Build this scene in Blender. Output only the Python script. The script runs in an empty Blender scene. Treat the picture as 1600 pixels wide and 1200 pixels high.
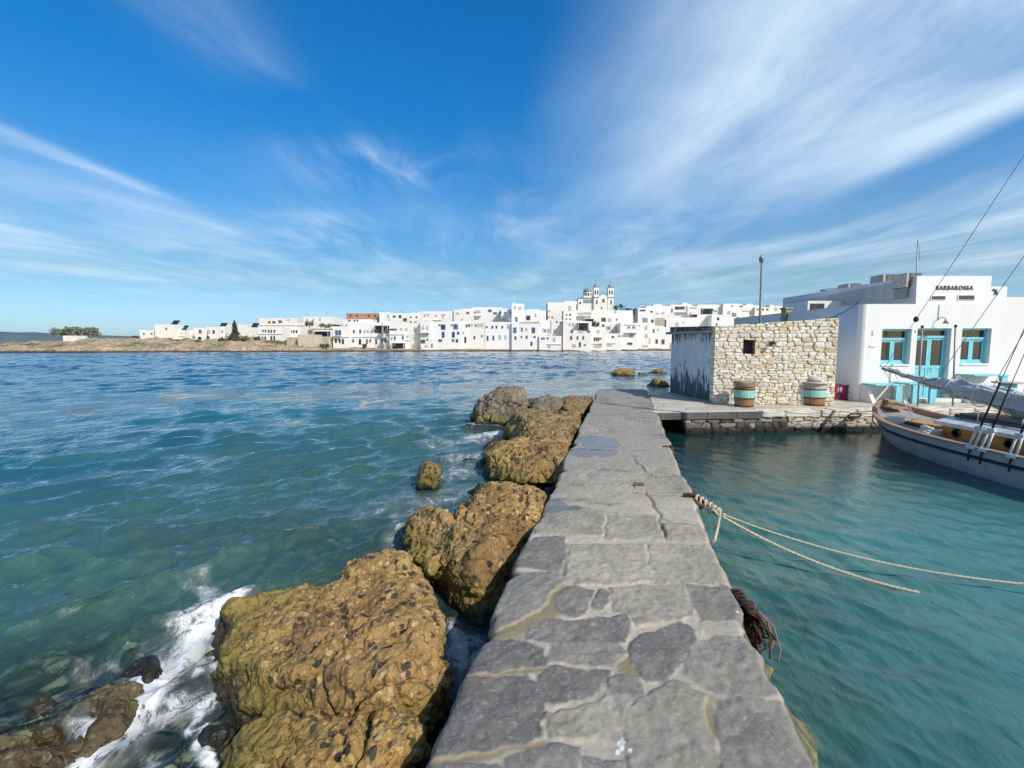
import bpy, bmesh, math, random
import numpy as np
from mathutils import Vector, Matrix

random.seed(7)
S = bpy.context.scene
COL = S.collection
PI = math.pi

# ---------------------------------------------------------------- camera
FPX = 735.0                      # focal length in pixels of the 1600 px wide photograph
PITCH = math.atan(64.0 / FPX)
EYE = 2.1                        # eye above the water (jetty top is at 0.5)
TOP = 0.5
cam_d = bpy.data.cameras.new('camera')
cam_d.sensor_width = 36.0
cam_d.lens = FPX / 1600.0 * 36.0
cam_d.clip_start = 0.05
cam_d.clip_end = 30000.0
cam = bpy.data.objects.new('camera', cam_d)
COL.objects.link(cam)
cam.location = (0, 0, EYE)
cam.rotation_euler = (PI / 2 - PITCH, 0, 0)
S.camera = cam

# ---------------------------------------------------------------- light
SUN_EL, SUN_AZ = 40.0, 138.0     # azimuth clockwise from +Y (the view direction)
sun_d = bpy.data.lights.new('sun', 'SUN')
sun_d.energy = 4.1
sun_d.angle = math.radians(0.5)
sun_d.color = (1.0, 0.94, 0.85)
sun = bpy.data.objects.new('sun', sun_d)
COL.objects.link(sun)
to_sun = Vector((math.sin(math.radians(SUN_AZ)) * math.cos(math.radians(SUN_EL)),
                 math.cos(math.radians(SUN_AZ)) * math.cos(math.radians(SUN_EL)),
                 math.sin(math.radians(SUN_EL))))
sun.rotation_euler = (-to_sun).to_track_quat('-Z', 'Y').to_euler()
S.view_settings.view_transform = 'Standard'
S.view_settings.look = 'None'
S.view_settings.exposure = 0.05
S.view_settings.gamma = 1.0
S.view_settings.use_curve_mapping = False
S.cycles.max_bounces = 6
S.cycles.transparent_max_bounces = 12
S.cycles.use_denoising = True
S.cycles.denoising_prefilter = 'ACCURATE'
S.cycles.denoising_input_passes = 'RGB_ALBEDO_NORMAL'
S.cycles.adaptive_threshold = 0.006
S.cycles.diffuse_bounces = 3
S.cycles.glossy_bounces = 3
S.cycles.sample_clamp_direct = 4.0
S.cycles.sample_clamp_indirect = 3.0


# ---------------------------------------------------------------- node helpers
class G:
    """a small wrapper that makes node graphs short to write"""
    def __init__(s, tree):
        s.t = tree

    def n(s, typ, ins=None, **props):
        nd = s.t.nodes.new(typ)
        for k, v in props.items():
            setattr(nd, k, v)
        for k, v in (ins or {}).items():
            sk = nd.inputs[k]
            if isinstance(v, bpy.types.NodeSocket):
                s.t.links.new(v, sk)
            else:
                if isinstance(v, tuple) and len(v) == 3 and sk.type == 'RGBA':
                    v = v + (1.0,)
                sk.default_value = v
        return nd

    def m(s, op, a, b=0.0, c=None, clamp=False):
        ins = {0: a, 1: b}
        if c is not None:
            ins[2] = c
        return s.n('ShaderNodeMath', ins, operation=op, use_clamp=clamp).outputs[0]

    def sm(s, x, lo, hi):
        """smoothstep of x between lo and hi (falling when lo > hi)"""
        if lo < hi:
            return s.n('ShaderNodeMapRange', {'Value': x, 'From Min': lo, 'From Max': hi}, interpolation_type='SMOOTHSTEP').outputs[0]
        return s.n('ShaderNodeMapRange', {'Value': x, 'From Min': hi, 'From Max': lo, 'To Min': 1.0, 'To Max': 0.0}, interpolation_type='SMOOTHSTEP').outputs[0]

    def mix(s, f, a, b, mode='MIX'):
        nd = s.n('ShaderNodeMix', {0: f, 6: a, 7: b}, data_type='RGBA', blend_type=mode)
        return nd.outputs[2]

    def noise(s, vec, scale, detail=4.0, rough=0.55, dist=0.0):
        return s.n('ShaderNodeTexNoise', {'Vector': vec, 'Scale': scale, 'Detail': detail, 'Roughness': rough, 'Distortion': dist}).outputs[0]

    def vor(s, vec, scale, feature='F1', out=0, rnd=1.0):
        return s.n('ShaderNodeTexVoronoi', {'Vector': vec, 'Scale': scale, 'Randomness': rnd}, feature=feature).outputs[out]

    def ramp(s, f, stops, interp='LINEAR'):
        nd = s.n('ShaderNodeValToRGB', {0: f})
        cr = nd.color_ramp
        cr.interpolation = interp
        while len(cr.elements) < len(stops):
            cr.elements.new(0.5)
        for e, (p, c) in zip(cr.elements, stops):
            e.position = p
            e.color = (*c, 1) if isinstance(c, tuple) else (c, c, c, 1)
        return nd.outputs[0]

    def attr(s, name):
        return s.n('ShaderNodeAttribute', attribute_name=name).outputs[2]

    def pos(s):
        return s.n('ShaderNodeTexCoord').outputs['Object']

    def world(s):
        return s.n('ShaderNodeNewGeometry').outputs['Position']

    def map(s, vec, scale=(1, 1, 1), rot=(0, 0, 0), loc=(0, 0, 0)):
        return s.n('ShaderNodeMapping', {'Vector': vec, 'Scale': scale, 'Rotation': rot, 'Location': loc}).outputs[0]

    def sep(s, vec):
        return s.n('ShaderNodeSeparateXYZ', {0: vec}).outputs

    def comb(s, x, y, z=0.0):
        return s.n('ShaderNodeCombineXYZ', {0: x, 1: y, 2: z}).outputs[0]

    def bump(s, h, strength=0.3, dist=0.02, normal=None):
        ins = {'Height': h, 'Strength': strength, 'Distance': dist}
        if normal is not None:
            ins['Normal'] = normal
        return s.n('ShaderNodeBump', ins).outputs[0]


def new_mat(name):
    m = bpy.data.materials.new(name)
    m.use_nodes = True
    m.node_tree.nodes.clear()
    return m, G(m.node_tree)


def principled(g, col, rough=0.7, normal=None, metallic=0.0, spec=0.4, extra=None):
    ins = {'Base Color': col, 'Roughness': rough, 'Metallic': metallic, 'Specular IOR Level': spec}
    if normal is not None:
        ins['Normal'] = normal
    if extra:
        ins.update(extra)
    p = g.n('ShaderNodeBsdfPrincipled', ins)
    o = g.n('ShaderNodeOutputMaterial', {0: p.outputs[0]})
    return p


_mats = {}


def simple(name, c1, c2=None, scale=4.0, rough=0.7, bump=0.15, bscale=None, metallic=0.0, spec=0.4, stretch=(1, 1, 1)):
    """two tones of one material broken up by noise, with a matching bump"""
    if name in _mats:
        return _mats[name]
    m, g = new_mat(name)
    c2 = c2 or tuple(x * 0.8 for x in c1)
    v = g.map(g.pos(), stretch)
    f = g.noise(v, scale, 5.0, 0.6)
    col = g.mix(g.sm(f, 0.35, 0.65), c1, c2)
    h = g.noise(v, bscale or scale * 6, 4.0)
    principled(g, col, rough, g.bump(h, bump, 0.01), metallic, spec)
    _mats[name] = m
    return m


# ---------------------------------------------------------------- world: clear sky with cirrus
w = bpy.data.worlds.new('World')
S.world = w
w.use_nodes = True
w.node_tree.nodes.clear()
g = G(w.node_tree)
sky = g.n('ShaderNodeTexSky', sky_type='NISHITA', sun_disc=False,
          sun_elevation=math.radians(SUN_EL), sun_rotation=math.radians(SUN_AZ),
          altitude=0.0, air_density=1.0, dust_density=0.6, ozone_density=3.0)
hs = g.n('ShaderNodeHueSaturation', {'Hue': 0.5, 'Saturation': 1.18, 'Value': 1.0, 'Color': sky.outputs[0]})
d = g.sep(g.n('ShaderNodeTexCoord').outputs['Generated'])
# deeper blue in the half of the sky opposite the sun
tone = g.ramp(d[2], [(0.0, (.58, .80, 1.0)), (.05, (.60, .81, 1.0)), (.12, (.57, .76, .88)), (.25, (.36, .88, 1.0)), (.43, (.17, .98, 1.0)), (.62, (.15, 1.0, 1.0))])
gain = g.ramp(d[2], [(0.0, .6), (.06, .55), (.12, .46), (.25, .55), (.43, .655), (.65, .69)])
tone = g.n('ShaderNodeVectorMath', {0: tone, 1: g.comb(1.0, 1.0, g.m('MULTIPLY', gain, 2.0))}, operation='MULTIPLY').outputs[0]
tone = g.mix(g.sm(d[1], -0.35, 0.35), (1.42, 1.24, 1.06, 1.0), tone)
hsc = g.mix(1.0, hs.outputs[0], tone, 'MULTIPLY')
zc = g.m('MAXIMUM', d[2], 0.03)
u = g.m('DIVIDE', d[0], zc)
v = g.m('DIVIDE', d[1], zc)
# slow wander of the streaks
wob = g.m('MULTIPLY', g.m('SUBTRACT', g.noise(g.comb(u, v), 0.35, 3.0), 0.5), 1.1)
uw = g.m('ADD', u, wob)
fine = g.noise(g.comb(g.m('MULTIPLY', uw, 2.6), g.m('MULTIPLY', v, 0.55)), 1.0, 9.0, 0.62, 0.5)
broad = g.noise(g.comb(g.m('MULTIPLY', uw, 0.9), g.m('MULTIPLY', v, 0.42), 3.7), 1.0, 6.0, 0.6, 0.3)
wisp = g.noise(g.comb(g.m('MULTIPLY', uw, 1.6), g.m('MULTIPLY', v, 0.5), 9.1), 1.0, 8.0, 0.6, 0.9)


def band(x, a0, a1, b0, b1):
    return g.m('MULTIPLY', g.sm(x, a0, a1), g.sm(x, b1, b0))


def streak(x, c, wd):
    q = g.m('DIVIDE', g.m('SUBTRACT', x, c), wd)
    return g.m('EXPONENT', g.m('MULTIPLY', g.m('MULTIPLY', q, q), -1.0))


fsh = g.sm(fine, 0.22, 0.85)
bsh = g.sm(broad, 0.22, 0.70)
veil = g.m('MULTIPLY', band(uw, 0.0, 1.0, 2.0, 2.42), band(v, 0.3, 1.15, 2.0, 4.2))
right = g.m('MULTIPLY', veil, g.m('ADD', g.m('ADD', g.m('MULTIPLY', fsh, 0.30), g.m('MULTIPLY', bsh, 0.72)), 0.12))
right2 = g.m('MULTIPLY', g.m('MULTIPLY', band(uw, 2.5, 3.3, 5.0, 7.0), band(v, 1.2, 2.2, 4.5, 7.0)), g.m('MULTIPLY', fsh, g.m('MULTIPLY', bsh, 0.5)))
left = g.m('MULTIPLY', g.m('MULTIPLY', band(uw, -6.5, -4.6, -2.9, -2.3), band(v, 1.6, 2.6, 4.6, 6.5)), g.m('ADD', g.m('MULTIPLY', bsh, 0.26), 0.04))
edge = g.m('MULTIPLY', g.m('MULTIPLY', streak(g.m('ADD', u, g.m('MULTIPLY', wob, 0.3)), -2.42, 0.11), band(v, 1.9, 2.3, 3.0, 3.7)), g.m('MULTIPLY', fsh, 0.75))
w1 = g.m('MULTIPLY', g.m('MULTIPLY', streak(g.m('ADD', u, g.m('MULTIPLY', wob, 0.4)), -0.98, 0.15), band(v, 1.0, 1.35, 1.7, 2.05)), g.m('MULTIPLY', fsh, 0.42))
w2 = g.m('MULTIPLY', g.m('MULTIPLY', streak(g.m('ADD', u, g.m('MULTIPLY', wob, 0.5)), -0.80, 0.45), band(v, 2.25, 2.7, 2.9, 3.35)), g.m('MULTIPLY', g.sm(wisp, 0.36, 0.8), 0.55))
w3 = g.m('MULTIPLY', g.m('MULTIPLY', streak(u, -1.70, 0.35), band(v, 3.5, 3.9, 4.5, 5.2)), g.m('MULTIPLY', g.sm(wisp, 0.34, 0.8), 0.55))
thin = g.m('MULTIPLY', g.sm(wisp, 0.40, 0.85), g.m('MULTIPLY', g.sm(v, 1.8, 4.2), 0.25))
low = g.m('MULTIPLY', g.sm(broad, 0.38, 0.8), g.m('MULTIPLY', g.sm(v, 2.8, 5.0), 0.42))
haze_veil = g.m('MULTIPLY', g.sm(d[2], .42, .12), g.m('ADD', .06, g.m('MULTIPLY', g.sm(d[0], -.2, .5), .14)))
tot = g.m('ADD', right, haze_veil)
for q in (right2, left, edge, w1, w2, w3, thin, low):
    tot = g.m('ADD', tot, q)
tot = g.m('MULTIPLY', g.m('MINIMUM', tot, 0.88), g.sm(d[2], 0.02, 0.13))
skycol = g.mix(tot, hsc, (5.7, 7.05, 8.3))
bg = g.n('ShaderNodeBackground', {'Color': skycol, 'Strength': 0.122})
g.n('ShaderNodeOutputWorld', {0: bg.outputs[0]})

# ---------------------------------------------------------------- geometry helpers
CP, SP = math.cos(PITCH), math.sin(PITCH)


def ray(px, py):
    a, b = (px - 800.0) / FPX, (600.0 - py) / FPX
    return Vector((a, CP + b * SP, b * CP - SP))


def at(px, py, z):
    """point of the horizontal plane z seen at a pixel of the photograph"""
    r = ray(px, py)
    return Vector((0, 0, EYE)) + r * ((z - EYE) / r.z)


def aty(px, py, Y):
    """point of the vertical plane y = Y seen at a pixel of the photograph"""
    r = ray(px, py)
    return Vector((0, 0, EYE)) + r * (Y / r.y)


def atx(px, py, X):
    r = ray(px, py)
    return Vector((0, 0, EYE)) + r * (X / r.x)


def props(o, label=None, cat=None, group=None, kind=None):
    if label: o['label'] = label
    if cat: o['category'] = cat
    if group: o['group'] = group
    if kind: o['kind'] = kind
    return o


def link(name, me, mat=None, parent=None, loc=None, smooth=False):
    if isinstance(mat, (list, tuple)):
        for q in mat: me.materials.append(q)
    elif mat:
        me.materials.append(mat)
    if smooth:
        me.polygons.foreach_set('use_smooth', [True] * len(me.polygons))
    o = bpy.data.objects.new(name, me)
    COL.objects.link(o)
    if parent: o.parent = parent
    if loc is not None: o.location = loc
    return o


def thing(name, label, cat, loc=(0, 0, 0), rz=0.0, group=None):
    o = bpy.data.objects.new(name, None)
    o.empty_display_size = 0.2
    COL.objects.link(o)
    o.location = loc
    o.rotation_euler = (0, 0, rz)
    return props(o, label, cat, group)


def grid_mesh(name, P, attrs=None, keep=None, flip=False):
    """mesh from an (n, m, 3) array of points"""
    n, m = P.shape[:2]
    idx = np.arange(n * m).reshape(n, m)
    q = np.stack([idx[:-1, :-1], idx[:-1, 1:], idx[1:, 1:], idx[1:, :-1]], -1).reshape(-1, 4)
    if flip: q = q[:, ::-1]
    if keep is not None: q = q[keep.reshape(-1)]
    me = bpy.data.meshes.new(name)
    me.vertices.add(n * m)
    me.vertices.foreach_set('co', P.reshape(-1).astype(np.float32))
    me.loops.add(q.size)
    me.loops.foreach_set('vertex_index', q.reshape(-1).astype(np.int32))
    me.polygons.add(len(q))
    me.polygons.foreach_set('loop_start', np.arange(0, q.size, 4, dtype=np.int32))
    me.polygons.foreach_set('loop_total', np.full(len(q), 4, dtype=np.int32))
    me.polygons.foreach_set('use_smooth', np.ones(len(q), dtype=bool))
    me.update(calc_edges=True)
    for k, a in (attrs or {}).items():
        at_ = me.attributes.new(k, 'FLOAT', 'POINT')
        at_.data.foreach_set('value', np.asarray(a, dtype=np.float32).reshape(-1))
    return me


class MB:
    """collects boxes, tubes and lathes into one mesh"""
    def __init__(s): s.b = bmesh.new()

    def box(s, c, size, rot=None, bev=0.0, mi=0):
        r = bmesh.ops.create_cube(s.b, size=1.0)
        vs = r['verts']
        M = Matrix.Translation(c) @ (rot.to_4x4() if rot is not None else Matrix()) @ Matrix.Diagonal((*size, 1))
        bmesh.ops.transform(s.b, matrix=M, verts=vs)
        fs = list({f for v_ in vs for f in v_.link_faces})
        for f in fs: f.material_index = mi
        if bev > 0:
            es = list({e for v_ in vs for e in v_.link_edges})
            r2 = bmesh.ops.bevel(s.b, geom=es, offset=bev, segments=2, affect='EDGES', profile=0.6)
            for f in r2['faces']: f.material_index = mi
        return s

    def span(s, a, b, bev=0.0, mi=0):
        a, b = Vector(a), Vector(b)
        return s.box((a + b) / 2, tuple(abs(b[i] - a[i]) for i in range(3)), None, bev, mi)

    def tube(s, pts, r, n=8, cap=True, mi=0):
        pts = [Vector(p) for p in pts]
        rs = r if isinstance(r, (list, tuple)) else [r] * len(pts)
        rings = []
        prev = None
        for i, p in enumerate(pts):
            t = (pts[min(i + 1, len(pts) - 1)] - pts[max(i - 1, 0)])
            if t.length < 1e-9: t = Vector((0, 0, 1))
            t.normalize()
            if prev is None:
                a = t.orthogonal().normalized()
            else:
                a = (prev - t * prev.dot(t))
                a = a.normalized() if a.length > 1e-6 else t.orthogonal().normalized()
            prev = a
            b = t.cross(a)
            rings.append([s.b.verts.new(p + (a * math.cos(2 * PI * k / n) + b * math.sin(2 * PI * k / n)) * rs[i]) for k in range(n)])
        for i in range(len(rings) - 1):
            for k in range(n):
                f = s.b.faces.new((rings[i][k], rings[i][(k + 1) % n], rings[i + 1][(k + 1) % n], rings[i + 1][k]))
                f.smooth = True; f.material_index = mi
        if cap and n > 2:
            s.b.faces.new(rings[0][::-1]).material_index = mi
            s.b.faces.new(rings[-1]).material_index = mi
        return s

    def lathe(s, prof, c=(0, 0, 0), n=28, mi=0, smooth=True, sx=1.0, sy=1.0):
        c = Vector(c)
        rings = []
        for r, z in prof:
            rings.append([s.b.verts.new(c + Vector((r * sx * math.cos(2 * PI * k / n), r * sy * math.sin(2 * PI * k / n), z))) for k in range(n)])
        for i in range(len(rings) - 1):
            for k in range(n):
                f = s.b.faces.new((rings[i][k], rings[i][(k + 1) % n], rings[i + 1][(k + 1) % n], rings[i + 1][k]))
                f.smooth = smooth; f.material_index = mi
        s.b.faces.new(rings[0][::-1]).material_index = mi
        s.b.faces.new(rings[-1]).material_index = mi
        return s

    def poly(s, pts, mi=0):
        f = s.b.faces.new([s.b.verts.new(p) for p in pts])
        f.material_index = mi
        return f

    def prism(s, pts, dz, mi=0):
        """flat polygon pushed along the vector dz"""
        a = [s.b.verts.new(p) for p in pts]
        dz = Vector(dz)
        b = [s.b.verts.new(Vector(p) + dz) for p in pts]
        fs = [s.b.faces.new(a[::-1]), s.b.faces.new(b)]
        for i in range(len(a)):
            j = (i + 1) % len(a)
            fs.append(s.b.faces.new((a[i], a[j], b[j], b[i])))
        for f in fs: f.material_index = mi
        return s

    def build(s, name, mat=None, parent=None, loc=None, smooth=False, recalc=True):
        if recalc: bmesh.ops.recalc_face_normals(s.b, faces=s.b.faces[:])
        me = bpy.data.meshes.new(name)
        s.b.to_mesh(me)
        s.b.free()
        return link(name, me, mat, parent, loc, smooth)


# ---- vectorised noise
def _hash(ix, iy, iz, seed):
    h = (ix.astype(np.int64) * 374761393 + iy.astype(np.int64) * 668265263 + iz.astype(np.int64) * 2147483647 + seed * 1442695041) & 0xFFFFFFFF
    h = ((h ^ (h >> 13)) * 1274126177) & 0xFFFFFFFF
    h = h ^ (h >> 16)
    h = (h * 2246822519) & 0xFFFFFFFF
    return ((h ^ (h >> 15)) & 0xFFFFFF) / float(0xFFFFFF)


def vnoise(p, seed=0):
    i = np.floor(p).astype(np.int64)
    f = p - i
    f = f * f * f * (f * (f * 6 - 15) + 10)
    r = 0
    for dx in (0, 1):
        for dy in (0, 1):
            for dz in (0, 1):
                wgt = (f[..., 0] if dx else 1 - f[..., 0]) * (f[..., 1] if dy else 1 - f[..., 1]) * (f[..., 2] if dz else 1 - f[..., 2])
                r = r + wgt * _hash(i[..., 0] + dx, i[..., 1] + dy, i[..., 2] + dz, seed)
    return r * 2 - 1


def fbm(p, oct=4, seed=0, gain=0.5, ridged=False):
    a, r, q = 1.0, 0, p
    for k in range(oct):
        nz = vnoise(q, seed + k * 17)
        if ridged: nz = 1 - 2 * np.abs(nz)
        r = r + a * nz
        q = q * 2.03 + 11.3
        a *= gain
    return r


def worley(p, seed=0):
    """F1, F2 and a random number per cell"""
    i = np.floor(p).astype(np.int64)
    f1 = np.full(p.shape[:-1], 9.0); f2 = f1.copy(); idr = np.zeros(p.shape[:-1])
    for dx in (-1, 0, 1):
        for dy in (-1, 0, 1):
            for dz in (-1, 0, 1):
                c = [i[..., 0] + dx, i[..., 1] + dy, i[..., 2] + dz]
                dd = 0
                for k in range(3):
                    dd = dd + (c[k] + _hash(*c, seed + 31 * (k + 1)) - p[..., k]) ** 2
                dd = np.sqrt(dd)
                r = _hash(*c, seed + 5)
                new = dd < f1
                f2 = np.where(new, f1, np.minimum(f2, dd))
                idr = np.where(new, r, idr)
                f1 = np.where(new, dd, f1)
    return f1, f2, idr


def sstep(x, a, b):
    t = np.clip((x - a) / (b - a), 0, 1)
    return t * t * (3 - 2 * t)


def seg_dist(X, Y, pts):
    dmin = np.full(X.shape, 1e9)
    for (x0, y0), (x1, y1) in zip(pts[:-1], pts[1:]):
        ex, ey = x1 - x0, y1 - y0
        t = np.clip(((X - x0) * ex + (Y - y0) * ey) / (ex * ex + ey * ey + 1e-12), 0, 1)
        dmin = np.minimum(dmin, np.hypot(X - x0 - t * ex, Y - y0 - t * ey))
    return dmin


def inside(X, Y, pts):
    c = np.zeros(X.shape, bool)
    for (x0, y0), (x1, y1) in zip(pts, pts[1:] + pts[:1]):
        if y0 == y1: continue
        c ^= ((y0 > Y) != (y1 > Y)) & (X < (x1 - x0) * (Y - y0) / (y1 - y0) + x0)
    return c


def P2(px, py, z=TOP):
    q = at(px, py, z)
    return (q.x, q.y)

# ================================================================ JETTY
_l0, _l1, _r0, _r1 = at(655, 1200, TOP), at(935, 608, TOP), at(1268, 1200, TOP), at(1010, 608, TOP)
JEND = (_l1.y + _r1.y) / 2


def XL(Y): return _l0.x + (_l1.x - _l0.x) * (Y - _l0.y) / (_l1.y - _l0.y)
def XR(Y): return _r0.x + (_r1.x - _r0.x) * (Y - _r0.y) / (_r1.y - _r0.y)


# outlines of the flagstones, traced as plan shapes on the jetty top
FLAGS = [
    [(839, 839), (883, 839), (880, 883), (872, 891), (824, 886), (800, 885), (812, 850)],
    [(800, 893), (872, 895), (879, 904), (869, 919), (858, 928), (857, 940), (824, 962), (789, 976), (755, 988), (770, 955)],
    [(886, 917), (902, 917), (926, 923), (920, 940), (911, 958), (896, 965), (881, 962), (870, 950), (872, 929)],
    [(936, 922), (951, 923), (953, 940), (938, 952), (927, 950)],
    [(958, 918), (1070, 913), (1086, 961), (1058, 968), (1000, 974), (984, 962), (960, 956)],
    [(1074, 916), (1140, 914), (1156, 948), (1168, 969), (1098, 966), (1082, 940)],
    [(828, 983), (865, 966), (888, 971), (977, 961), (987, 975), (977, 1001), (857, 999), (826, 994)],
    [(745, 999), (824, 998), (850, 1010), (852, 1036), (820, 1037), (780, 1048), (720, 1050), (730, 1030)],
    [(864, 1006), (875, 1002), (966, 1004), (977, 1021), (960, 1040), (905, 1034), (860, 1034)],
    [(981, 1010), (990, 1000), (1010, 990), (1060, 970), (1080, 978), (1085, 995), (1072, 1015), (1058, 1040), (1044, 1060), (1010, 1066), (985, 1028)],
    [(1086, 1003), (1116, 992), (1180, 993), (1196, 1031), (1220, 1082), (1142, 1084), (1106, 1076), (1072, 1050), (1072, 1030)],
    [(957, 1063), (974, 1055), (997, 1059), (1004, 1071), (1002, 1086), (961, 1080)],
    [(840, 1052), (870, 1041), (952, 1046), (956, 1060), (940, 1074), (870, 1104), (848, 1088)],
    [(700, 1060), (824, 1054), (840, 1072), (846, 1100), (850, 1120), (842, 1146), (816, 1160), (720, 1176), (640, 1186), (680, 1110)],
    [(856, 1115), (890, 1110), (950, 1084), (996, 1090), (982, 1103), (970, 1125), (973, 1157), (905, 1155), (862, 1150)],
    [(976, 1116), (995, 1093), (1059, 1066), (1076, 1072), (1097, 1083), (1101, 1129), (1114, 1160), (1127, 1182), (1125, 1230), (985, 1230), (978, 1160)],
    [(1116, 1088), (1225, 1096), (1300, 1230), (1132, 1230), (1129, 1160)],
    [(796, 1186), (832, 1165), (868, 1161), (902, 1171), (905, 1230), (800, 1230)],
    [(620, 1202), (730, 1193), (786, 1203), (793, 1245), (590, 1250)],
    [(914, 1186), (972, 1184), (980, 1230), (914, 1230)],
    [(1013, 851), (1110, 852), (1128, 872), (1142, 911), (1024, 910), (1017, 880)],
    [(893, 850), (1008, 851), (1018, 907), (960, 912), (900, 912), (884, 900), (890, 870)],
    [(840, 790), (900, 790), (945, 800), (940, 836), (838, 834), (826, 820)],
    [(950, 800), (1020, 806), (1028, 815), (1036, 843), (948, 842)],
    [(1038, 818), (1102, 824), (1108, 845), (1042, 844)],
]
CRACKS = [[(1008, 768), (1016, 778), (1022, 792), (1031, 801), (1029, 812), (1040, 836)],
          [(1031, 808), (1050, 814), (1098, 819)], [(990, 768), (1030, 774), (1066, 772)],
          [(1002, 740), (1030, 744), (1062, 741)], [(990, 716), (996, 726)], [(1000, 727), (1012, 738), (1020, 742)]]
SAND = [[(755, 994), (800, 980), (838, 963), (862, 945), (872, 920), (880, 895), (884, 850)], [(846, 833), (892, 833)], [(735, 1051), (800, 1047), (845, 1040)], [(660, 1192), (740, 1180), (840, 1155)], [(1103, 1090), (1112, 1140)], [(970, 1028), (985, 1050)]]
PUDDLES = [(930, 690, .34, .28), (925, 707, .36, .16), (862, 789, .17, .12), (890, 794, .14, .05)]


def build_jetty():
    ys = [-4.0, -2.0, -0.5, 0.5]
    y = 1.1
    while y < JEND - 0.02:
        ys.append(y); y += max(0.008, y * y * 0.0011)
    ys.append(JEND)
    ys = np.array(ys)
    ncol = 190
    nl, nr = 12, 22
    t = np.linspace(0, 1, ncol)
    n = len(ys)
    Yt = np.repeat(ys[:, None], ncol, 1)
    xl, xr = XL(ys)[:, None], XR(ys)[:, None]
    wob = lambda s: 0.022 * fbm(np.stack([ys * 1.7, ys * 0 + s, ys * 0], -1), 4, 3)[:, None]
    chip = lambda s: 0.030 * np.maximum(fbm(np.stack([ys * 3.1, ys * 0 + s, ys * 0], -1), 4, 4)[:, None] - .25, 0) / .5
    xl = xl + wob(1.3) + chip(3.3); xr = xr + wob(8.9) - chip(6.1)
    Xt = xl + (xr - xl) * t[None]
    near = Yt < 5.6
    dstone = np.full(Xt.shape, 1.0)          # >0 inside a stone
    sid = np.full(Xt.shape, 0.55)
    best = np.full(Xt.shape, -9.0)
    wx = 0.012 * fbm(np.stack([Xt * 9, Yt * 9, Xt * 0], -1), 3, 21)
    wy = 0.012 * fbm(np.stack([Xt * 9, Yt * 9, Xt * 0 + 5], -1), 3, 22)
    rng = np.random.default_rng(11)
    TONE = [.35, .4, .3, .35, .75, .15, .3, .12, .4, .12, .45, .25, .15, .12, .7, .5, .38, .3, .25, .35, .75, .95, .6, .85, .7]
    for pl, tone in zip(FLAGS, TONE):
        w_ = [P2(*q) for q in pl]
        r = min(max(tone + rng.uniform(-.06, .06), 0), 1)
        ds = seg_dist(Xt[near] + wx[near], Yt[near] + wy[near], w_ + w_[:1])
        ins = inside(Xt[near] + wx[near], Yt[near] + wy[near], w_)
        sd = np.where(ins, ds, -ds)
        b = best[near]; s_ = sid[near]
        up = sd > b
        s_[up] = r
        sid[near] = s_
        best[near] = np.maximum(b, sd)
    stone = sstep(best + 0.012 + 0.010 * fbm(np.stack([Xt * 22, Yt * 22, Xt * 0 + 3], -1), 3, 61), -0.006, 0.012)
    far = sstep(Yt, 4.3, 5.2)
    # the worn far stretch: flags nearly flush with the mortar
    p = np.stack([Xt * 1.5, Yt * 1.35, Xt * 0], -1)
    p[..., 0] += 0.25 * fbm(np.stack([Xt * 2, Yt * 2, Xt * 0 + 2], -1), 3, 9)
    f1, f2, cid = worley(p, 4)
    vst = sstep(f2 - f1, 0.02, 0.09)
    farblot = sstep(fbm(np.stack([Xt * .9, Yt * .9, Xt * 0 + 8], -1), 3, 10), -.3, .3)
    stone = stone * (1 - far) + far * (0.62 + 0.30 * vst * farblot)
    sid = sid * (1 - far) + far * (0.52 - .16 * sstep(Yt, 6, 10) + 0.30 * cid * farblot)
    crack = np.zeros(Xt.shape)
    for c in CRACKS:
        crack = np.maximum(crack, np.exp(-(seg_dist(Xt + wx, Yt + wy, [P2(*q) for q in c]) / 0.016) ** 2))
    stone = stone * (1 - 0.6 * crack)
    sand = np.zeros(Xt.shape)
    for i, c in enumerate(SAND):
        wd = [0.075, .05, .03, .03, .04, .05][i]
        d_ = seg_dist(Xt + wx * 2, Yt + wy * 2, [P2(*q) for q in c])
        if i == 0: wd = 0.02 + 0.085 * sstep(-Yt, -3.1, -2.5)
        sand = np.maximum(sand, np.exp(-(d_ / wd) ** 4))
    sand *= 1 - stone * (1 - far)
    wet = np.zeros(Xt.shape)
    for px, py, a, b in PUDDLES:
        cx, cy = P2(px, py)
        q = ((Xt - cx) / a) ** 2 + ((Yt - cy) / (b * 1.6)) ** 2
        q = q + 0.55 * fbm(np.stack([Xt * 5, Yt * 4, Xt * 0], -1), 4, 14)
        wet = np.maximum(wet, sstep(-q, -1.05, -0.75))
    rough = fbm(np.stack([Xt * 24, Yt * 24, Xt * 0], -1), 3, 33)
    med = fbm(np.stack([Xt * 4.5, Yt * 4.5, sid * 7], -1), 4, 34)
    z = TOP - 0.009 + stone * (0.004 + 0.008 * sid) + rough * 0.0028 * (0.5 + stone) + med * 0.006 * (.5 + stone) - 0.012 * crack * (1 - wet)
    z = np.where(wet > 0, z * (1 - wet) + wet * (TOP - 0.004), z)
    ed = np.minimum(Xt - xl, xr - Xt)
    z = z - 0.022 * np.exp(-(ed / 0.010)) - 0.012 * np.exp(-ed / .1) * (fbm(np.stack([Xt * 3, Yt * 3, Xt * 0 + 4], -1), 3, 8) + .6)
    T = np.stack([Xt, Yt, z], -1)
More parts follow.
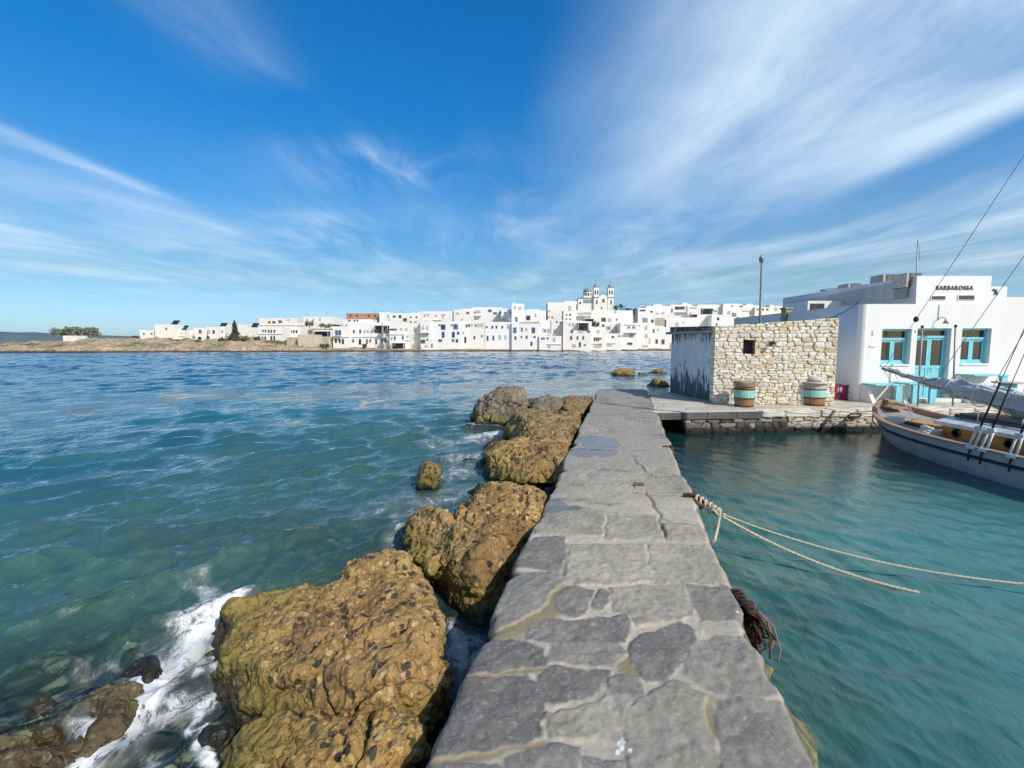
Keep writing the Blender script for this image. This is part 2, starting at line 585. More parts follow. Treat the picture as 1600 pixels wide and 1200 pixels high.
    # sides, as extra columns
    def side(x0, z0, sgn, k, seed):
        zz = np.linspace(0, 1, k + 1)[1:][None]
        zs = z0 + (-1.7 - z0) * zz ** 1.7
        Ys = np.repeat(ys[:, None], k, 1)
        drop = TOP - zs
        nb = fbm(np.stack([Ys * 5, zs * 6, Ys * 0], -1), 4, seed)
        out = 0.015 + 0.05 * nb * np.minimum(drop * 4, 1)
        if sgn > 0:
            nearm = sstep(-Ys, -4.6, -1.8)
            fz = fbm(np.stack([Ys * 16, zs * 16, Ys * 0], -1), 4, seed + 4)
            out = out + (0.04 + 0.085 * nearm * (1 + .7 * nb) + .03 * nearm * fz) * sstep(drop, 0.02, 0.42)
        return np.stack([x0 + sgn * out, Ys, zs], -1)
    Lf = side(xl, z[:, :1], -1, nl, 71)[:, ::-1]
    Rt = side(xr, z[:, -1:], 1, nr, 72)
    P = np.concatenate([Lf, T, Rt], 1)
    def ext(a, lv, rv):
        return np.concatenate([np.full((n, nl), lv), a, np.full((n, nr), rv)], 1)
    # closed far end
    end = P[-1:].copy(); end[..., 2] = np.minimum(end[..., 2], -1.7); end[..., 1] += 0.05
    P = np.concatenate([P, end], 0)
    def ext2(a, lv, rv):
        e = ext(a, lv, rv)
        return np.concatenate([e, e[-1:]], 0)
    drops = []
    for px, py, s_ in [(971, 1163, .020), (974, 1158, .012), (972, 1152, .012), (965, 1172, .014), (984, 1172, .010), (1166, 934, .016), (1152, 955, .012)]:
        drops.append((*P2(px, py), s_))
    gua = np.zeros(Xt.shape)
    for cx, cy, s_ in drops:
        q = np.hypot(Xt - cx, (Yt - cy) * .6) / (s_ * .62) + .35 * fbm(np.stack([Xt * 60, Yt * 60, Xt * 0], -1), 2, 5)
        gua = np.maximum(gua, sstep(-q, -1.0, -.8))
    me = grid_mesh('stone_jetty', P, {'stone': ext2(stone, .4, .4), 'sid': ext2(sid, .4, .4), 'sand': ext2(sand, 0, 0),
                                      'wet': ext2(wet, 0, 0), 'side': ext2(stone * 0, 1, 1), 'crack': ext2(crack, 0, 0), 'gua': ext2(gua, 0, 0)})
    m, g = new_mat('worn_flagstone')
    ps = g.pos()
    st, sd = g.attr('stone'), g.attr('sid')
    n1 = g.noise(ps, 5.0, 6, 0.65)
    n2 = g.noise(ps, 48.0, 7, 0.78)
    n3 = g.noise(g.map(ps, (1, 1, 1)), 1.1, 4, 0.6)
    sc = g.ramp(sd, [(0.0, (0.170, 0.158, 0.140)), (0.35, (0.26, 0.242, 0.208)), (0.7, (0.40, 0.367, 0.29)), (1.0, (0.48, 0.437, 0.33))])
    sc = g.mix(g.m('MULTIPLY', g.sm(n1, 0.36, 0.66), 0.8), g.mix(1.0, sc, (0.70, 0.68, 0.68), 'MULTIPLY'), sc)
    mort = g.mix(g.sm(n1, 0.35, 0.65), (0.50, 0.44, 0.335), (0.38, 0.34, 0.27))
    col = g.mix(st, mort, sc)
    # pale mineral grains and dark pits
    col = g.mix(g.m('MULTIPLY', g.sm(n2, 0.54, 0.66), 0.6), col, (0.44, 0.42, 0.375))
    col = g.mix(g.m('MULTIPLY', g.sm(n2, 0.46, 0.33), 0.55), col, (0.06, 0.06, 0.062))
    lich = g.vor(ps, 38.0)
    col = g.mix(g.m('MULTIPLY', g.sm(lich, 0.22, 0.08), g.m('MULTIPLY', g.sm(n3, 0.48, 0.62), 0.6)), col, (0.46, 0.44, 0.38))
    col = g.mix(g.m('MULTIPLY', g.sm(n3, 0.5, 0.75), 0.5), col, (0.27, 0.245, 0.19))
    sp = g.sep(g.world())
    blot = g.noise(g.map(ps, (.6, 1.6, 1)), 2.2, 5, 0.6)
    col = g.mix(g.m('MULTIPLY', g.sm(blot, 0.56, 0.70), g.m('MULTIPLY', g.sm(sp[1], 3.4, 5.2), 0.72)), col, (0.085, 0.085, 0.09))
    col = g.mix(g.m('MULTIPLY', g.attr('sand'), 0.9), col, (0.235, 0.19, 0.105))
    col = g.mix(g.m('MULTIPLY', g.attr('crack'), 0.6), col, (0.05, 0.048, 0.045))
    wt = g.attr('wet')
    damp = g.sm(wt, 0.0, 0.5)
    col = g.mix(g.m('MULTIPLY', damp, 0.5), col, (0.05, 0.05, 0.055))
    col = g.mix(g.attr('gua'), col, (0.8, 0.79, 0.75))
    # side walls: damp dark stone, green weed towards the water
    sn = g.noise(ps, 9.0, 5)
    alg = g.mix(g.sm(g.noise(ps, 22.0, 6, .7), .3, .7), (0.025, 0.03, 0.010), (0.24, 0.22, 0.085))
    sidec = g.mix(g.sm(sn, 0.4, 0.6), (0.05, 0.048, 0.042), (0.16, 0.15, 0.12))
    sidec = g.mix(g.m('MULTIPLY', g.sm(g.m('ADD', sp[2], g.m('MULTIPLY', sn, .3)), 0.68, 0.42), 0.9), sidec, alg)
    sidec = g.mix(g.sm(sp[0], 0.2, 0.0), sidec, sidec)
    col = g.mix(g.attr('side'), col, sidec)
    rg = g.m('SUBTRACT', g.m('ADD', 0.62, g.m('MULTIPLY', n1, 0.2)), g.m('MULTIPLY', wt, 0.52), clamp=True)
    bh = g.m('ADD', g.m('MULTIPLY', n2, 0.5), g.m('MULTIPLY', n1, 1.0))
    nb = g.n('ShaderNodeBump', {'Height': bh, 'Strength': g.m('MULTIPLY', g.m('SUBTRACT', 1.0, wt), 0.55), 'Distance': 0.012}).outputs[0]
    principled(g, col, rg, nb, 0.0, 0.45)
    o = link('stone_jetty', me, m)
    props(o, 'long narrow jetty paved with worn grey flagstones and sandy mortar joints', 'jetty')


build_jetty()

# ================================================================ ROCKS
def rock_mat(name, base, dark, pale, weed=(0.17, 0.14, 0.03), wetz=0.20, peb=1.0, cell=22.0, cob=(.965, .27)):
    m, g = new_mat(name)
    ps = g.pos()
    wz = g.sep(g.world())[2]
    warp = g.n('ShaderNodeVectorMath', {0: ps, 1: g.n('ShaderNodeTexNoise', {'Vector': ps, 'Scale': 9.0}).outputs[1]}, operation='MULTIPLY_ADD')
    warp.inputs[2].default_value = (0, 0, 0)
    wv = g.n('ShaderNodeVectorMath', {0: g.n('ShaderNodeVectorMath', {0: g.n('ShaderNodeTexNoise', {'Vector': ps, 'Scale': 14.0}).outputs[1], 'Scale': 0.045}, operation='SCALE').outputs[0], 1: ps}, operation='ADD').outputs[0]
    v1 = g.n('ShaderNodeTexVoronoi', {'Vector': wv, 'Scale': cell})
    v2 = g.n('ShaderNodeTexVoronoi', {'Vector': wv, 'Scale': cell * 2.7})
    n1 = g.noise(ps, 2.2, 6, 0.62)
    n2 = g.noise(ps, 30.0, 6, 0.7)
    cr = g.sep(v1.outputs[1])
    col = g.mix(g.sm(n1, 0.35, 0.65), base, tuple(x * 0.72 for x in base))
    pc = g.ramp(cr[0], [(0.0, tuple(x * .5 for x in dark)), (0.17, dark), (0.20, tuple(x * .62 for x in base)), (0.42, (base[0] * .8, base[1] * .66, base[2] * .75)), (0.62, base), (0.8, pale), (1.0, tuple(x * 1.2 for x in pale))])
    inpeb = g.m('MULTIPLY', g.sm(v1.outputs[0], 0.55, 0.38), g.sm(cr[1], 0.35, 0.5))
    big = g.noise(ps, 0.9, 3, .5)
    col = g.mix(g.m('MULTIPLY', g.sm(big, .52, .68), .55), col, (base[0] * .78, base[1] * .66, base[2] * .72))
    col = g.mix(g.m('MULTIPLY', g.sm(n1, .50, .38), .35), col, (pale[0] * 1.05, pale[1] * 1.0, pale[2] * .85))
    col = g.mix(g.m('MULTIPLY', inpeb, 0.9 * peb), col, pc)
    c2 = g.sep(v2.outputs[1])
    small = g.m('MULTIPLY', g.sm(v2.outputs[0], 0.5, 0.35), g.sm(c2[1], 0.5, 0.6))
    col = g.mix(g.m('MULTIPLY', small, 0.6 * peb), col, g.ramp(c2[0], [(0, dark), (.3, tuple(x * .7 for x in base)), (.7, pale), (1, tuple(min(x * 1.35, .7) for x in pale))]))
    col = g.mix(g.m('MULTIPLY', g.sm(n2, 0.48, 0.32), 0.8), col, tuple(x * 0.4 for x in dark))
    stain = g.noise(ps, 1.9, 6, .65, .6)
    col = g.mix(g.m('MULTIPLY', g.sm(stain, .54, .64), .72), col, (base[0] * .46, base[1] * .44, base[2] * .52))
    col = g.mix(g.m('MULTIPLY', g.sm(stain, .42, .34), .45), col, (pale[0] * .95, pale[1] * .98, pale[2] * 1.15))
    v0 = g.n('ShaderNodeTexVoronoi', {'Vector': wv, 'Scale': 16.0})
    c0 = g.sep(v0.outputs[1])
    clus = g.sm(g.noise(ps, 1.5, 2, .5), .42, .60)
    thr = g.m('SUBTRACT', cob[0], g.m('MULTIPLY', clus, cob[1]))
    cob = g.m('MULTIPLY', g.sm(v0.outputs[0], .47, .40), g.m('GREATER_THAN', c0[1], thr))
    col = g.mix(g.m('MULTIPLY', cob, .92 * min(peb, 1.0)), col, g.mix(c0[2], (.014, .013, .013), (.06, .05, .042)))
    # weed and damp towards the water line
    zz = g.m('ADD', wz, g.m('MULTIPLY', g.m('SUBTRACT', n1, 0.5), 0.5))
    col = g.mix(g.m('MULTIPLY', g.sm(zz, wetz + 0.14, wetz - 0.05), 0.75), col, weed)
    col = g.mix(g.m('MULTIPLY', g.sm(zz, wetz - 0.05, wetz - 0.17), 0.85), col, (0.018, 0.017, 0.014))
    rg = g.m('SUBTRACT', 0.82, g.m('MULTIPLY', g.sm(zz, wetz, wetz - 0.15), 0.5))
    bh = g.m('ADD', g.m('ADD', g.m('MULTIPLY', g.sm(v1.outputs[0], 0.7, 0.1), 0.8), g.m('MULTIPLY', g.sm(v2.outputs[0], 0.7, 0.1), 0.35)), g.m('MULTIPLY', n2, 0.9))
    principled(g, col, rg, g.bump(bh, 0.6, 0.014), 0.0, 0.3)
    return m


M_CONG = rock_mat('ochre_conglomerate', (0.365, 0.232, 0.080), (0.05, 0.044, 0.035), (0.46, 0.335, 0.16))
M_CONG2 = rock_mat('brown_conglomerate', (0.285, 0.20, 0.085), (0.05, 0.043, 0.033), (0.31, 0.25, 0.15), cell=27)
M_COB = rock_mat('cobble_studded_conglomerate', (0.37, 0.228, 0.068), (0.045, 0.04, 0.03), (0.42, 0.31, 0.15), cob=(.90, .62))
M_GREY = rock_mat('grey_weathered_rock', (0.22, 0.185, 0.13), (0.055, 0.05, 0.043), (0.32, 0.28, 0.21), peb=0.5)
M_DARK = rock_mat('dark_wet_rock', (0.03, 0.028, 0.024), (0.012, 0.011, 0.01), (0.06, 0.055, 0.045), weed=(0.03, 0.028, 0.015), peb=0.6)
M_AWASH = rock_mat('weedy_awash_rock', (0.13, 0.10, 0.05), (0.03, 0.027, 0.02), (0.22, 0.19, 0.11), weed=(0.10, 0.085, 0.03), wetz=-0.25, peb=0.7)


def rock(name, label, hulls, mat, voxel=0.03, amp=0.05, seed=1, group=None, pebble=1.0, smooth=0, cat='rock', freq=1.0, kind=None, cuts=22):
    bm = bmesh.new()
    for pts in hulls:
        vs = [bm.verts.new(p) for p in pts]
        r = bmesh.ops.convex_hull(bm, input=vs)
        bmesh.ops.delete(bm, geom=list({e for e in r['geom_interior'] + r['geom_unused'] if isinstance(e, bmesh.types.BMVert)}), context='VERTS')
    me = bpy.data.meshes.new('tmp')
    bm.to_mesh(me); bm.free()
    o = bpy.data.objects.new('tmp', me)
    COL.objects.link(o)
    md = o.modifiers.new('r', 'REMESH'); md.mode = 'VOXEL'; md.voxel_size = voxel * 2
    ms = o.modifiers.new('s', 'SMOOTH'); ms.factor = 0.5; ms.iterations = 2 + smooth
    sb = o.modifiers.new('u', 'SUBSURF'); sb.levels = 1; sb.render_levels = 1
    dg = bpy.context.evaluated_depsgraph_get()
    me2 = bpy.data.meshes.new_from_object(o.evaluated_get(dg))
    bpy.data.objects.remove(o); bpy.data.meshes.remove(me)
    nv = len(me2.vertices)
    co = np.empty(nv * 3, np.float32); me2.vertices.foreach_get('co', co); co = co.reshape(-1, 3).astype(float)
    no = np.empty(nv * 3, np.float32); me2.vertex_normals.foreach_get('vector', no); no = no.reshape(-1, 3).astype(float)
    # broken faces: flat cuts through the swollen parts give the rock its edges
    rg = np.random.default_rng(seed + 500)
    cen = (co.max(0) + co.min(0)) / 2
    ext = (co.max(0) - co.min(0)) / 2
    for _ in range(cuts):
        nn = rg.normal(0, 1, 3) / ext
        nn[2] = abs(nn[2]) * .8
        nn /= np.linalg.norm(nn)
        pr = (co - cen) @ nn
        over = np.maximum(pr - pr.max() * rg.uniform(.90, .985), 0)
        co -= (over * .93)[:, None] * nn
        no = no * (1 - .7 * np.minimum(over / (over.max() + 1e-9) * 4, 1))[:, None] + nn * (.7 * np.minimum(over / (over.max() + 1e-9) * 4, 1))[:, None]
    no /= np.linalg.norm(no, axis=1, keepdims=True) + 1e-9
    off = np.array([seed * 3.17, seed * 1.31, seed * .77])
    q = co * freq + off
    # broken slabs: each cell of a coarse cell noise sits a little higher or lower, split by crevices
    wq0 = co + 0.10 * np.stack([fbm(q * 2.6, 3, seed + k) for k in (60, 61, 62)], -1)
    c1, c2_, cr_ = worley(wq0 * 2.1 * freq + seed, seed + 40)
    e1, e2_, er_ = worley(wq0 * 5.2 * freq + seed, seed + 41)
    d0 = amp * (1.1 * (cr_ - .5) * sstep(c2_ - c1, .0, .10) + .45 * (er_ - .5) * sstep(e2_ - e1, 0, .12)) - amp * .32 * np.exp(-((c2_ - c1) / .03) ** 2) - amp * .15 * np.exp(-((e2_ - e1) / .04) ** 2)
    d = d0 + amp * 0.55 * fbm(q * 1.9, 3, seed) + amp * 0.30 * fbm(q * 6.0, 5, seed + 3)
    if pebble > 0:
        wq = co + 0.02 * np.stack([fbm(q * 9, 2, seed + k) for k in (50, 51, 52)], -1)
        pmask = 0.25 + 0.95 * sstep(fbm(q * 1.7, 3, seed + 77), -.25, .55)
        f1, f2, r = worley(wq * 15 * freq, seed)
        on = (r > 0.55)
        d0 = d; d = 0
        d += pebble * np.where(on, 0.016 * sstep(-f1, -0.52, -0.34) * (0.2 + .8 * r), -0.022 * sstep(-f1, -.45, -.1) * (r < .12))
        f1, f2, r = worley(wq * 34 * freq, seed + 9)
        d = d0 + d * pmask
        d += pebble * (0.4 + .6 * pmask) * 0.008 * np.where(r > .4, sstep(-f1, -0.6, -0.2), -0.5 * sstep(-f1, -.4, -.05) * (r < .15))
    d += 0.0035 * fbm(q * 38, 4, seed + 7, gain=.7) + 0.006 * fbm(q * 13, 4, seed + 8, ridged=True, gain=.6)
    co += no * d[:, None]
    base = np.array([co[:, 0].mean(), co[:, 1].mean(), 0.0])
    me2.vertices.foreach_set('co', (co - base).astype(np.float32).reshape(-1))
    me2.update()
    me2.name = name
    ob = link(name, me2, mat, None, Vector(base), smooth=True)
    props(ob, label, cat, group, kind)
    return ob


def A(px, py, z): return tuple(at(px, py, z))


def blob(cx, cy, z0, z1, rx, ry, seed, n=26, top=0.55):
    r = random.Random(seed)
    out = []
    for i in range(n):
        a = r.uniform(0, 2 * PI); h = r.random()
        k = (1 - max(0, h - top) / (1 - top + 1e-6) * 0.45) * r.uniform(0.82, 1.05)
        out.append((cx + rx * k * math.cos(a), cy + ry * k * math.sin(a), z0 + (z1 - z0) * h))
    return out


GR = 'rough boulders heaped along the seaward side of the jetty'
# 1  big foreground block
rock('boulder', 'huge ochre conglomerate boulder studded with pebbles beside the white surf', [
    [A(330, 1085, .1), A(362, 955, .2), A(372, 945, .2), A(470, 938, .34), A(545, 905, .40), A(640, 890, .40), A(680, 960, .42), A(688, 1060, .40), A(640, 1066, .42), A(480, 1072, .36), A(372, 1066, .22),
     A(300, 1090, -.4), A(340, 960, -.4), A(480, 930, -.4), A(640, 890, -.5), (0.0 - .48, 2.9, -.5), (-.54, 2.25, -.5), (-1.32, 2.15, -.5)],
    [A(520, 925, .38), A(565, 882, .42), A(625, 872, .45), A(660, 895, .46), A(672, 925, .46), A(560, 950, .42), A(520, 920, -.3), A(640, 880, -.3), A(660, 940, -.3)],
], M_CONG, 0.010, 0.07, 3, GR)
# 1b lower foreground block
rock('boulder', 'tawny split boulder with a cluster of black cobbles, nearest of the heap', [
    [A(385, 1138, .10), A(470, 1112, .24), A(560, 1100, .30), A(640, 1104, .31), A(668, 1136, .30), A(640, 1200, .34), (-.62, 1.45, .3), (-1.15, 1.45, .1), A(350, 1200, .02), A(365, 1150, .05),
     (-1.5, 1.9, -.5), (-1.3, 1.4, -.5), (-.55, 1.4, -.5), (-.5, 2.1, -.5), (-.8, 2.3, -.5)],
], M_COB, 0.009, 0.08, 8, GR)
# 2
rock('boulder', 'golden brown boulder with a steep face shaded by the jetty edge', [
    [A(720, 800, .42), A(762, 762, .56), A(815, 757, .60), A(848, 775, .56), A(838, 812, .52), A(800, 845, .50), A(735, 858, .46), A(700, 845, .40),
     A(720, 800, -.4), A(760, 762, -.4), A(850, 775, -.4), (0.28, 4.3, -.4), (0.06, 3.5, -.4), A(735, 985, -.02), A(775, 925, .10), A(690, 930, -.1), A(720, 960, -.3)],
    [A(648, 806, .36), A(664, 798, .42), A(690, 806, .42), A(716, 822, .38), A(718, 860, .40), A(676, 885, .26), A(640, 866, .22), A(634, 880, -.05), A(640, 805, -.3), A(700, 800, -.4), A(668, 915, -.1), A(710, 920, -.1), A(640, 880, -.4)],
], M_CONG, 0.012, 0.07, 5, GR)
# 3
rock('boulder', 'squat tan boulder with a pale flat top at mid jetty', [
    [A(760, 705, .38), A(775, 690, .44), A(830, 683, .52), A(885, 690, .50), A(890, 735, .42), A(870, 752, .3), A(775, 752, .12), A(765, 735, .12), A(758, 715, .2),
     A(770, 750, -.3), A(870, 760, -.3), A(755, 700, -.3), A(890, 690, -.3)],
], M_CONG, 0.016, 0.075, 12, GR)
# 4
rock('boulder', 'tall olive brown boulder leaning on the jetty between two flat tan rocks', [
    [A(795, 668, .42), A(808, 645, .66), A(850, 648, .66), A(895, 645, .60), A(905, 665, .5), A(893, 690, .40), A(840, 695, .38), A(800, 690, .1), A(795, 680, .1),
     A(800, 695, -.3), A(890, 700, -.3), A(800, 650, -.3), A(915, 650, -.3)],
], M_CONG2, 0.018, 0.10, 15, GR)
# 5
_b = at(780, 661, 0)
rock('boulder', 'rounded grey boulder, largest of those near the jetty end', [
    [(_b.x - .78, _b.y + .2, 0), (_b.x - .65, _b.y + .3, .5), (_b.x - .25, _b.y + .3, .78), (_b.x + .05, _b.y + .3, .95), (_b.x + .45, _b.y + .4, .95), (_b.x + .72, _b.y + .4, .7), (_b.x + .8, _b.y + .3, .1),
     (_b.x - .6, _b.y - .35, 0.1), (_b.x + .3, _b.y - .4, .1), (_b.x - .2, _b.y - .25, .5), (_b.x + .5, _b.y - .1, .72), (_b.x - .3, _b.y + 1.2, .5), (_b.x + .4, _b.y + 1.2, .7), (_b.x + .9, _b.y + 1.2, 0), (_b.x - .8, _b.y + 1.2, 0),
     (_b.x - .8, _b.y, -.4), (_b.x + .8, _b.y, -.4), (_b.x, _b.y + 1.4, -.4)],
], M_GREY, 0.020, 0.12, 21, GR, pebble=.7)
# 6
rock('boulder', 'flat pale slab of rock butted against the far jetty edge', [
    [A(868, 640, .52), A(888, 622, .58), A(915, 622, .56), A(922, 630, .50), A(905, 648, .45), A(872, 655, .40), A(868, 655, -.3), A(905, 655, -.3), A(925, 625, -.3), A(880, 622, -.3)],
], M_CONG2, 0.022, 0.08, 25, GR)
rock('boulder', 'grey lumpy rock wedged behind the olive brown boulder', [
    [A(828, 640, .55), A(835, 624, .72), A(862, 622, .74), A(880, 632, .6), A(870, 648, .4), A(835, 655, .3), A(830, 655, -.3), A(880, 650, -.3), A(885, 630, -.3), A(825, 630, -.3)],
], M_GREY, 0.022, 0.10, 27, GR, pebble=.6)
# 7
rock('boulder', 'lone upright slab of tawny rock standing in the sea off the heap', [
    [A(652, 766, 0), A(680, 764, 0), A(689, 735, .28), A(684, 722, .40), A(664, 720, .42), A(655, 745, .2), A(660, 725, .0), A(690, 735, 0), A(650, 770, -.4), A(690, 760, -.4), A(690, 735, -.4), A(655, 735, -.4)],
], M_CONG, 0.016, 0.035, 31, GR)
rock('boulder', 'small tan rock barely breaking the surface beside the foam', [blob(*P2(738, 722, 0), -.3, .10, .30, .24, 4)], M_CONG2, 0.018, 0.03, 33, GR)
rock('boulder', 'small wet stone awash left of the grey rounded boulder', [blob(*P2(728, 668, 0), -.3, .07, .34, .3, 5)], M_GREY, 0.02, 0.03, 34, GR)
rock('boulder', 'dark wedge of rock filling the gap beside the jetty wall', [[A(825, 810, .2), A(845, 790, .3), A(866, 775, .3), A(872, 760, .2), A(848, 770, .3), A(820, 860, -.1), A(860, 790, -.3), A(810, 830, -.3), A(855, 760, -.3)]], M_DARK, 0.02, 0.03, 36, GR)
rock('boulder', 'black wet rock in the surf in front of the huge ochre boulder', [blob(*P2(345, 1150, 0), -.4, .10, .17, .17, 9)], M_DARK, 0.014, 0.03, 37, GR, pebble=.4)
# awash stones at the near left
# small stones jammed between the boulders and the jetty wall
GJ = 'small stones jammed between the boulders'
for i, (px, py, z1, rx, ry, mt, lab) in enumerate([
        (868, 792, .22, .14, .13, M_GREY, 'pale grey stone wedged behind the golden brown boulder'),
        (742, 772, .14, .20, .16, M_DARK, 'dark wet stone at the seaward gap behind the golden brown boulder'),
        (770, 742, .20, .22, .2, M_CONG2, 'small brown stone at the seaward foot of the squat tan boulder'),
        (772, 700, .18, .24, .2, M_DARK, 'dark stone in the foam below the olive brown boulder'),
        (604, 905, .10, .14, .12, M_AWASH, 'low weedy stone in the wash above the huge ochre boulder'),
        (706, 1020, .02, .12, .14, M_DARK, 'dark stone in the deep gap beside the jetty')]):
    x, y = P2(px, py, 0)
    rock('boulder_stone', lab, [blob(x, y, -.4, z1, rx, ry, 80 + i, 30, .4)], mt, 0.014, 0.05, 80 + i, GJ, pebble=.6)
GA = 'stones awash in the shallows near the surf'
for i, (px, py, rx, ry, h, lab, mt) in enumerate([
        (66, 1108, .15, .13, .05, 'smooth round olive stone just under water left of the surf', M_GREY),
        (126, 1012, .085, .06, .02, 'small pale pebble, left one of a sunken pair', M_CONG),
        (158, 1016, .09, .06, .03, 'small pale pebble, right one of a sunken pair', M_CONG),
        (78, 1150, .12, .10, .07, 'flat yellowish stone between the round olive stone and the weedy ledge', M_CONG),
        (12, 1165, .18, .16, .05, 'blunt brown stone cut by the lower left edge of the view', M_AWASH),
        (205, 1000, .12, .09, .0, 'speckled grey stone under the ripples above the surf', M_GREY),
        (235, 925, .22, .14, -.12, 'broad sunken olive rock beyond the head of the surf', M_GREY)]):
    x, y = P2(px, py, 0)
    rock('submerged_stone', lab, [blob(x, y, -.40, h + .02 if i in (0, 3, 4) else min(h - .035, .03), rx, ry, 40 + i, 30, .4)], mt, 0.012, 0.02, 40 + i, GA, pebble=.4, smooth=6)
rock('rock_ledge', 'low weedy brown ledge washed by waves left of the surf', [
    [A(100, 1125, .0), A(150, 1085, .06), A(195, 1065, .07), A(215, 1085, .05), A(190, 1130, .05), A(140, 1180, .04), A(60, 1210, .03), A(55, 1175, .0), A(100, 1120, -.4), A(215, 1080, -.4), A(60, 1220, -.4), A(150, 1190, -.4)],
], M_AWASH, 0.010, 0.08, 52, cat='rock', group='ledges awash by the surf')
rock('rock_ledge', 'broken dark ledge awash at the lower left corner below the round olive stone', [
    [A(0, 1195, .03), A(45, 1185, .04), A(75, 1165, .05), A(95, 1185, .03), A(50, 1215, .04), A(0, 1230, .0), A(-20, 1200, -.4), A(95, 1180, -.4), A(60, 1230, -.4)],
    [A(100, 1185, .03), A(140, 1178, .05), A(150, 1200, .04), A(100, 1215, .03), A(120, 1220, -.4), A(150, 1180, -.4), A(95, 1180, -.4)],
], M_AWASH, 0.011, 0.07, 55, 'ledges awash by the surf')
rock('rock_ledge', 'small dark rock streaming with white water at the head of the weedy ledge', [[A(185, 1075, .03), A(210, 1045, .05), A(232, 1035, .04), A(240, 1060, .03), A(215, 1085, .03), A(240, 1040, -.4), A(185, 1080, -.4), A(220, 1090, -.4)]], M_DARK, 0.011, 0.05, 56, 'ledges awash by the surf')
# rocks beyond the quay
GQ = 'low rocks in the sea behind the stone hut'
for i, (px, py, rx, ry, h, lab) in enumerate([
        (975, 586, 1.0, .7, .42, 'low tan rock furthest from the stone hut, out in the channel'),
        (1003, 585, .45, .4, .22, 'smallest tan rock in the channel behind the hut'),
        (1028, 583, .9, .6, .30, 'flat yellow rock half hidden by the hut, far out'),
        (1030, 603, .70, .5, .42, 'brown shelf of rock tight against the hut corner')]):
    x, y = P2(px, py, 0)
    rock('sea_rock', lab, [blob(x, y, -.4, h, rx, ry, 60 + i)], M_CONG if i != 3 else M_CONG2, 0.05, 0.09, 60 + i, GQ, pebble=.5)

# ================================================================ SEA
def jetty_side(X, Y):
    """signed distance across the jetty: negative on the open-sea side"""
    return np.where(X < (XL(Y) + XR(Y)) / 2, X - XL(Y), X - XR(Y))


def sea_depth(X, Y):
    p = np.stack([X, Y, X * 0], -1)
    sd = jetty_side(X, Y)
    left = 0.26 + 0.24 * np.maximum(-sd, 0) ** 0.95
    right = 0.75 + 0.50 * np.maximum(sd, 0)
    d = np.where(sd < 0, left, right)
    d = d - 0.85 * np.exp(-((X + 2.7) / 1.5) ** 2 - ((Y - 2.3) / 1.15) ** 2) - np.where(sd > 0, .5, 0) * np.exp(-((Y - 1.8) / 1.5) ** 2 - (sd / .8) ** 2)
    d = d + 0.30 * fbm(p * .8, 3, 90) * np.minimum(d, 1) + 0.06 * fbm(p * 4, 3, 91)
    d = d + 0.1 * sstep(worley(p * 2.2, 5)[0], .1, .6) - .06
    return np.clip(d, 0.08, 7)


FOAM = [  # polyline, half width in metres, strength
    ([(372, 940), (335, 965), (290, 1000), (262, 1035), (238, 1075), (205, 1105), (175, 1140), (140, 1185)], .17, 1.0),
    ([(350, 930), (310, 955), (268, 1000)], .16, .75),
    ([(395, 935), (360, 925), (300, 905)], .12, .55),
    ([(310, 1090), (275, 1100), (225, 1120)], .12, .8),
    ([(300, 1110), (296, 1145), (315, 1190), (330, 1230)], .035, .95),
    ([(110, 1200), (160, 1180), (180, 1230)], .08, .9), ([(330, 1060), (300, 1060)], .07, .7), ([(350, 985), (330, 1040)], .06, .7),
    ([(560, 905), (590, 885), (640, 860)], .10, .6), ([(640, 800), (690, 780), (740, 765)], .3, .45), ([(690, 745), (750, 735)], .35, .5),
    ([(720, 715), (760, 710)], .3, .62), ([(742, 683), (780, 678)], .30, .85), ([(700, 690), (745, 690)], .3, .5), ([(660, 690), (700, 700)], .4, .34),
    ([(640, 775), (600, 790)], .3, .38), ([(700, 770), (640, 790), (560, 810)], .25, .36), ([(735, 663), (790, 664)], .2, .6), ([(500, 930), (460, 940)], .10, .6),
    ([(90, 1060), (130, 1055)], .05, .5), ([(40, 985), (120, 975)], .04, .45), ([(120, 1045), (185, 1035)], .04, .5), ([(0, 702), (45, 697)], .25, .5), ([(640, 820), (620, 870)], .16, .5), ([(700, 990), (730, 1040)], .12, .7)]


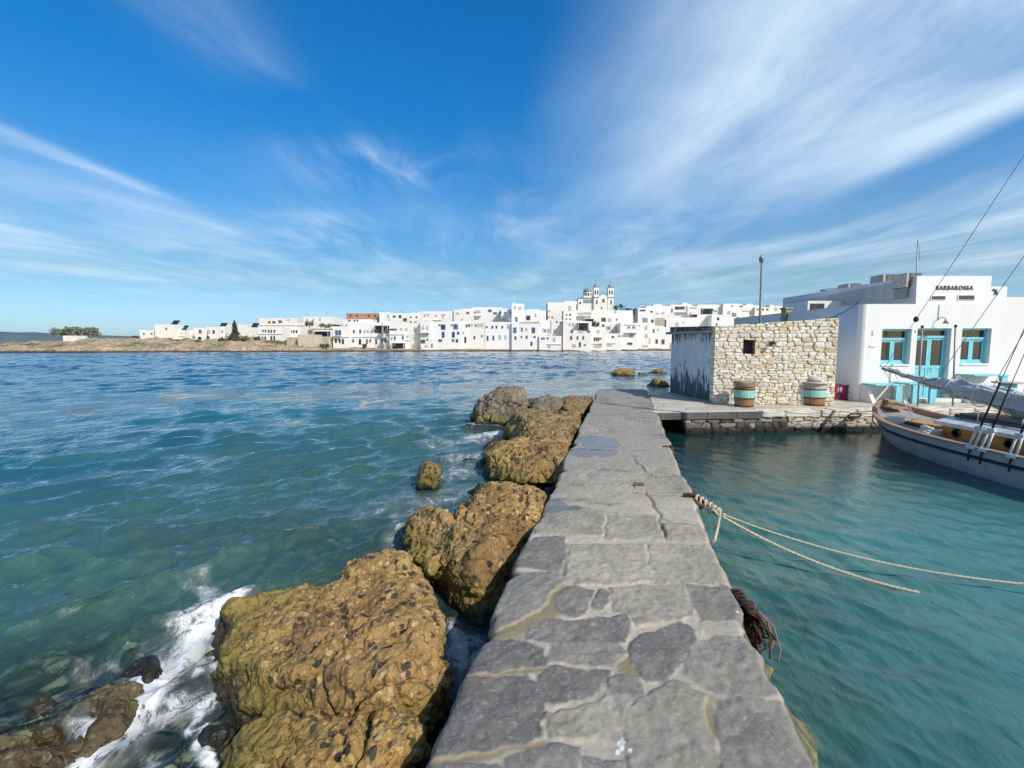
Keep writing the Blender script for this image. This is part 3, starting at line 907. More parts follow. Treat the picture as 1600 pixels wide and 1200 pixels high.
def build_sea():
    inv = np.linspace(1 / 1.25, 1 / 24.0, 740)
    rr = np.concatenate([[0.02, 0.3, 0.8], 1 / inv, np.arange(24.4, 135, .28), np.geomspace(137, 9000, 40)])
    th = np.concatenate([np.linspace(-180, -66, 40)[:-1], np.linspace(-66, 66, 760), np.linspace(66, 180, 40)[1:]]) * PI / 180
    R, TH = np.meshgrid(rr, th, indexing='ij')
    X, Y = R * np.sin(TH), R * np.cos(TH)
    rng = np.random.default_rng(5)
    spacing = np.gradient(rr)[:, None]
    H1 = np.zeros(X.shape); DX = H1.copy(); DY = H1.copy()

    def waves(K, l0, l1, ang, spread, a0):
        h = np.zeros(X.shape); dx = h.copy(); dy = h.copy()
        for _ in range(K):
            lam = math.exp(rng.uniform(math.log(l0), math.log(l1)))
            a = math.radians(ang + rng.normal(0, spread))
            k = 2 * PI / lam
            ph = k * (X * math.cos(a) + Y * math.sin(a)) + rng.uniform(0, 7)
            am = a0 * lam * rng.uniform(.5, 1.3) * np.clip(1.5 - spacing * 3 / lam, 0, 1)
            h += am * np.sin(ph)
            dx += am * .95 * np.cos(ph) * math.cos(a); dy += am * .95 * np.cos(ph) * math.sin(a)
        return h, dx, dy
    Ha, Dxa, Dya = waves(140, .10, 1.1, -54, 30, .0100)
    Hm, Dxm, Dym = waves(30, .8, 2.4, -52, 40, .0058)
    Hl, Dxl, Dyl = waves(8, 1.6, 5, -45, 22, .0040)
    Hb, Dxb, Dyb = waves(60, .09, .60, 40, 28, .0062)
    sd = jetty_side(X, Y)
    harb = ((sd > -0.5) & (Y < 16)).astype(float)
    gust = 0.75 + 0.45 * fbm(np.stack([X * .3, Y * .3, X * 0], -1), 2, 77)
    shoal = np.where(Y > 15.5, 1.0, 0.5 + 0.5 * sstep(-sd, 0, 2.0))
    openw = (1 - harb) * gust * shoal
    fw = sstep(R, 9, 40)
    Ha = Ha + Hm * fw; Dxa = Dxa + Dxm * fw; Dya = Dya + Dym * fw
    calm = 0.42 + 0.58 * (1 - sstep(Y, 4.2, 8.0))
    Hb = Hb * calm; Dxb = Dxb * calm; Dyb = Dyb * calm
    Z = (Ha + Hl) * openw + Hb * harb
    X2 = X + (Dxa + Dxl) * openw + Dxb * harb
    Y2 = Y + (Dya + Dyl) * openw + Dyb * harb
    dep = np.where(R < 40, sea_depth(X, Y), 6.0)
    foam = np.zeros(X.shape)
    msk = R < 16
    pf = np.stack([X[msk] * 5, Y[msk] * 5, X[msk] * 0], -1)
    fwx, fwy = .09 * fbm(pf, 3, 101), .09 * fbm(pf, 3, 102)
    for pl, wd, stg in FOAM:
        d_ = seg_dist(X[msk] + fwx, Y[msk] + fwy, [P2(*q, 0) for q in pl])
        wd *= 1.1
        foam[msk] = np.maximum(foam[msk], stg * np.exp(-(d_ / wd) ** 2))
    foam *= np.where((sd > -0.02), 0, 1)
    Z = Z + 0.035 * foam * (0.5 + vnoise(np.stack([X * 7, Y * 7, X * 0], -1), 3))
    P = np.stack([X2, Y2, Z], -1)
    me = grid_mesh('sea', P, {'depth': dep, 'foam': foam, 'harb': harb})
    m, g = new_mat('sea_water')
    ps = g.pos()
    hb = g.attr('harb')
    r1 = g.noise(g.map(ps, (1, .55, 1), (0, 0, math.radians(40))), 3.0, 3, .55, .4)
    r2 = g.noise(g.map(ps, (1, .5, 1), (0, 0, math.radians(50))), 9.0, 4, .6, .3)
    r3 = g.noise(g.map(ps, (1, .6, 1), (0, 0, math.radians(35))), 0.9, 3, .5, .3)
    r4 = g.noise(g.map(ps, (1, .38, 1), (0, 0, math.radians(-42))), 14.0, 4, .6, .3)
    r5 = g.noise(g.map(ps, (1, .4, 1), (0, 0, math.radians(44))), 24.0, 3, .6, .3)
    opn = g.m('ADD', g.m('MULTIPLY', r1, .055), g.m('ADD', g.m('ADD', g.m('MULTIPLY', r2, .026), g.m('MULTIPLY', r5, .009)), g.m('MULTIPLY', r3, .07)))
    hbh = g.m('ADD', g.m('MULTIPLY', r4, .014), g.m('MULTIPLY', g.noise(g.map(ps, (1, .3, 1), (0, 0, math.radians(-48))), 5.0, 2, .5, .4), .012))
    hbh = g.m('MULTIPLY', hbh, g.m('ADD', .55, g.m('MULTIPLY', g.sm(g.sep(ps)[1], 8.0, 4.2), .45)))
    h = g.m('ADD', g.m('MULTIPLY', opn, g.m('SUBTRACT', 1.0, hb)), g.m('MULTIPLY', hbh, hb))
    nrm = g.bump(h, 1.0, 1.0)
    fr = g.n('ShaderNodeFresnel', {'IOR': 1.333, 'Normal': nrm}).outputs[0]
    gl = g.n('ShaderNodeBsdfGlossy', {'Color': (1, 1, 1), 'Roughness': 0.04, 'Normal': nrm}).outputs[0]
    dp = g.attr('depth')
    patch = g.noise(ps, 0.22, 4, .55, .6)
    bodyo = g.mix(g.sm(patch, .42, .62), (0.013, 0.090, 0.128), (0.034, 0.148, 0.155))
    bodyo = g.mix(g.sm(dp, 2.6, 0.9), bodyo, (0.068, 0.162, 0.150))
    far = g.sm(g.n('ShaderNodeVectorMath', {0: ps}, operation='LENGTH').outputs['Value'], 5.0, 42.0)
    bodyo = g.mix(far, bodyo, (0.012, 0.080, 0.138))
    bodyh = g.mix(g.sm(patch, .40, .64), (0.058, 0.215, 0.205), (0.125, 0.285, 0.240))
    bodyh = g.mix(g.sm(g.m('ADD', g.sep(ps)[1], g.m('MULTIPLY', patch, 2.0)), 5.4, 9.6), bodyh, (0.010, 0.050, 0.050))  # darker towards the quay: weedy bottom plus painted-in wall reflection and shade
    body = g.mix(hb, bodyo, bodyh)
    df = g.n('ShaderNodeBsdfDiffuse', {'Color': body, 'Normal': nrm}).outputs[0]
    tint = g.mix(g.sm(dp, .1, 1.4), (0.90, 0.95, 0.92), (0.42, 0.74, 0.68))
    tr = g.n('ShaderNodeBsdfTransparent', {'Color': tint}).outputs[0]
    clear = g.m('EXPONENT', g.m('MULTIPLY', dp, -0.85))
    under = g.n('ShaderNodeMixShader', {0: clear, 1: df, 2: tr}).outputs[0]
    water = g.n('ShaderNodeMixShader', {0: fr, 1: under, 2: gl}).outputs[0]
    fa = g.attr('foam')
    fv = g.map(ps, (1, .55, 1), (0, 0, .15))
    fn = g.noise(fv, 5.5, 9, .70, 1.6)
    fl = g.noise(fv, 15.0, 6, .62, 2.0)
    lace = g.m('SUBTRACT', 1.0, g.m('MULTIPLY', g.m('ABSOLUTE', g.m('SUBTRACT', fl, .5)), 7.0), clamp=True)
    lace2 = g.m('SUBTRACT', 1.0, g.m('MULTIPLY', g.m('ABSOLUTE', g.m('SUBTRACT', fn, .5)), 8.0), clamp=True)
    web = g.m('MAXIMUM', lace, lace2)
    dens = g.m('ADD', g.m('SUBTRACT', g.m('MULTIPLY', fa, 1.0), .80), g.m('ADD', g.m('MULTIPLY', web, .50), g.m('MULTIPLY', g.m('SUBTRACT', fn, .5), 2.3)))
    ff = g.m('MULTIPLY', g.sm(dens, -.08, .75), g.sm(fa, .04, .3))
    fd = g.n('ShaderNodeBsdfDiffuse', {'Color': (0.78, 0.80, 0.80)}).outputs[0]
    film = g.m('MULTIPLY', g.sm(fa, .12, .8), g.m('ADD', .10, g.m('MULTIPLY', g.sm(fn, .40, .66), .38)))
    ff = g.m('MAXIMUM', ff, film)
    out = g.n('ShaderNodeMixShader', {0: g.m('MULTIPLY', ff, .93), 1: water, 2: fd}).outputs[0]
    g.n('ShaderNodeOutputMaterial', {0: out})
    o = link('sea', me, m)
    props(o, kind='structure')
    # bottom of the shallows
    bx = np.linspace(-14, 16, 330); by = np.linspace(-2, 24, 260)
    BX, BY = np.meshgrid(bx, by, indexing='xy')
    BZ = -sea_depth(BX, BY)
    me = grid_mesh('seabed', np.stack([BX, BY, BZ], -1))
    m, g = new_mat('seabed_stones')
    ps = g.pos()
    vv = g.n('ShaderNodeTexVoronoi', {'Vector': g.map(ps, (1, 1, .5)), 'Scale': 5.0})
    c = g.ramp(g.sep(vv.outputs[1])[0], [(0, (0.07, 0.066, 0.04)), (.4, (0.21, 0.19, 0.12)), (.8, (0.38, 0.35, 0.24)), (1, (.55, .52, .4))])
    c = g.mix(g.sm(vv.outputs[0], .35, .7), c, (0.03, 0.032, 0.02))
    principled(g, c, .9, g.bump(g.m('SUBTRACT', 1.0, vv.outputs[0]), .8, .06))
    o = link('seabed', me, m)
    props(o, kind='structure')


build_sea()

# ================================================================ COMMON MATERIALS
def plaster(name, col, dirt=0.25, rough=0.85):
    m, g = new_mat(name)
    ps = g.pos()
    n1 = g.noise(g.map(ps, (1, 1, .35)), 1.6, 5, .6)
    n2 = g.noise(ps, 12.0, 4, .6)
    c = g.mix(g.m('MULTIPLY', g.sm(n1, .42, .75), dirt), col, tuple(x * k for x, k in zip(col, (.68, .66, .62))))
    c = g.mix(g.m('MULTIPLY', g.sm(n2, .55, .75), dirt * .4), c, tuple(x * .8 for x in col))
    principled(g, c, rough, g.bump(n2, .25, .02), 0, .25)
    return m


M_WHITE = plaster('whitewash', (0.745, 0.74, 0.725), .14)
M_WHITE2 = plaster('warm_whitewash', (0.75, 0.73, 0.675), .2)
M_WHITE3 = plaster('weathered_whitewash', (0.70, 0.69, 0.66), .45)
M_BEIGE = plaster('bare_beige_render', (0.52, 0.47, 0.38), .5)
M_CONC = plaster('grey_concrete', (0.36, 0.35, 0.33), .6)
M_TURQ = simple('turquoise_paint', (0.21, 0.60, 0.68), (0.17, 0.53, 0.61), 6, .45, .1)
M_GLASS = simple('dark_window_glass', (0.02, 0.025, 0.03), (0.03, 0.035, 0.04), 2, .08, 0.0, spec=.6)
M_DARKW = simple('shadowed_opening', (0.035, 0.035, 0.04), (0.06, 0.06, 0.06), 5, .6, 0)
M_IRON = simple('rusty_iron', (0.17, 0.065, 0.03), (0.06, 0.03, 0.02), 30, .8, .5)
M_STEEL = simple('grey_painted_steel', (0.30, 0.31, 0.32), (0.22, 0.23, 0.24), 10, .45, .05, metallic=.3)
M_BLACK = simple('black_rubber', (0.02, 0.02, 0.022), (0.03, 0.03, 0.03), 20, .6, .1)
M_ROPE = simple('cream_rope', (0.62, 0.55, 0.40), (0.48, 0.41, 0.28), 60, .9, .8, bscale=200)
M_OLDROPE = simple('old_brown_rope', (0.10, 0.05, 0.035), (0.045, 0.03, 0.025), 25, .95, .8, bscale=120)
M_PAVE = None


def layout_rubble(wid, hei, seed, rh=(.07, .15), rw=(.12, .38)):
    """centres of coursed rubble stones"""
    r = random.Random(seed)
    pts = []
    y = -.05
    while y < hei + .1:
        h = r.uniform(*rh)
        x = -r.uniform(0, .3)
        while x < wid + .2:
            w_ = r.uniform(*rw)
            pts.append((x + w_ / 2, y + h / 2 + r.uniform(-.25, .25) * h, w_, h))
            x += w_
        y += h
    return np.array(pts)


def rubble_relief(name, wid, h0, h1, du, seed, relief=.02, holes=(), skirt=.25, rh=(.07, .15), rw=(.12, .38), wave=.0):
    """stone wall face in local x (width) / z (height), facing -y; returns mesh with attributes"""
    pts = layout_rubble(wid, max(h0, h1), seed, rh, rw)
    nu, nv = int(wid / du) + 1, int(max(h0, h1) / du) + 1
    U, T = np.meshgrid(np.linspace(0, wid, nu), np.linspace(0, 1, nv), indexing='ij')
    top = h0 + (h1 - h0) * U / wid + wave * fbm(np.stack([U * 3, U * 0, U * 0], -1), 3, seed)
    V = T * top
    wu = U + .02 * fbm(np.stack([U * 8, V * 8, U * 0], -1), 3, seed + 1)
    wv = V + .016 * fbm(np.stack([U * 8, V * 8, U * 0 + 4], -1), 3, seed + 2)
    f1 = np.full(U.shape, 99.); f2 = f1.copy(); idx = np.zeros(U.shape, int)
    for i, (cx, cy, ww, hh) in enumerate(pts):
        dx, dy = (wu - cx) / (ww * .5), (wv - cy) / (hh * .5)
        d_ = (np.abs(dx) ** 3.2 + np.abs(dy) ** 3.2) ** (1 / 3.2)
        new = d_ < f1
        f2 = np.where(new, f1, np.minimum(f2, d_))
        idx = np.where(new, i, idx)
        f1 = np.where(new, d_, f1)
    rnd = np.random.default_rng(seed).random(len(pts))[idx]
    rnd2 = np.random.default_rng(seed + 1).random(len(pts))[idx]
    jt = sstep((f2 - f1), .05, .38)
    hgt = relief * jt * (.55 + .6 * rnd2) + .006 * fbm(np.stack([U * 14, V * 14, rnd * 9], -1), 3, seed + 5) + .012 * fbm(np.stack([U * 4, V * 4, rnd * 9], -1), 2, seed + 6)
    P = np.stack([U, -hgt, V], -1)
    # return edges on all four sides
    keep = np.ones((nu - 1, nv - 1), bool)
    uc, vc = (U[:-1, :-1] + U[1:, 1:]) / 2, (V[:-1, :-1] + V[1:, 1:]) / 2
    for (a0, a1, b0, b1) in holes:
        keep &= ~((uc > a0) & (uc < a1) & (vc > b0) & (vc < b1))
    if skirt > 0:
        def pad(M_, fn):
            M_ = np.concatenate([fn(M_[:1]), M_, fn(M_[-1:])], 0)
            return np.concatenate([fn(M_[:, :1]), M_, fn(M_[:, -1:])], 1)
        def back(q):
            q = q.copy(); q[..., 1] = skirt; return q
        P = pad(P, back)
        idf = lambda q: q
        jt, rnd, rnd2 = pad(jt, idf), pad(rnd, idf), pad(rnd2, idf)
        keep = np.pad(keep, 1, constant_values=True)
    return grid_mesh(name, P, {'joint': jt, 'rnd': rnd, 'rnd2': rnd2}, keep=keep)


def rubble_mat(name, stops, mortar, wet=False, dark=0):
    m, g = new_mat(name)
    ps = g.pos()
    n1 = g.noise(ps, 9, 5, .62)
    n2 = g.noise(ps, 60, 4, .6)
    c = g.ramp(g.attr('rnd'), stops)
    c = g.mix(g.m('MULTIPLY', g.sm(n1, .4, .7), .45), c, g.mix(1.0, c, (.72, .66, .58), 'MULTIPLY'))
    c = g.mix(g.m('MULTIPLY', g.sm(n2, .5, .35), .35), c, g.mix(1.0, c, (.5, .47, .43), 'MULTIPLY'))
    c = g.mix(g.attr('joint'), g.mix(n1, mortar, tuple(x * .6 for x in mortar)), c)
    rg = .85
    if wet:
        z = g.m('ADD', g.sep(g.world())[2], g.m('MULTIPLY', g.m('SUBTRACT', n1, .5), .1))
        c = g.mix(g.sm(z, .20, .05), c, (0.02, 0.02, 0.015))
    principled(g, c, rg, g.bump(g.m('ADD', n1, g.m('MULTIPLY', n2, .4)), .5, .015), 0, .25)
    return m


M_RUB = rubble_mat('cream_rubble_masonry', [(0, (.78, .70, .53)), (.12, (.66, .50, .27)), (.18, (.82, .77, .66)), (.45, (.82, .78, .69)), (.6, (.74, .68, .54)), (.75, (.78, .74, .68)), (.88, (.72, .60, .41)), (.95, (.64, .64, .63)), (1, (.62, .44, .26))], (.36, .30, .22))
M_QUAY = rubble_mat('quay_rubble', [(0, (.07, .065, .055)), (.4, (.14, .13, .11)), (.7, (.22, .2, .17)), (.9, (.34, .31, .26)), (1, (.5, .47, .41))], (.03, .028, .024), wet=True)
M_QUAYL = rubble_mat('pale_quay_rubble', [(0, (.35, .3, .24)), (.4, (.5, .46, .38)), (.7, (.58, .54, .46)), (.9, (.42, .36, .28)), (1, (.66, .62, .55))], (.13, .11, .085), wet=True)

# ================================================================ QUAY
QA = at(1024, 645, TOP)                       # corner where the quay meets the jetty
QD = (at(1380, 640, TOP) - QA); QD.z = 0
QD.normalize()                                # direction along the quay front
QL = 15.0


def qp(s, back=0.0, z=TOP):
    nrm = Vector((-QD.y, QD.x, 0))
    p = QA + QD * s + nrm * back
    return Vector((p.x, p.y, z))


def s_at(px):
    """distance along the quay front for a pixel column"""
    k = (px - 800) / FPX
    # QA.x + s QD.x = k * (QA.y + s QD.y)
    return (k * QA.y - QA.x) / (QD.x - k * QD.y)


quay = thing('stone_quay', 'low stone quay with pale paving in front of the stone hut', 'quay', tuple(qp(0, 0, 0)))
_q = Vector(quay.location)
# paving, one relief sheet
backA = at(1012, 616, TOP)
outline = [qp(0), qp(QL), Vector((26, 13, TOP)), Vector((26, 26, TOP)), Vector((9.2, 26, TOP)), Vector((6.2, 17.5, TOP)), Vector((5.12, 15.3, TOP)), Vector((backA.x + .05, backA.y, TOP))]
m, g = new_mat('quay_paving')
ps = g.pos()
n1 = g.noise(g.map(ps, (.6, 1.5, 1)), 1.6, 6, .62, .3); n2 = g.noise(ps, 18, 5, .65)
vq = g.n('ShaderNodeTexVoronoi', {'Vector': g.map(ps, (.8, 1.3, 1)), 'Scale': 1.3}, feature='DISTANCE_TO_EDGE').outputs[0]
c = g.mix(g.sm(n1, .36, .66), (.46, .42, .34), (.60, .56, .47))
c = g.mix(g.m('MULTIPLY', g.sm(n2, .5, .34), .5), c, (.16, .145, .115))
c = g.mix(g.m('MULTIPLY', g.sm(vq, .03, .008), .55), c, (.15, .13, .1))
principled(g, c, .8, g.bump(g.m('ADD', n2, g.m('MULTIPLY', g.sm(vq, 0, .03), .8)), .5, .03), 0, .3)
M_PAVE = m
mb = MB()
mb.prism([Vector(p) - _q - Vector((0, 0, .004)) for p in outline], (0, 0, -.13))
mb.build('paving', M_PAVE, quay)
# body of the quay set back behind the face, starting where the dark culvert ends
sc = s_at(1074)
mb = MB()
mb.prism([qp(sc, .12, .36) - _q, qp(QL, .12, .36) - _q, Vector((26, 13, .36)) - _q, Vector((26, 26, .36)) - _q, Vector((9.3, 26, .36)) - _q, Vector((6.3, 17.5, .36)) - _q, Vector((5.2, 15.2, .36)) - _q, qp(sc, 3.0, .36) - _q], (0, 0, -2.4))
mb.build('core', M_QUAY, quay)
# coping slabs along the edge: dark blocks at the jetty end, pale worn ones further on
rng_q = random.Random(4)
m, g = new_mat('dark_coping'); ps = g.pos()
n1 = g.noise(ps, 4, 5, .6); n2 = g.noise(ps, 40, 4, .6)
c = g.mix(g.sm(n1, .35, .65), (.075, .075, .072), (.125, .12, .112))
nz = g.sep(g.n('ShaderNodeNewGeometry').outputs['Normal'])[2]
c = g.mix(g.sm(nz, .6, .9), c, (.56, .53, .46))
principled(g, c, .75, g.bump(n2, .4, .01)); M_COPD = m
M_COPL = simple('pale_coping', (.68, .64, .55), (.50, .46, .38), 5, .85, .6, bscale=22)
s = -.02
ang = math.atan2(QD.y, QD.x)
while s < QL:
    L = rng_q.uniform(.55, 1.0)
    dark = s < s_at(1190)
    h = .17 if dark else rng_q.uniform(.12, .17)
    mb = MB()
    nseg = 9
    c_ = qp(s + L / 2, .12 if dark else .14, TOP - h / 2 + .006) - _q
    mb.box(c_, (L - .012, .32 if dark else .34 + rng_q.uniform(-.04, .04), h), Matrix.Rotation(ang, 3, 'Z'), .012 if dark else .03)
    if not dark:
        bmesh.ops.subdivide_edges(mb.b, edges=mb.b.edges[:], cuts=2, use_grid_fill=True)
        for v_ in mb.b.verts:
            v_.co += Vector([rng_q.uniform(-.012, .012) for _ in range(3)])
    mb.build('coping_stone', M_COPD if dark else M_COPL, quay)
    s += L
# rubble face under the coping
s0, s1 = sc, s_at(1235)
for a, b, mt, sd in ((s0, s1, M_QUAY, 12), (s1, QL, M_QUAYL, 13)):
    me = rubble_relief('facing', b - a, 1.15, 1.15, .022, sd, .045, rh=(.06, .13), rw=(.14, .42), skirt=.14)
    o = link('facing', me, mt, quay)
    o.location = qp(a, .02, -.78) - _q
    o.rotation_euler = (0, 0, ang)
    if mt is M_QUAYL: o['label'] = 'pale rubble stretch of the quay face'
# iron mooring loop fixed on the quay front
mb = MB()
s = s_at(1337)
mb.tube([qp(s - .14, -.02, .36), qp(s - .13, -.10, .42), qp(s, -.12, .43), qp(s + .14, -.10, .41), qp(s + .14, -.02, .33), qp(s + .02, -.05, .30), qp(s - .13, -.03, .31)], .018, 8)
props(mb.build('mooring_loop', M_BLACK), 'black looped mooring strap bolted to the pale quay face', 'mooring loop')

# ================================================================ STONE HUT
h_l, h_r = at(1113, 630, TOP), at(1302, 634, TOP)
hut = thing('stone_hut', 'small square hut with cream rubble front and peeling blue grey side wall', 'hut', tuple(h_l))
ux = (h_r - h_l); ux.z = 0
WID = ux.length; ux.normalize()
uy = Vector((-ux.y, ux.x, 0))
hang = math.atan2(ux.y, ux.x)
zt0 = aty(1117, 510, h_l.y).z - TOP
zt1 = aty(1303, 497, h_r.y).z - TOP


def hp(a, b, z): return ux * a + uy * b + Vector((0, 0, z))      # local to the hut


def on_hut(px, py):
    """(along, up) on the hut's front plane"""
    r = ray(px, py); o_ = Vector((0, 0, EYE))
    n_ = uy
    t = (h_l - o_).dot(n_) / r.dot(n_)
    p = o_ + r * t - h_l
    return p.dot(ux), p.z


wa, wz1 = on_hut(1161, 531); wb, wz0 = on_hut(1179, 553)
me = rubble_relief('front_wall', WID, zt0, zt1, .014, 5, .022, holes=[(wa, wb, wz0, wz1)], skirt=.35, rh=(.055, .12), rw=(.10, .29), wave=.012)
o = link('front_wall', me, M_RUB, hut); o.rotation_euler = (0, 0, hang)
# recessed window with bars
mb = MB()
dp_ = .22
a0, a1, b0, b1 = wa, wb, wz0, wz1
for q in ([hp(a0, 0, b0), hp(a0, dp_, b0), hp(a0, dp_, b1), hp(a0, 0, b1)], [hp(a1, 0, b0), hp(a1, 0, b1), hp(a1, dp_, b1), hp(a1, dp_, b0)],
          [hp(a0, 0, b0), hp(a1, 0, b0), hp(a1, dp_, b0), hp(a0, dp_, b0)], [hp(a0, 0, b1), hp(a0, dp_, b1), hp(a1, dp_, b1), hp(a1, 0, b1)]):
    mb.poly(q)
win = mb.build('window', simple('rough_reveal', (.42, .38, .31), (.3, .27, .22), 8), hut, recalc=False)
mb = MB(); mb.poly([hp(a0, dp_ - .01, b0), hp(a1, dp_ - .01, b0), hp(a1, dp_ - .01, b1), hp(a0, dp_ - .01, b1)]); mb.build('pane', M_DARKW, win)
mb = MB()
for k in (1, 2): mb.tube([hp(a0 + (a1 - a0) * k / 3, .12, b0), hp(a0 + (a1 - a0) * k / 3, .12, b1)], .007, 6)
mb.build('bar', M_IRON, win)
# peeling side wall
b_l = at(1043, 613, TOP)
m, g = new_mat('peeling_paint'); ps = g.pos()
sz = g.sep(g.world())[2]; sy = g.sep(g.world())[1]
st = g.noise(g.map(ps, (1, 5, 1.1)), 2.3, 6, .68, .8)
sp = g.noise(g.map(ps, (1, 7, 3)), 3.5, 6, .7, 1.0)
low = g.m('MULTIPLY', g.sm(sz, 1.7, .55), .24)
high = g.m('MULTIPLY', g.sm(sz, 1.95, 2.4), .14)
f = g.m('ADD', g.m('ADD', st, low), high)
bare = g.m('MAXIMUM', g.sm(f, .605, .66), g.m('MULTIPLY', g.sm(sp, .62, .68), .8))
c = g.mix(g.sm(g.noise(ps, 3, 4), .35, .65), (.62, .66, .70), (.72, .74, .76))
c = g.mix(bare, c, g.mix(st, (.035, .05, .06), (.13, .145, .15)))
pk = g.noise(g.map(ps, (1, 2, 2)), 1.4, 2)
principled(g, c, .8, g.bump(g.m('MULTIPLY', bare, -1.0), .6, .02)); M_PEEL = m
bl = b_l - h_l
back_h = zt0 - .04
back_len = bl.length
mb = MB()
far_r = hp(WID - .05, 3.4, 0)
side_t = zt0 - .02
sideh = aty(1043, 526, b_l.y).z - TOP
lf = hp(.10, .30, 0)
bk = Vector((bl.x + .08, bl.y, 0))
rgt_b = hp(WID - .06, 3.3, 0); rgt_f = hp(WID - .06, .30, 0)
v4 = [lf, bk, rgt_b, rgt_f]
hts = [zt0 - .16, zt0 - .16, zt1 - .2, zt1 - .2]
bm = mb.b
lo = [bm.verts.new(p) for p in v4]
hi = [bm.verts.new(p + Vector((0, 0, h))) for p, h in zip(v4, hts)]
for i in range(4):
    bm.faces.new((lo[i], lo[(i + 1) % 4], hi[(i + 1) % 4], hi[i]))
bm.faces.new(hi)
mb.build('side_wall', M_PEEL, hut)
# roof slab with overhang, rubble upstand above it
mb = MB()
sd_ = (bk - lf).normalized(); sn_ = Vector((sd_.y, -sd_.x, 0))
if sn_.x > 0: sn_ = -sn_
Ls = (bk - lf).length
def sp_(t, o_, z): return lf + sd_ * t + sn_ * o_ + Vector((0, 0, z))
zr = zt0 - .16
mb.prism([sp_(-.02, .14, zr), sp_(Ls + .1, .16, zr), sp_(Ls + .1, -.5, zr), sp_(-.02, -.5, zr)], (0, 0, .075))
mb.build('roof_slab', M_CONC, hut)
me = rubble_relief('parapet', Ls + .1, .16, .10, .02, 9, .02, rh=(.05, .08), skirt=.3)
o = link('parapet', me, M_QUAY, hut)
pz = sp_(Ls + .05, .02, zr + .078)
o.location = pz
o.rotation_euler = (0, 0, math.atan2(-sd_.y, -sd_.x))
mb = MB(); mb.prism([hp(.05, .33, zt0 - .13), hp(WID - .08, .33, zt1 - .15), hp(WID - .08, 3.3, zt1 - .15), hp(.3, 3.0, zt0 - .13)], (0, 0, .06)); mb.build('roof', M_CONC, hut)
# rusty lamp bracket
la, lz = on_hut(1205, 537)
lmp = thing('wall_lamp', 'small rusty lamp bracket on the rubble hut front', 'wall lamp', tuple(h_l + hp(la, -.03, lz)), hang)
mb = MB(); mb.box((0, 0, 0), (.10, .03, .10), None, .008); mb.build('base_plate', M_IRON, lmp)
mb = MB(); mb.tube([(0, -.01, .0), (0, -.09, .05), (.0, -.13, .05)], .013, 8); mb.lathe([(.02, 0), (.05, .03), (.045, .07), (.015, .09)], (0, -.14, -.02), 14); mb.build('lamp_head', M_IRON, lmp)
# lamp mast behind the hut
Ym = 14.2
p0, p1 = aty(1187, 510, Ym), aty(1190, 406, Ym)
ms = thing('lamp_mast', 'tall thin grey mast with a small lantern head rising behind the stone hut', 'mast', (p0.x, Ym, TOP))
mb = MB(); mb.tube([(0, 0, 0), (0, 0, p0.z - TOP), (p1.x - p0.x, 0, p1.z - TOP)], [.032, .032, .022], 10); mb.build('pole', simple('weathered_pole', (.20, .18, .17), (.13, .11, .10), 12, .6), ms)
mb = MB(); tx = p1.x - p0.x
mb.lathe([(.03, 0), (.06, .02), (.075, .12), (.08, .13), (.03, .19), (.01, .24)], (tx, 0, p1.z - TOP - .08), 12); mb.build('lantern', M_STEEL, ms)
# masonry chimney post beside the mast
Yc = 16.5
c0, c1 = aty(1224, 500, Yc), aty(1233, 482, Yc)
mb = MB(); mb.box(((c0.x + c1.x) / 2, Yc, c1.z - .7), (c1.x - c0.x + .05, .28, 1.4), None, .03)
mb.box(((c0.x + c1.x) / 2, Yc, c1.z), (c1.x - c0.x + .12, .36, .06), None, .015)
bmesh.ops.subdivide_edges(mb.b, edges=mb.b.edges[:], cuts=2, use_grid_fill=True)
props(mb.build('stone_post', simple('mottled_stone', (.42, .36, .26), (.2, .17, .13), 7, .9, .6)), 'squat rough stone post rising behind the hut beside the long grey wall', 'post')

# ================================================================ BARREL TABLES
M_BWOOD = simple('barrel_oak', (.36, .21, .09), (.22, .12, .05), 3, .75, .3, stretch=(9, 9, .8), bscale=9)
M_BTURQ = simple('faded_turquoise', (.20, .52, .52), (.30, .55, .45), 5, .6, .2)
M_BGREY = simple('silvered_wood', (.50, .46, .40), (.36, .33, .28), 4, .8, .3, stretch=(1, 1, 3))


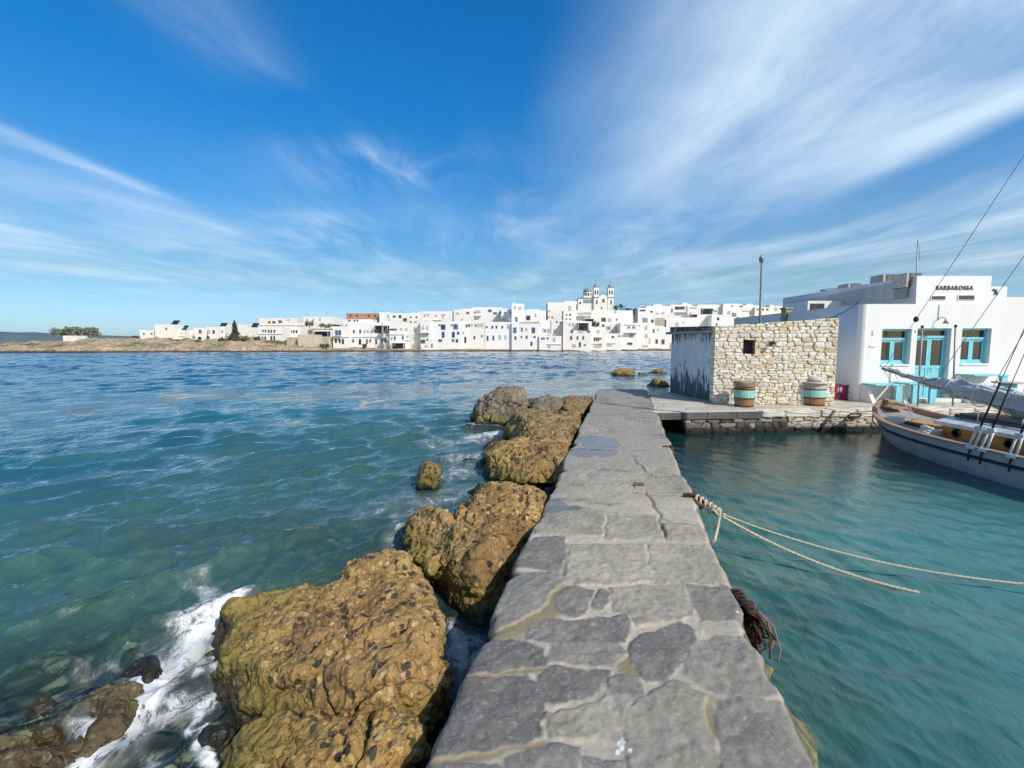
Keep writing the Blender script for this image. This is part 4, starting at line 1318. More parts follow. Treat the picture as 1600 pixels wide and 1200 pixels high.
def barrel(px, pb, pt, wpx, label, kind):
    p = at(px, pb, TOP)
    sc_ = p.y / FPX
    H = (pb - pt) * sc_ * 1.0
    R = wpx * sc_ / 2
    t = thing('barrel_table', label, 'barrel table', tuple(p + Vector((0, R, 0))), 0, 'barrel tables by the stone hut')
    def rad(z):      # bulging staves
        q = z / H
        return R * (.86 + .14 * math.sin(PI * min(max(q * .9 + .05, 0), 1)))
    def shell(z0, z1, name, mt, off=0.0):
        mb = MB()
        n = 44
        prof = [(z0 + (z1 - z0) * k / 6) for k in range(7)]
        b = mb.b
        rings = []
        for z in prof:
            rings.append([b.verts.new(((rad(z) + off - (.004 if k % 2 else 0)) * math.cos(2 * PI * k / n), (rad(z) + off - (.004 if k % 2 else 0)) * math.sin(2 * PI * k / n), z)) for k in range(n)])
        for i in range(6):
            for k in range(n):
                b.faces.new((rings[i][k], rings[i][(k + 1) % n], rings[i + 1][(k + 1) % n], rings[i + 1][k]))
        b.faces.new(rings[0][::-1]); b.faces.new(rings[-1])
        return mb.build(name, mt, t)
    shell(0, H * .36, 'lower_staves', M_BWOOD)
    shell(H * .362, H * .70, 'painted_band', M_BTURQ, .004)
    shell(H * .702, H * .93, 'upper_staves', M_BGREY if kind else M_BWOOD)
    for z in (.05, .345, .69):
        mb = MB(); r_ = rad(H * z) + .008
        mb.lathe([(r_ - .01, H * z - .015), (r_, H * z - .015), (r_, H * z + .015), (r_ - .01, H * z + .015)], n=32)
        mb.build('hoop', M_IRON, t)
    mb = MB()
    rt = R * (1.18 if kind else 1.08)
    if kind:
        mb.lathe([(rt - .01, H * .93), (rt, H * .94), (rt, H * .975), (rt - .01, H)], n=36)
        mb.lathe([(R * .55, H), (R * .75, H + .03), (R * .7, H + .10), (R * .2, H + .15)], (-.02, 0, 0), n=20)
        mb.build('table_top', simple('worn_tabletop', (.52, .50, .47), (.38, .36, .33), 6, .7), t)
    else:
        mb.lathe([(rt - .015, H * .80), (rt + .01, H * .82), (rt, H * .93), (rt * 1.02, H * .94), (rt * 1.02, H * .99), (rt * .98, H)], n=36)
        mb.build('table_top', simple('rusty_pale_lid', (.46, .38, .30), (.26, .17, .12), 5, .8, .3), t)
    return t


barrel(1170, 637, 596, 31, 'barrel table with faded green band and rusty pale lid near the hut window', 0)
barrel(1281, 635, 597, 35, 'barrel table with bright turquoise band at the right end of the hut', 1)
# low plank stools beside the barrels
for (px, py, w_, lab) in ((1257, 630, .42, 'low weathered plank stool beside the bright turquoise barrel'), (1210, 631, .34, 'low weathered plank stool between the two barrels')):
    p = at(px, py, TOP)
    st_ = thing('plank_stool', lab, 'stool', tuple(p + Vector((0, .15, 0))), .1, 'plank stools by the hut')
    mb = MB(); mb.box((0, 0, .20), (w_, .22, .035), None, .006); mb.build('seat', M_BGREY, st_)
    for sx in (-1, 1):
        mb = MB(); mb.box((sx * w_ * .33, 0, .09), (.04, .18, .18), None, .004); mb.build('leg', M_BGREY, st_)
# iron ring on the quay near the jetty end
p = at(1012, 622, TOP)
mb = MB()
R_ = .09
mb.tube([(R_ * math.cos(a * PI / 8), .03 * math.sin(a), R_ + R_ * math.sin(a * PI / 8)) for a in range(17)], .013, 8, cap=False)
mb.box((0, 0, .01), (.10, .10, .03), None, .006)
props(mb.build('mooring_ring', M_IRON, None, p), 'rusty iron ring standing on the quay by the end of the jetty', 'mooring ring')
# red drinks crate
Yk = 13.35
ka, kb = aty(1300, 600, Yk), aty(1326, 598, Yk)
kr = thing('crate', 'red plastic crate with dark blue panels beside the white wall', 'crate', ((ka.x + kb.x) / 2, Yk, TOP))
kw, kh = kb.x - ka.x, ka.z - TOP - .02
M_RED = simple('red_plastic', (.42, .015, .03), (.33, .012, .025), 6, .4, .05)
mb = MB()
t_ = .035
for z in (.02, kh * .5, kh - .02): 
    mb.box((0, -.14, z), (kw, t_, .045), None, .006); mb.box((0, .14, z), (kw, t_, .045), None, .006)
    mb.box((-kw / 2 + t_ / 2, 0, z), (t_, .27, .045), None, .006); mb.box((kw / 2 - t_ / 2, 0, z), (t_, .27, .045), None, .006)
for x in (-1, 0, 1):
    for y in (-.138, .138): mb.box((x * (kw / 2 - t_ / 2), y, kh / 2), (t_ * 1.15, t_ * 1.1, kh), None, .006)
mb.build('frame', M_RED, kr)
mb = MB(); mb.box((0, 0, kh * .5), (kw - .06, .24, kh * .9), None, .006); mb.build('liner', simple('navy_plastic', (.06, .05, .12), (.1, .06, .12), 8, .4), kr)
mb = MB(); mb.box((-kw * .22, -.145, kh * .72), (kw * .3, .01, kh * .28)); mb.build('sticker', simple('pale_sticker', (.45, .5, .65), (.3, .3, .5), 9, .5), kr)

# ================================================================ WHITE HOUSE ON THE QUAY
HX = atx(1340, 550, 1).x
hb_ = at(1338, 627, TOP)
HY0 = hb_.y; HX0 = hb_.x
HZ = aty(1345, 475, HY0).z
bar = thing('white_house', 'white flat roofed house on the quay with turquoise door and windows', 'house', (HX0, HY0, TOP))
def L(p): return Vector(p) - Vector(bar.location)
def fr(px, py): 
    p = L(aty(px, py, HY0)); return p.x, p.z
W_ = 8.5
HH = HZ - TOP
ops = []
for (x0, y0, x1, y1) in ((1379, 514, 1421, 569), (1434, 513, 1478, 628), (1504, 513, 1545, 568)):
    a0, b1 = fr(x0, y0); a1, b0 = fr(x1, y1)
    ops.append((a0, a1, max(b0, .03), b1))
RV = .22
def fac_grid():
    xs = sorted({.16, W_} | {q[0] for q in ops} | {q[1] for q in ops})
    zs = sorted({0, HH} | {q[2] for q in ops} | {q[3] for q in ops})
    mb = MB()
    for i in range(len(xs) - 1):
        for j in range(len(zs) - 1):
            cx, cz = (xs[i] + xs[i + 1]) / 2, (zs[j] + zs[j + 1]) / 2
            if any(q[0] < cx < q[1] and q[2] < cz < q[3] for q in ops): continue
            mb.poly([(xs[i], 0, zs[j]), (xs[i + 1], 0, zs[j]), (xs[i + 1], 0, zs[j + 1]), (xs[i], 0, zs[j + 1])])
    for a0, a1, b0, b1 in ops:
        mb.poly([(a0, 0, b0), (a0, 0, b1), (a0, RV, b1), (a0, RV, b0)])
        mb.poly([(a1, 0, b0), (a1, RV, b0), (a1, RV, b1), (a1, 0, b1)])
        mb.poly([(a0, 0, b1), (a1, 0, b1), (a1, RV, b1), (a0, RV, b1)])
        mb.poly([(a0, 0, b0), (a0, RV, b0), (a1, RV, b0), (a1, 0, b0)])
    # rounded corner, side wall and parapet
    def strip(pts, z0, z1):
        for (x0, y0), (x1, y1) in zip(pts[:-1], pts[1:]):
            f = mb.poly([(x1, y1, z0), (x0, y0, z0), (x0, y0, z1), (x1, y1, z1)])
            f.smooth = True
    arc = [(.16 - .16 * math.sin(a * PI / 16), .16 - .16 * math.cos(a * PI / 16)) for a in range(9)]
    rear = 7.4
    strip(arc + [(0.02, 2.5), (0.0, rear)], 0, HH)
    # parapet top, inner face, roof
    inn = .28
    mb.poly([(.06, .04, HH), (W_, .04, HH), (W_, inn, HH), (inn, inn, HH)])
    mb.poly([(.16, 0, HH), (W_, 0, HH), (W_, .04, HH), (.06, .04, HH)])
    mb.poly([(0, rear, HH), (0, .16, HH), (.06, .04, HH), (inn, inn, HH), (inn, rear, HH)])
    mb.poly([(inn, inn, HH), (W_, inn, HH), (W_, inn, HH - .2), (inn, inn, HH - .2)])
    mb.poly([(inn, inn, HH - .2), (W_, inn, HH - .2), (W_, rear, HH - .2), (inn, rear, HH - .2)])
    mb.poly([(0, rear, 0), (W_, rear, 0), (W_, rear, HH - .2), (0, rear, HH)])
    bmesh.ops.remove_doubles(mb.b, verts=mb.b.verts[:], dist=.0005)
    return mb
fac_grid().build('wall', M_WHITE, bar, recalc=False)


def casement(name, q, is_door):
    a0, a1, b0, b1 = q
    y = .12
    w_, h_ = a1 - a0, b1 - b0
    mb = MB(); t_ = .05
    mb.span((a0, y, b0), (a0 + t_, y + .09, b1)); mb.span((a1 - t_, y, b0), (a1, y + .09, b1))
    mb.span((a0 + t_, y + .002, b1 - t_), (a1 - t_, y + .09, b1)); mb.span((a0 + t_, y - .004, b0), (a1 - t_, y + .09, b0 + t_))
    tz = b1 - (.20 if is_door else .24) * (1 if is_door else 1) - .03
    mb.span((a0 + t_, y - .012, tz - .03), (a1 - t_, y + .088, tz + .03))
    fo = mb.build(name, M_TURQ, bar)
    mb = MB(); mb.span((a0 + t_, y + .05, tz + .03), (a1 - t_, y + .06, b1 - t_)); mb.build('transom_pane', M_GLASS, fo)
    zc_ = (tz - .03 + b0 + t_) if False else None
    lo_, hi_ = b0 + t_, tz - .03
    cx = (a0 + a1) / 2
    for s_, x0, x1 in ((0, a0 + t_ + .002, cx - .003), (1, cx + .003, a1 - t_ - .002)):
        mb = MB(); yy = y + .015; r_ = .055
        pz = lo_ + (hi_ - lo_) * (.52 if is_door else 0) 
        mb.span((x0, yy, lo_), (x0 + r_, yy + .04, hi_)); mb.span((x1 - r_, yy, lo_), (x1, yy + .04, hi_))
        mb.span((x0 + r_, yy + .002, hi_ - r_), (x1 - r_, yy + .038, hi_)); mb.span((x0 + r_, yy + .002, lo_), (x1 - r_, yy + .038, lo_ + r_))
        if is_door:
            mb.span((x0 + r_, yy + .003, pz - .04), (x1 - r_, yy + .037, pz + .04))
            mb.span((x0 + r_, yy + .014, lo_ + r_), (x1 - r_, yy + .03, pz - .04))
        lf_ = mb.build('leaf', M_TURQ, fo)
        mb = MB(); mb.span((x0 + r_, yy + .016, (pz + .04) if is_door else lo_ + r_), (x1 - r_, yy + .024, hi_ - r_)); mb.build('pane', M_GLASS, lf_)
    if is_door:
        mb = MB(); mb.tube([(cx + .05, y - .0, lo_ + (hi_ - lo_) * .5), (cx + .05, y - .04, lo_ + (hi_ - lo_) * .5), (cx + .05, y - .04, lo_ + (hi_ - lo_) * .5 - .1)], .01, 6); mb.build('handle', M_STEEL, fo)
    else:
        mb = MB(); mb.span((a0 + .01, -.03, b0 - .05), (a1 - .01, .115, b0 - .001), .01); mb.build('sill', M_WHITE, fo)


casement('window', ops[0], False); casement('door', ops[1], True); casement('window', ops[2], False)
# doorstep
mb = MB(); mb.span((ops[1][0] - .1, -.34, 0), (ops[1][1] + .1, -.002, .10), .02); mb.build('doorstep', M_WHITE3, bar)
# gooseneck lamp and its cable
lx, lz = fr(1465, 503)
gl = thing('wall_lamp', 'white gooseneck lamp above the turquoise door', 'wall lamp', tuple(Vector(bar.location) + Vector((lx, 0, lz))))
mb = MB(); mb.tube([(0, -.005, .06), (0, -.10, .12), (.03, -.17, .10), (.05, -.19, .04)], .011, 8); mb.build('arm', M_STEEL, gl)
mb = MB(); mb.lathe([(.018, .05), (.03, .03), (.075, -.05), (.07, -.05), (.02, .02)], (.05, -.19, .0), 16); mb.build('lamp_shade', M_STEEL, gl)
mb = MB(); mb.tube([(lx, -.012, lz + .05), (lx + .005, -.012, HH - .02)], .007, 6); mb.build('cable', M_STEEL, bar)
# faint wall fittings
for px, py, w_, h_ in ((1364, 520, .05, .12), (1363, 541, .16, .05), (1431, 517, .05, .06)):
    x, z = fr(px, py); mb = MB(); mb.span((x - w_ / 2, -.02, z - h_ / 2), (x + w_ / 2, -.001, z + h_ / 2), .006); mb.build('wall_plate', M_WHITE3, bar)
# slim posts in front of the wall
for (x0, y0, x1, y1, lab) in ((1441, 512, 1434, 628, 'slim grey pole left of the turquoise door'), (1493, 511, 1489, 628, 'slim grey pole with a black knob between door and second window')):
    pb = at((x0 + x1) / 2 - 2, 634, TOP)
    pt = aty(x0, y0, pb.y); pm = aty(x1, y1, pb.y)
    t = thing('awning_pole', lab, 'pole', (pm.x, pb.y, TOP))
    mb = MB(); mb.tube([(0, 0, 0), (pt.x - pm.x, 0, pt.z - TOP)], .02, 8); mb.build('shaft', M_STEEL, t)
    mb = MB(); mb.lathe([(.02, 0), (.035, .02), (.03, .06), (.01, .07)], (pt.x - pm.x, 0, pt.z - TOP - .01), 12); mb.build('knob', M_BLACK, t)
# masonry benches with turquoise fittings
def plank_bench(x0, x1, yt, label, leg_px, cat='bench'):
    pa = aty(x0, yt, HY0 - .35); pb = aty(x1, yt, HY0 - .35)
    t = thing('bench', label, cat, ((pa.x + pb.x) / 2, HY0 - .35, TOP), 0, 'benches along the white house')
    hw, z = (pb.x - pa.x) / 2, pa.z - TOP
    mb = MB(); mb.span((-hw, -.18, z - .035), (hw, .34, z), .008); mb.build('seat', M_TURQ, t)
    for lp in leg_px:
        lx_ = aty(lp, yt, HY0 - .35).x - (pa.x + pb.x) / 2
        mb = MB(); mb.span((lx_ - .085, -.17, 0), (lx_ + .085, -.10, z - .036), .006); mb.build('leg', M_TURQ, t)
    # white buttress carrying the wall end
    mb = MB()
    mb.prism([(-hw + .0, .34, 0), (-hw + .0, -.10, 0), (-hw + .0, .20, z - .04), (-hw + .0, .34, z - .04)], (.10, 0, 0))
    mb.build('buttress', M_WHITE, t)
    return t
plank_bench(1361, 1406, 600, 'turquoise plank bench on a white buttress, leftmost along the house', (1398,))
tb = plank_bench(1412, 1462, 598, 'turquoise slab legged table before the door', (1424, 1451), 'table')
plank_bench(1512, 1568, 585, 'higher plank bench with turquoise leg below the second window', (1560,))
# small turquoise table near the right end
p = at(1584, 634, TOP)
t = thing('cafe_table', 'small round table with turquoise drum base behind the furled sail', 'table', tuple(p + Vector((0, .2, 0))))
mb = MB(); mb.lathe([(.17, 0), (.19, .1), (.2, .3), (.18, .5), (.17, .56)], n=24); mb.build('base', M_TURQ, t)
mb = MB(); mb.lathe([(.30, .56), (.31, .57), (.31, .595), (.30, .60)], n=28); mb.build('table_top', M_BGREY, t)

# ---- upper building on the roof terrace behind
UY = 17.6
ul = aty(1430, 470, UY); ut = aty(1430, 431, UY); ur = aty(1550, 433, UY)
up = thing('upper_house', 'white house behind the quay house with dark painted name on its front', 'house', (ul.x, UY, TOP))
zt = ut.z - TOP; uw = ur.x - ul.x
M_GREYW = plaster('grey_render', (.50, .49, .47), .5)
mb = MB()
mb.span((0, 0, 0), (uw, 8.6, zt), .02)
M_UP = plaster('cool_whitewash', (.68, .685, .72), .2)
mb.build('wall', M_UP, up)
mb = MB(); mb.prism([(-.025, .03, 0), (-.025, 8.5, 0), (-.025, 8.5, zt - .33), (-.025, .03, zt - .08)], (.02, 0, 0)); mb.build('side_wall', M_GREYW, up)
# stepped annex to the right carrying an emblem
x2 = aty(1580, 447, UY).x - ul.x; z2 = aty(1560, 447, UY).z - TOP
mb = MB(); mb.span((uw + .004, .12, 0), (x2, 8.0, z2), .02); mb.build('annex', M_UP, up)
x3 = aty(1640, 462, UY).x - ul.x; z3 = aty(1600, 463, UY).z - TOP
mb = MB(); mb.span((x2 + .004, .25, 0), (x3, 7.5, z3), .02); mb.build('annex', M_WHITE3, up)
# dark louvres low on the front
for px0, px1, py0, py1 in ((1454, 1477, 462, 469), (1496, 1522, 461, 469)):
    a, b = aty(px0, py0, UY), aty(px1, py1, UY)
    mb = MB(); mb.span((a.x - ul.x, -.03, b.z - TOP), (b.x - ul.x, -.002, a.z - TOP)); wn = mb.build('window', M_WHITE3, up)
    mb = MB(); mb.span((a.x - ul.x + .03, -.036, b.z - TOP + .02), (b.x - ul.x - .03, -.031, a.z - TOP - .02)); mb.build('pane', M_GLASS, wn)
# lettering
def text_mesh(body, size, ext):
    cu = bpy.data.curves.new('t', 'FONT'); cu.body = body; cu.size = size; cu.extrude = ext; cu.space_character = 1.28; cu.align_x = 'CENTER'
    cu.offset = size * .012
    o_ = bpy.data.objects.new('t', cu); COL.objects.link(o_)
    me_ = bpy.data.meshes.new_from_object(o_.evaluated_get(bpy.context.evaluated_depsgraph_get()))
    bpy.data.objects.remove(o_)
    return me_
M_INK = simple('dark_lettering', (.05, .05, .06), (.08, .08, .09), 20, .6, 0)
ta, tb_ = aty(1462, 453, UY), aty(1520, 446, UY)
me = text_mesh('BARBAROSSA', (tb_.z - ta.z) * 1.36, .012)
xs = [v_.co.x for v_ in me.vertices]
k = (tb_.x - ta.x) / (max(xs) - min(xs))
for v_ in me.vertices: v_.co.x *= k
o = link('lettering', me, M_INK, up)
o.location = ((ta.x + tb_.x) / 2 - ul.x, -.014, ta.z - TOP)
o.rotation_euler = (PI / 2, 0, 0)
# black emblem: a curved figure on the annex
def em(px, py):
    q = aty(px, py, UY + .12); return (q.x - ul.x, .105, q.z - TOP)
mb = MB()
mb.tube([em(1550, 453), em(1552, 452.5), em(1555, 454), em(1558, 453)], [.02, .035, .03, .015], 8)
mb.tube([em(1555, 454), em(1556, 457), em(1554, 459), em(1552, 461)], [.03, .035, .03, .012], 8)
mb.tube([em(1556, 457), em(1558, 459), em(1557, 462)], [.03, .025, .01], 8)
mb.build('emblem', M_INK, up)
# antenna pole at the corner
p0, p1 = aty(1431, 470, UY - .15), aty(1434, 375, UY - .15)
t = thing('antenna_pole', 'thin antenna pole at the corner of the house with the painted name', 'antenna', (p0.x, UY - .15, p0.z - .6))
mb = MB(); mb.tube([(0, 0, 0), (p1.x - p0.x, 0, p1.z - p0.z + .6)], .018, 8); mb.build('pole', M_STEEL, t)
mb = MB(); mb.tube([(p1.x - p0.x, 0, p1.z - p0.z + .55), (p1.x - p0.x + .10, 0, p1.z - p0.z + .35), (p1.x - p0.x + .10, 0, p1.z - p0.z - .1)], .010, 6); mb.build('aerial', M_STEEL, t)
# roof units along the grey wall
GAC = 'boxes on the grey roof edge'
for (px0, px1, pt, pb, Y, lab) in ((1372, 1394, 430, 446, 19.6, 'tall dark roof unit with a pale left side, middle of the roof edge'),
                               (1407, 1429, 428, 440, 18.1, 'low dark roof unit against the antenna pole'),
                               (1319, 1338, 444, 454, 22.0, 'flat roof unit beside the row of solar panels'),
                               (1290, 1308, 451, 463, 24.5, 'small pale roof unit, furthest along the roof edge')):
    a, b = aty(px0, pt, Y), aty(px1, pb, Y)
    cx = (a.x + b.x) / 2
    t = thing('roof_unit', lab, 'roof unit', (cx, Y, b.z - .25), 0, GAC)
    hw, hh = (b.x - a.x) / 2, a.z - b.z + .25
    mb = MB(); mb.span((-hw, -.3, 0), (hw, .4, hh), .015); mb.build('housing', simple('dark_unit_metal', (.075, .085, .085), (.11, .115, .11), 5, .6), t)
    mb = MB(); mb.span((-hw - .012, -.31, .02), (-hw + .07, .39, hh - .01)); mb.build('side_panel', simple('pale_metal', (.5, .45, .40), (.36, .31, .27), 5, .6), t)
    mb = MB(); mb.span((-hw + .12, -.315, hh * .12), (hw - .02, -.302, hh * .94)); mb.build('grille', simple('dark_grille', (.08, .095, .1), (.12, .13, .13), 9, .6), t)
    for k in (-1, 1):
        mb = MB(); mb.span((k * hw * .7 - .03, -.25, -.4), (k * hw * .7 + .03, .3, -.001)); mb.build('foot', M_STEEL, t)
t = thing('solar_panel', 'dark solar panel lying along the grey roof edge', 'solar panel', tuple(aty(1320, 456, 23.0)))
a, b = aty(1308, 459, 23.0), aty(1352, 447, 23.0)
mb = MB(); mb.prism([Vector((-.6, 0, 0)), Vector((1.25, -.1, .28)), Vector((1.25, .8, .42)), Vector((-.6, .9, .16))], (0, 0, .04)); mb.build('panel', M_GLASS, t)
mb = MB(); mb.tube([(0, .4, .14), (0, .4, -.4)], .025, 6); mb.tube([(1., .4, .3), (1., .4, -.4)], .025, 6); mb.build('stand', M_STEEL, t)
# low white block on the roof between hut and the grey wall
a, b = aty(1262, 478, 21.5), aty(1320, 470, 21.5)
t = thing('roof_hut', 'low white rooftop block with a dark opening behind the long side wall', 'hut', (a.x, 21.5, TOP))
mb = MB(); mb.span((0, 0, 0), (b.x - a.x, 2, b.z - TOP), .01); mb.build('wall', M_WHITE, t)
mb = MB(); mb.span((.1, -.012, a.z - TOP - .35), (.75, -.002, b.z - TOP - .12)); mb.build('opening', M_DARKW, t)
# sagging cable from the corner
mb = MB(); A0, A1 = aty(1343, 470, HY0 - .05), aty(1281, 499, 13.6)
mb.tube([A0.lerp(A1, k / 12) - Vector((0, 0, .35 * 4 * (k / 12) * (1 - k / 12) * .35)) for k in range(13)], .012, 6)
props(mb.build('cable', M_BLACK), 'black cable sagging from the white house corner to the stone hut', 'cable')

# ================================================================ SAILING BOAT
BX, BL, BY0 = 8.42, 7.6, 10.55
M_HULL = simple('grey_blue_hull', (.50, .52, .56), (.40, .42, .46), 3, .45, .06)
M_STRIPE = simple('navy_stripe', (.03, .04, .07), (.04, .05, .08), 8, .5, .05)
M_TEAK = simple('weathered_teak', (.36, .24, .15), (.27, .18, .11), 3, .6, .25, stretch=(4, 1, 4), bscale=20)
M_VARN = simple('varnished_amber', (.60, .28, .05), (.44, .19, .035), 2.5, .3, .1, stretch=(6, 1, 6), bscale=14)
M_DECK = simple('grey_deck_paint', (.34, .31, .29), (.27, .25, .235), 5, .7, .15)
M_CREAM = simple('white_boat_paint', (.66, .67, .66), (.56, .57, .57), 5, .4, .06)
M_SAIL = simple('grey_sailcloth', (.64, .64, .63), (.48, .48, .48), 4, .9, .5, stretch=(1, .6, 2), bscale=9)
M_SPAR = simple('grey_spar', (.34, .27, .22), (.24, .18, .15), 4, .6, .15)
boat = thing('sailing_boat', 'double ended grey blue wooden sailing boat with amber cabin sides moored at the quay', 'boat', (BX, BY0, 0))
NS = 45


def half(s):
    t = abs(2 * s / BL - 1)
    return 1.28 * max(0.0, 1 - t ** 2.7) ** .62


def sheer(s):
    t = abs(2 * s / BL - 1)
    return .49 + .07 * t ** 2 + .26 * t ** 9


def hull_pt(s, v, sgn):
    """v: 0 keel .. 1 rail"""
    zr = sheer(s); t = abs(2 * s / BL - 1)
    zk = -.42 + .40 * t ** 6
    z = zk + (zr - zk) * v
    b = half(s) * (v ** (.26 + .45 * t ** 2)) + .02
    sh = s + (0.16 * (1 - v) * (1 if s < BL / 2 else -1)) * t ** 4
    return Vector((sgn * b, -sh, z))


mb = MB()
st = [BL * (1 - math.cos(PI * i / (NS - 1))) / 2 for i in range(NS)]
vs_ = [k / 14 for k in range(15)]
for sgn in (-1, 1):
    rows = [[mb.b.verts.new(hull_pt(s, v, sgn)) for v in vs_] for s in st]
    for i in range(NS - 1):
        for k in range(14):
            f = mb.b.faces.new((rows[i][k], rows[i + 1][k], rows[i + 1][k + 1], rows[i][k + 1])); f.smooth = True
            f.material_index = 1 if k == 11 else 0
bmesh.ops.remove_doubles(mb.b, verts=mb.b.verts[:], dist=.003)
hull = mb.build('hull', [M_HULL, M_STRIPE], boat)
# deck, bulwark inside and cap rail
mb = MB()
rows = [[mb.b.verts.new((x * max(half(s) - .05, .0), -s, sheer(s) - .10 + .03 * (1 - x * x))) for x in (-1, -.5, 0, .5, 1)] for s in st[1:-1]]
for a, b in zip(rows[:-1], rows[1:]):
    for k in range(4): mb.b.faces.new((a[k], a[k + 1], b[k + 1], b[k]))
mb.build('deck', M_DECK, boat)
for sgn in (-1, 1):
    mb = MB()
    prev = None
    for s in st[1:-1]:
        b, z = half(s), sheer(s)
        ring = [mb.b.verts.new((sgn * x, -s, zz)) for x, zz in ((b + .035, z - .015), (b + .035, z + .02), (max(b - .085, 0), z + .02), (max(b - .085, 0), z - .11))]
        if prev:
            for k in range(3): mb.b.faces.new((prev[k], prev[k + 1], ring[k + 1], ring[k]))
        prev = ring
    mb.build('cap_rail', M_TEAK, boat)
    mb = MB()
    mb.tube([(sgn * (half(s) + .012), -s, sheer(s) - .16) for s in st[2:-2]], .013, 6); mb.build('rub_strake', M_STRIPE, boat)
# stem posts
for e in (0, 1):
    mb = MB()
    y0 = .06 if e == 0 else -BL - .06
    sg = 1 if e == 0 else -1
    mb.prism([(-.05, y0 - .20 * sg, -.3), (-.05, y0 - .02 * sg, .30), (-.05, y0 + .04 * sg, .84), (-.05, y0 - .10 * sg, .86), (-.05, y0 - .16 * sg, .4), (-.05, y0 - .34 * sg, -.3)], (.10, 0, 0))
    mb.build('stem_post', M_SPAR, boat)
mb = MB(); mb.box((0, -.28, sheer(.3) + .02), (.34, .3, .04), None, .01); mb.box((0, -.12, sheer(.1) + .05), (.16, .16, .06), None, .01); mb.build('breasthook', M_TEAK, boat)


def bp(px, py, X):
    return atx(px, py, X) - Vector(boat.location)


# cabin
cz0, cz1 = .40, .64
cx0, cx1 = -.60, .60
cy0, cy1 = bp(1472, 672, BX - .6).y, -5.6
cab = thing('tmp', None, None)
bpy.data.objects.remove(cab)
mb = MB()
mb.prism([(cx0, cy0, .30), (cx0, cy1, .30), (cx0, cy1, cz1), (cx0, cy0, cz1)], (.04, 0, 0))
mb.prism([(cx1 - .04, cy0, .30), (cx1 - .04, cy1, .30), (cx1 - .04, cy1, cz1), (cx1 - .04, cy0, cz1)], (.04, 0, 0))
mb.span((cx0 + .04, cy0 - .04, .30), (cx1 - .04, cy0 - .001, cz1)); mb.span((cx0 + .04, cy1, .30), (cx1 - .04, cy1 + .04, cz1))
cabin = mb.build('cabin', M_VARN, boat)
mb = MB()
n = 7
xs = [-.68 + 1.36 * k / (n - 1) for k in range(n)]
ring = [(x, .12 * (1 - (x / .68) ** 2)) for x in xs]
for (x0, h0), (x1, h1) in zip(ring[:-1], ring[1:]):
    mb.prism([(x0, cy0 + .07, cz1 + h0), (x1, cy0 + .07, cz1 + h1), (x1, cy1 - .07, cz1 + h1), (x0, cy1 - .07, cz1 + h0)], (0, 0, .05))
bmesh.ops.remove_doubles(mb.b, verts=mb.b.verts[:], dist=.001)
mb.build('roof', M_CREAM, cabin)
mb = MB()
for x in (-.695, .695): mb.span((x - .012, cy1 - .07, cz1 - .01), (x + .012, cy0 + .07, cz1 + .055), .004)
mb.build('roof_trim', M_CREAM, cabin)
mb = MB(); mb.tube([(-.46, cy0 - .1, cz1 + .16), (-.46, cy1 + .2, cz1 + .16)], .016, 6)
k = cy0 - .2
while k > cy1 + .2:
    mb.tube([(-.46, k, cz1 + .05), (-.46, k, cz1 + .16)], .014, 6); k -= .55
mb.build('grab_rail', M_STRIPE, cabin)
# portholes
for px in (1493, 1578):
    q = bp(px, 672, BX - .62)
    R = Matrix.Rotation(PI / 2, 3, 'Y')
    mb = MB()
    mb.lathe([(.058, -.012), (.082, -.012), (.082, .015), (.058, .015)], n=24)
    bmesh.ops.rotate(mb.b, cent=(0, 0, 0), matrix=R, verts=mb.b.verts[:])
    bmesh.ops.translate(mb.b, vec=(cx0 - .008, q.y, .525), verts=mb.b.verts[:])
    ph = mb.build('porthole', simple('green_bronze', (.07, .10, .085), (.04, .06, .06), 20, .4, .1, metallic=.5), cabin)
    mb = MB(); mb.lathe([(.056, -.004), (.057, .0), (.03, .012), (.005, .016)], n=20)
    bmesh.ops.rotate(mb.b, cent=(0, 0, 0), matrix=R, verts=mb.b.verts[:])
    bmesh.ops.translate(mb.b, vec=(cx0 - .016, q.y, .525), verts=mb.b.verts[:])
    mb.build('glass', M_GLASS, ph)
# sliding hatch on the roof and amber hatch on the after deck
hq = bp(1535, 656, BX + .1)
mb = MB(); mb.span((-.36, cy0 - 1.15, cz1 + .16), (.40, cy0 - .05, cz1 + .21), .012); mb.build('roof_hatch', M_TEAK, boat)
for x in (-.40, .405):
    mb = MB(); mb.span((x, cy0 - 1.25, cz1 + .10), (x + .035, cy0, cz1 + .185)); mb.build('hatch_rail', simple('dark_mahogany', (.10, .035, .02), (.07, .025, .015), 4, .35), boat)
mb = MB(); mb.span((-.42, -1.62, .40), (.42, -.98, .50), .01); fh = mb.build('deck_hatch', simple('dark_mahogany', (.1, .04, .02)), boat)
mb = MB(); mb.span((-.38, -1.58, .501), (.38, -1.02, .525), .008); mb.build('cover', simple('pale_amber_planks', (.58, .33, .09), (.46, .24, .06), 2, .4, .15, stretch=(1, 9, 1)), fh)
mb = MB(); mb.tube([(-.3, -1.1, .527), (-.3, -1.1, .56), (-.05, -1.1, .58), (.2, -1.1, .55)], .012, 6); mb.build('bar', M_STEEL, fh)
# ventilator and fittings
mb = MB(); mb.tube([(.15, cy0 - 1.4, cz1 + .1), (.15, cy0 - 1.4, cz1 + .3), (.05, cy0 - 1.4, cz1 + .38), (-.06, cy0 - 1.4, cz1 + .38)], [.05, .05, .07, .10], 14); mb.build('ventilator', M_CREAM, boat)


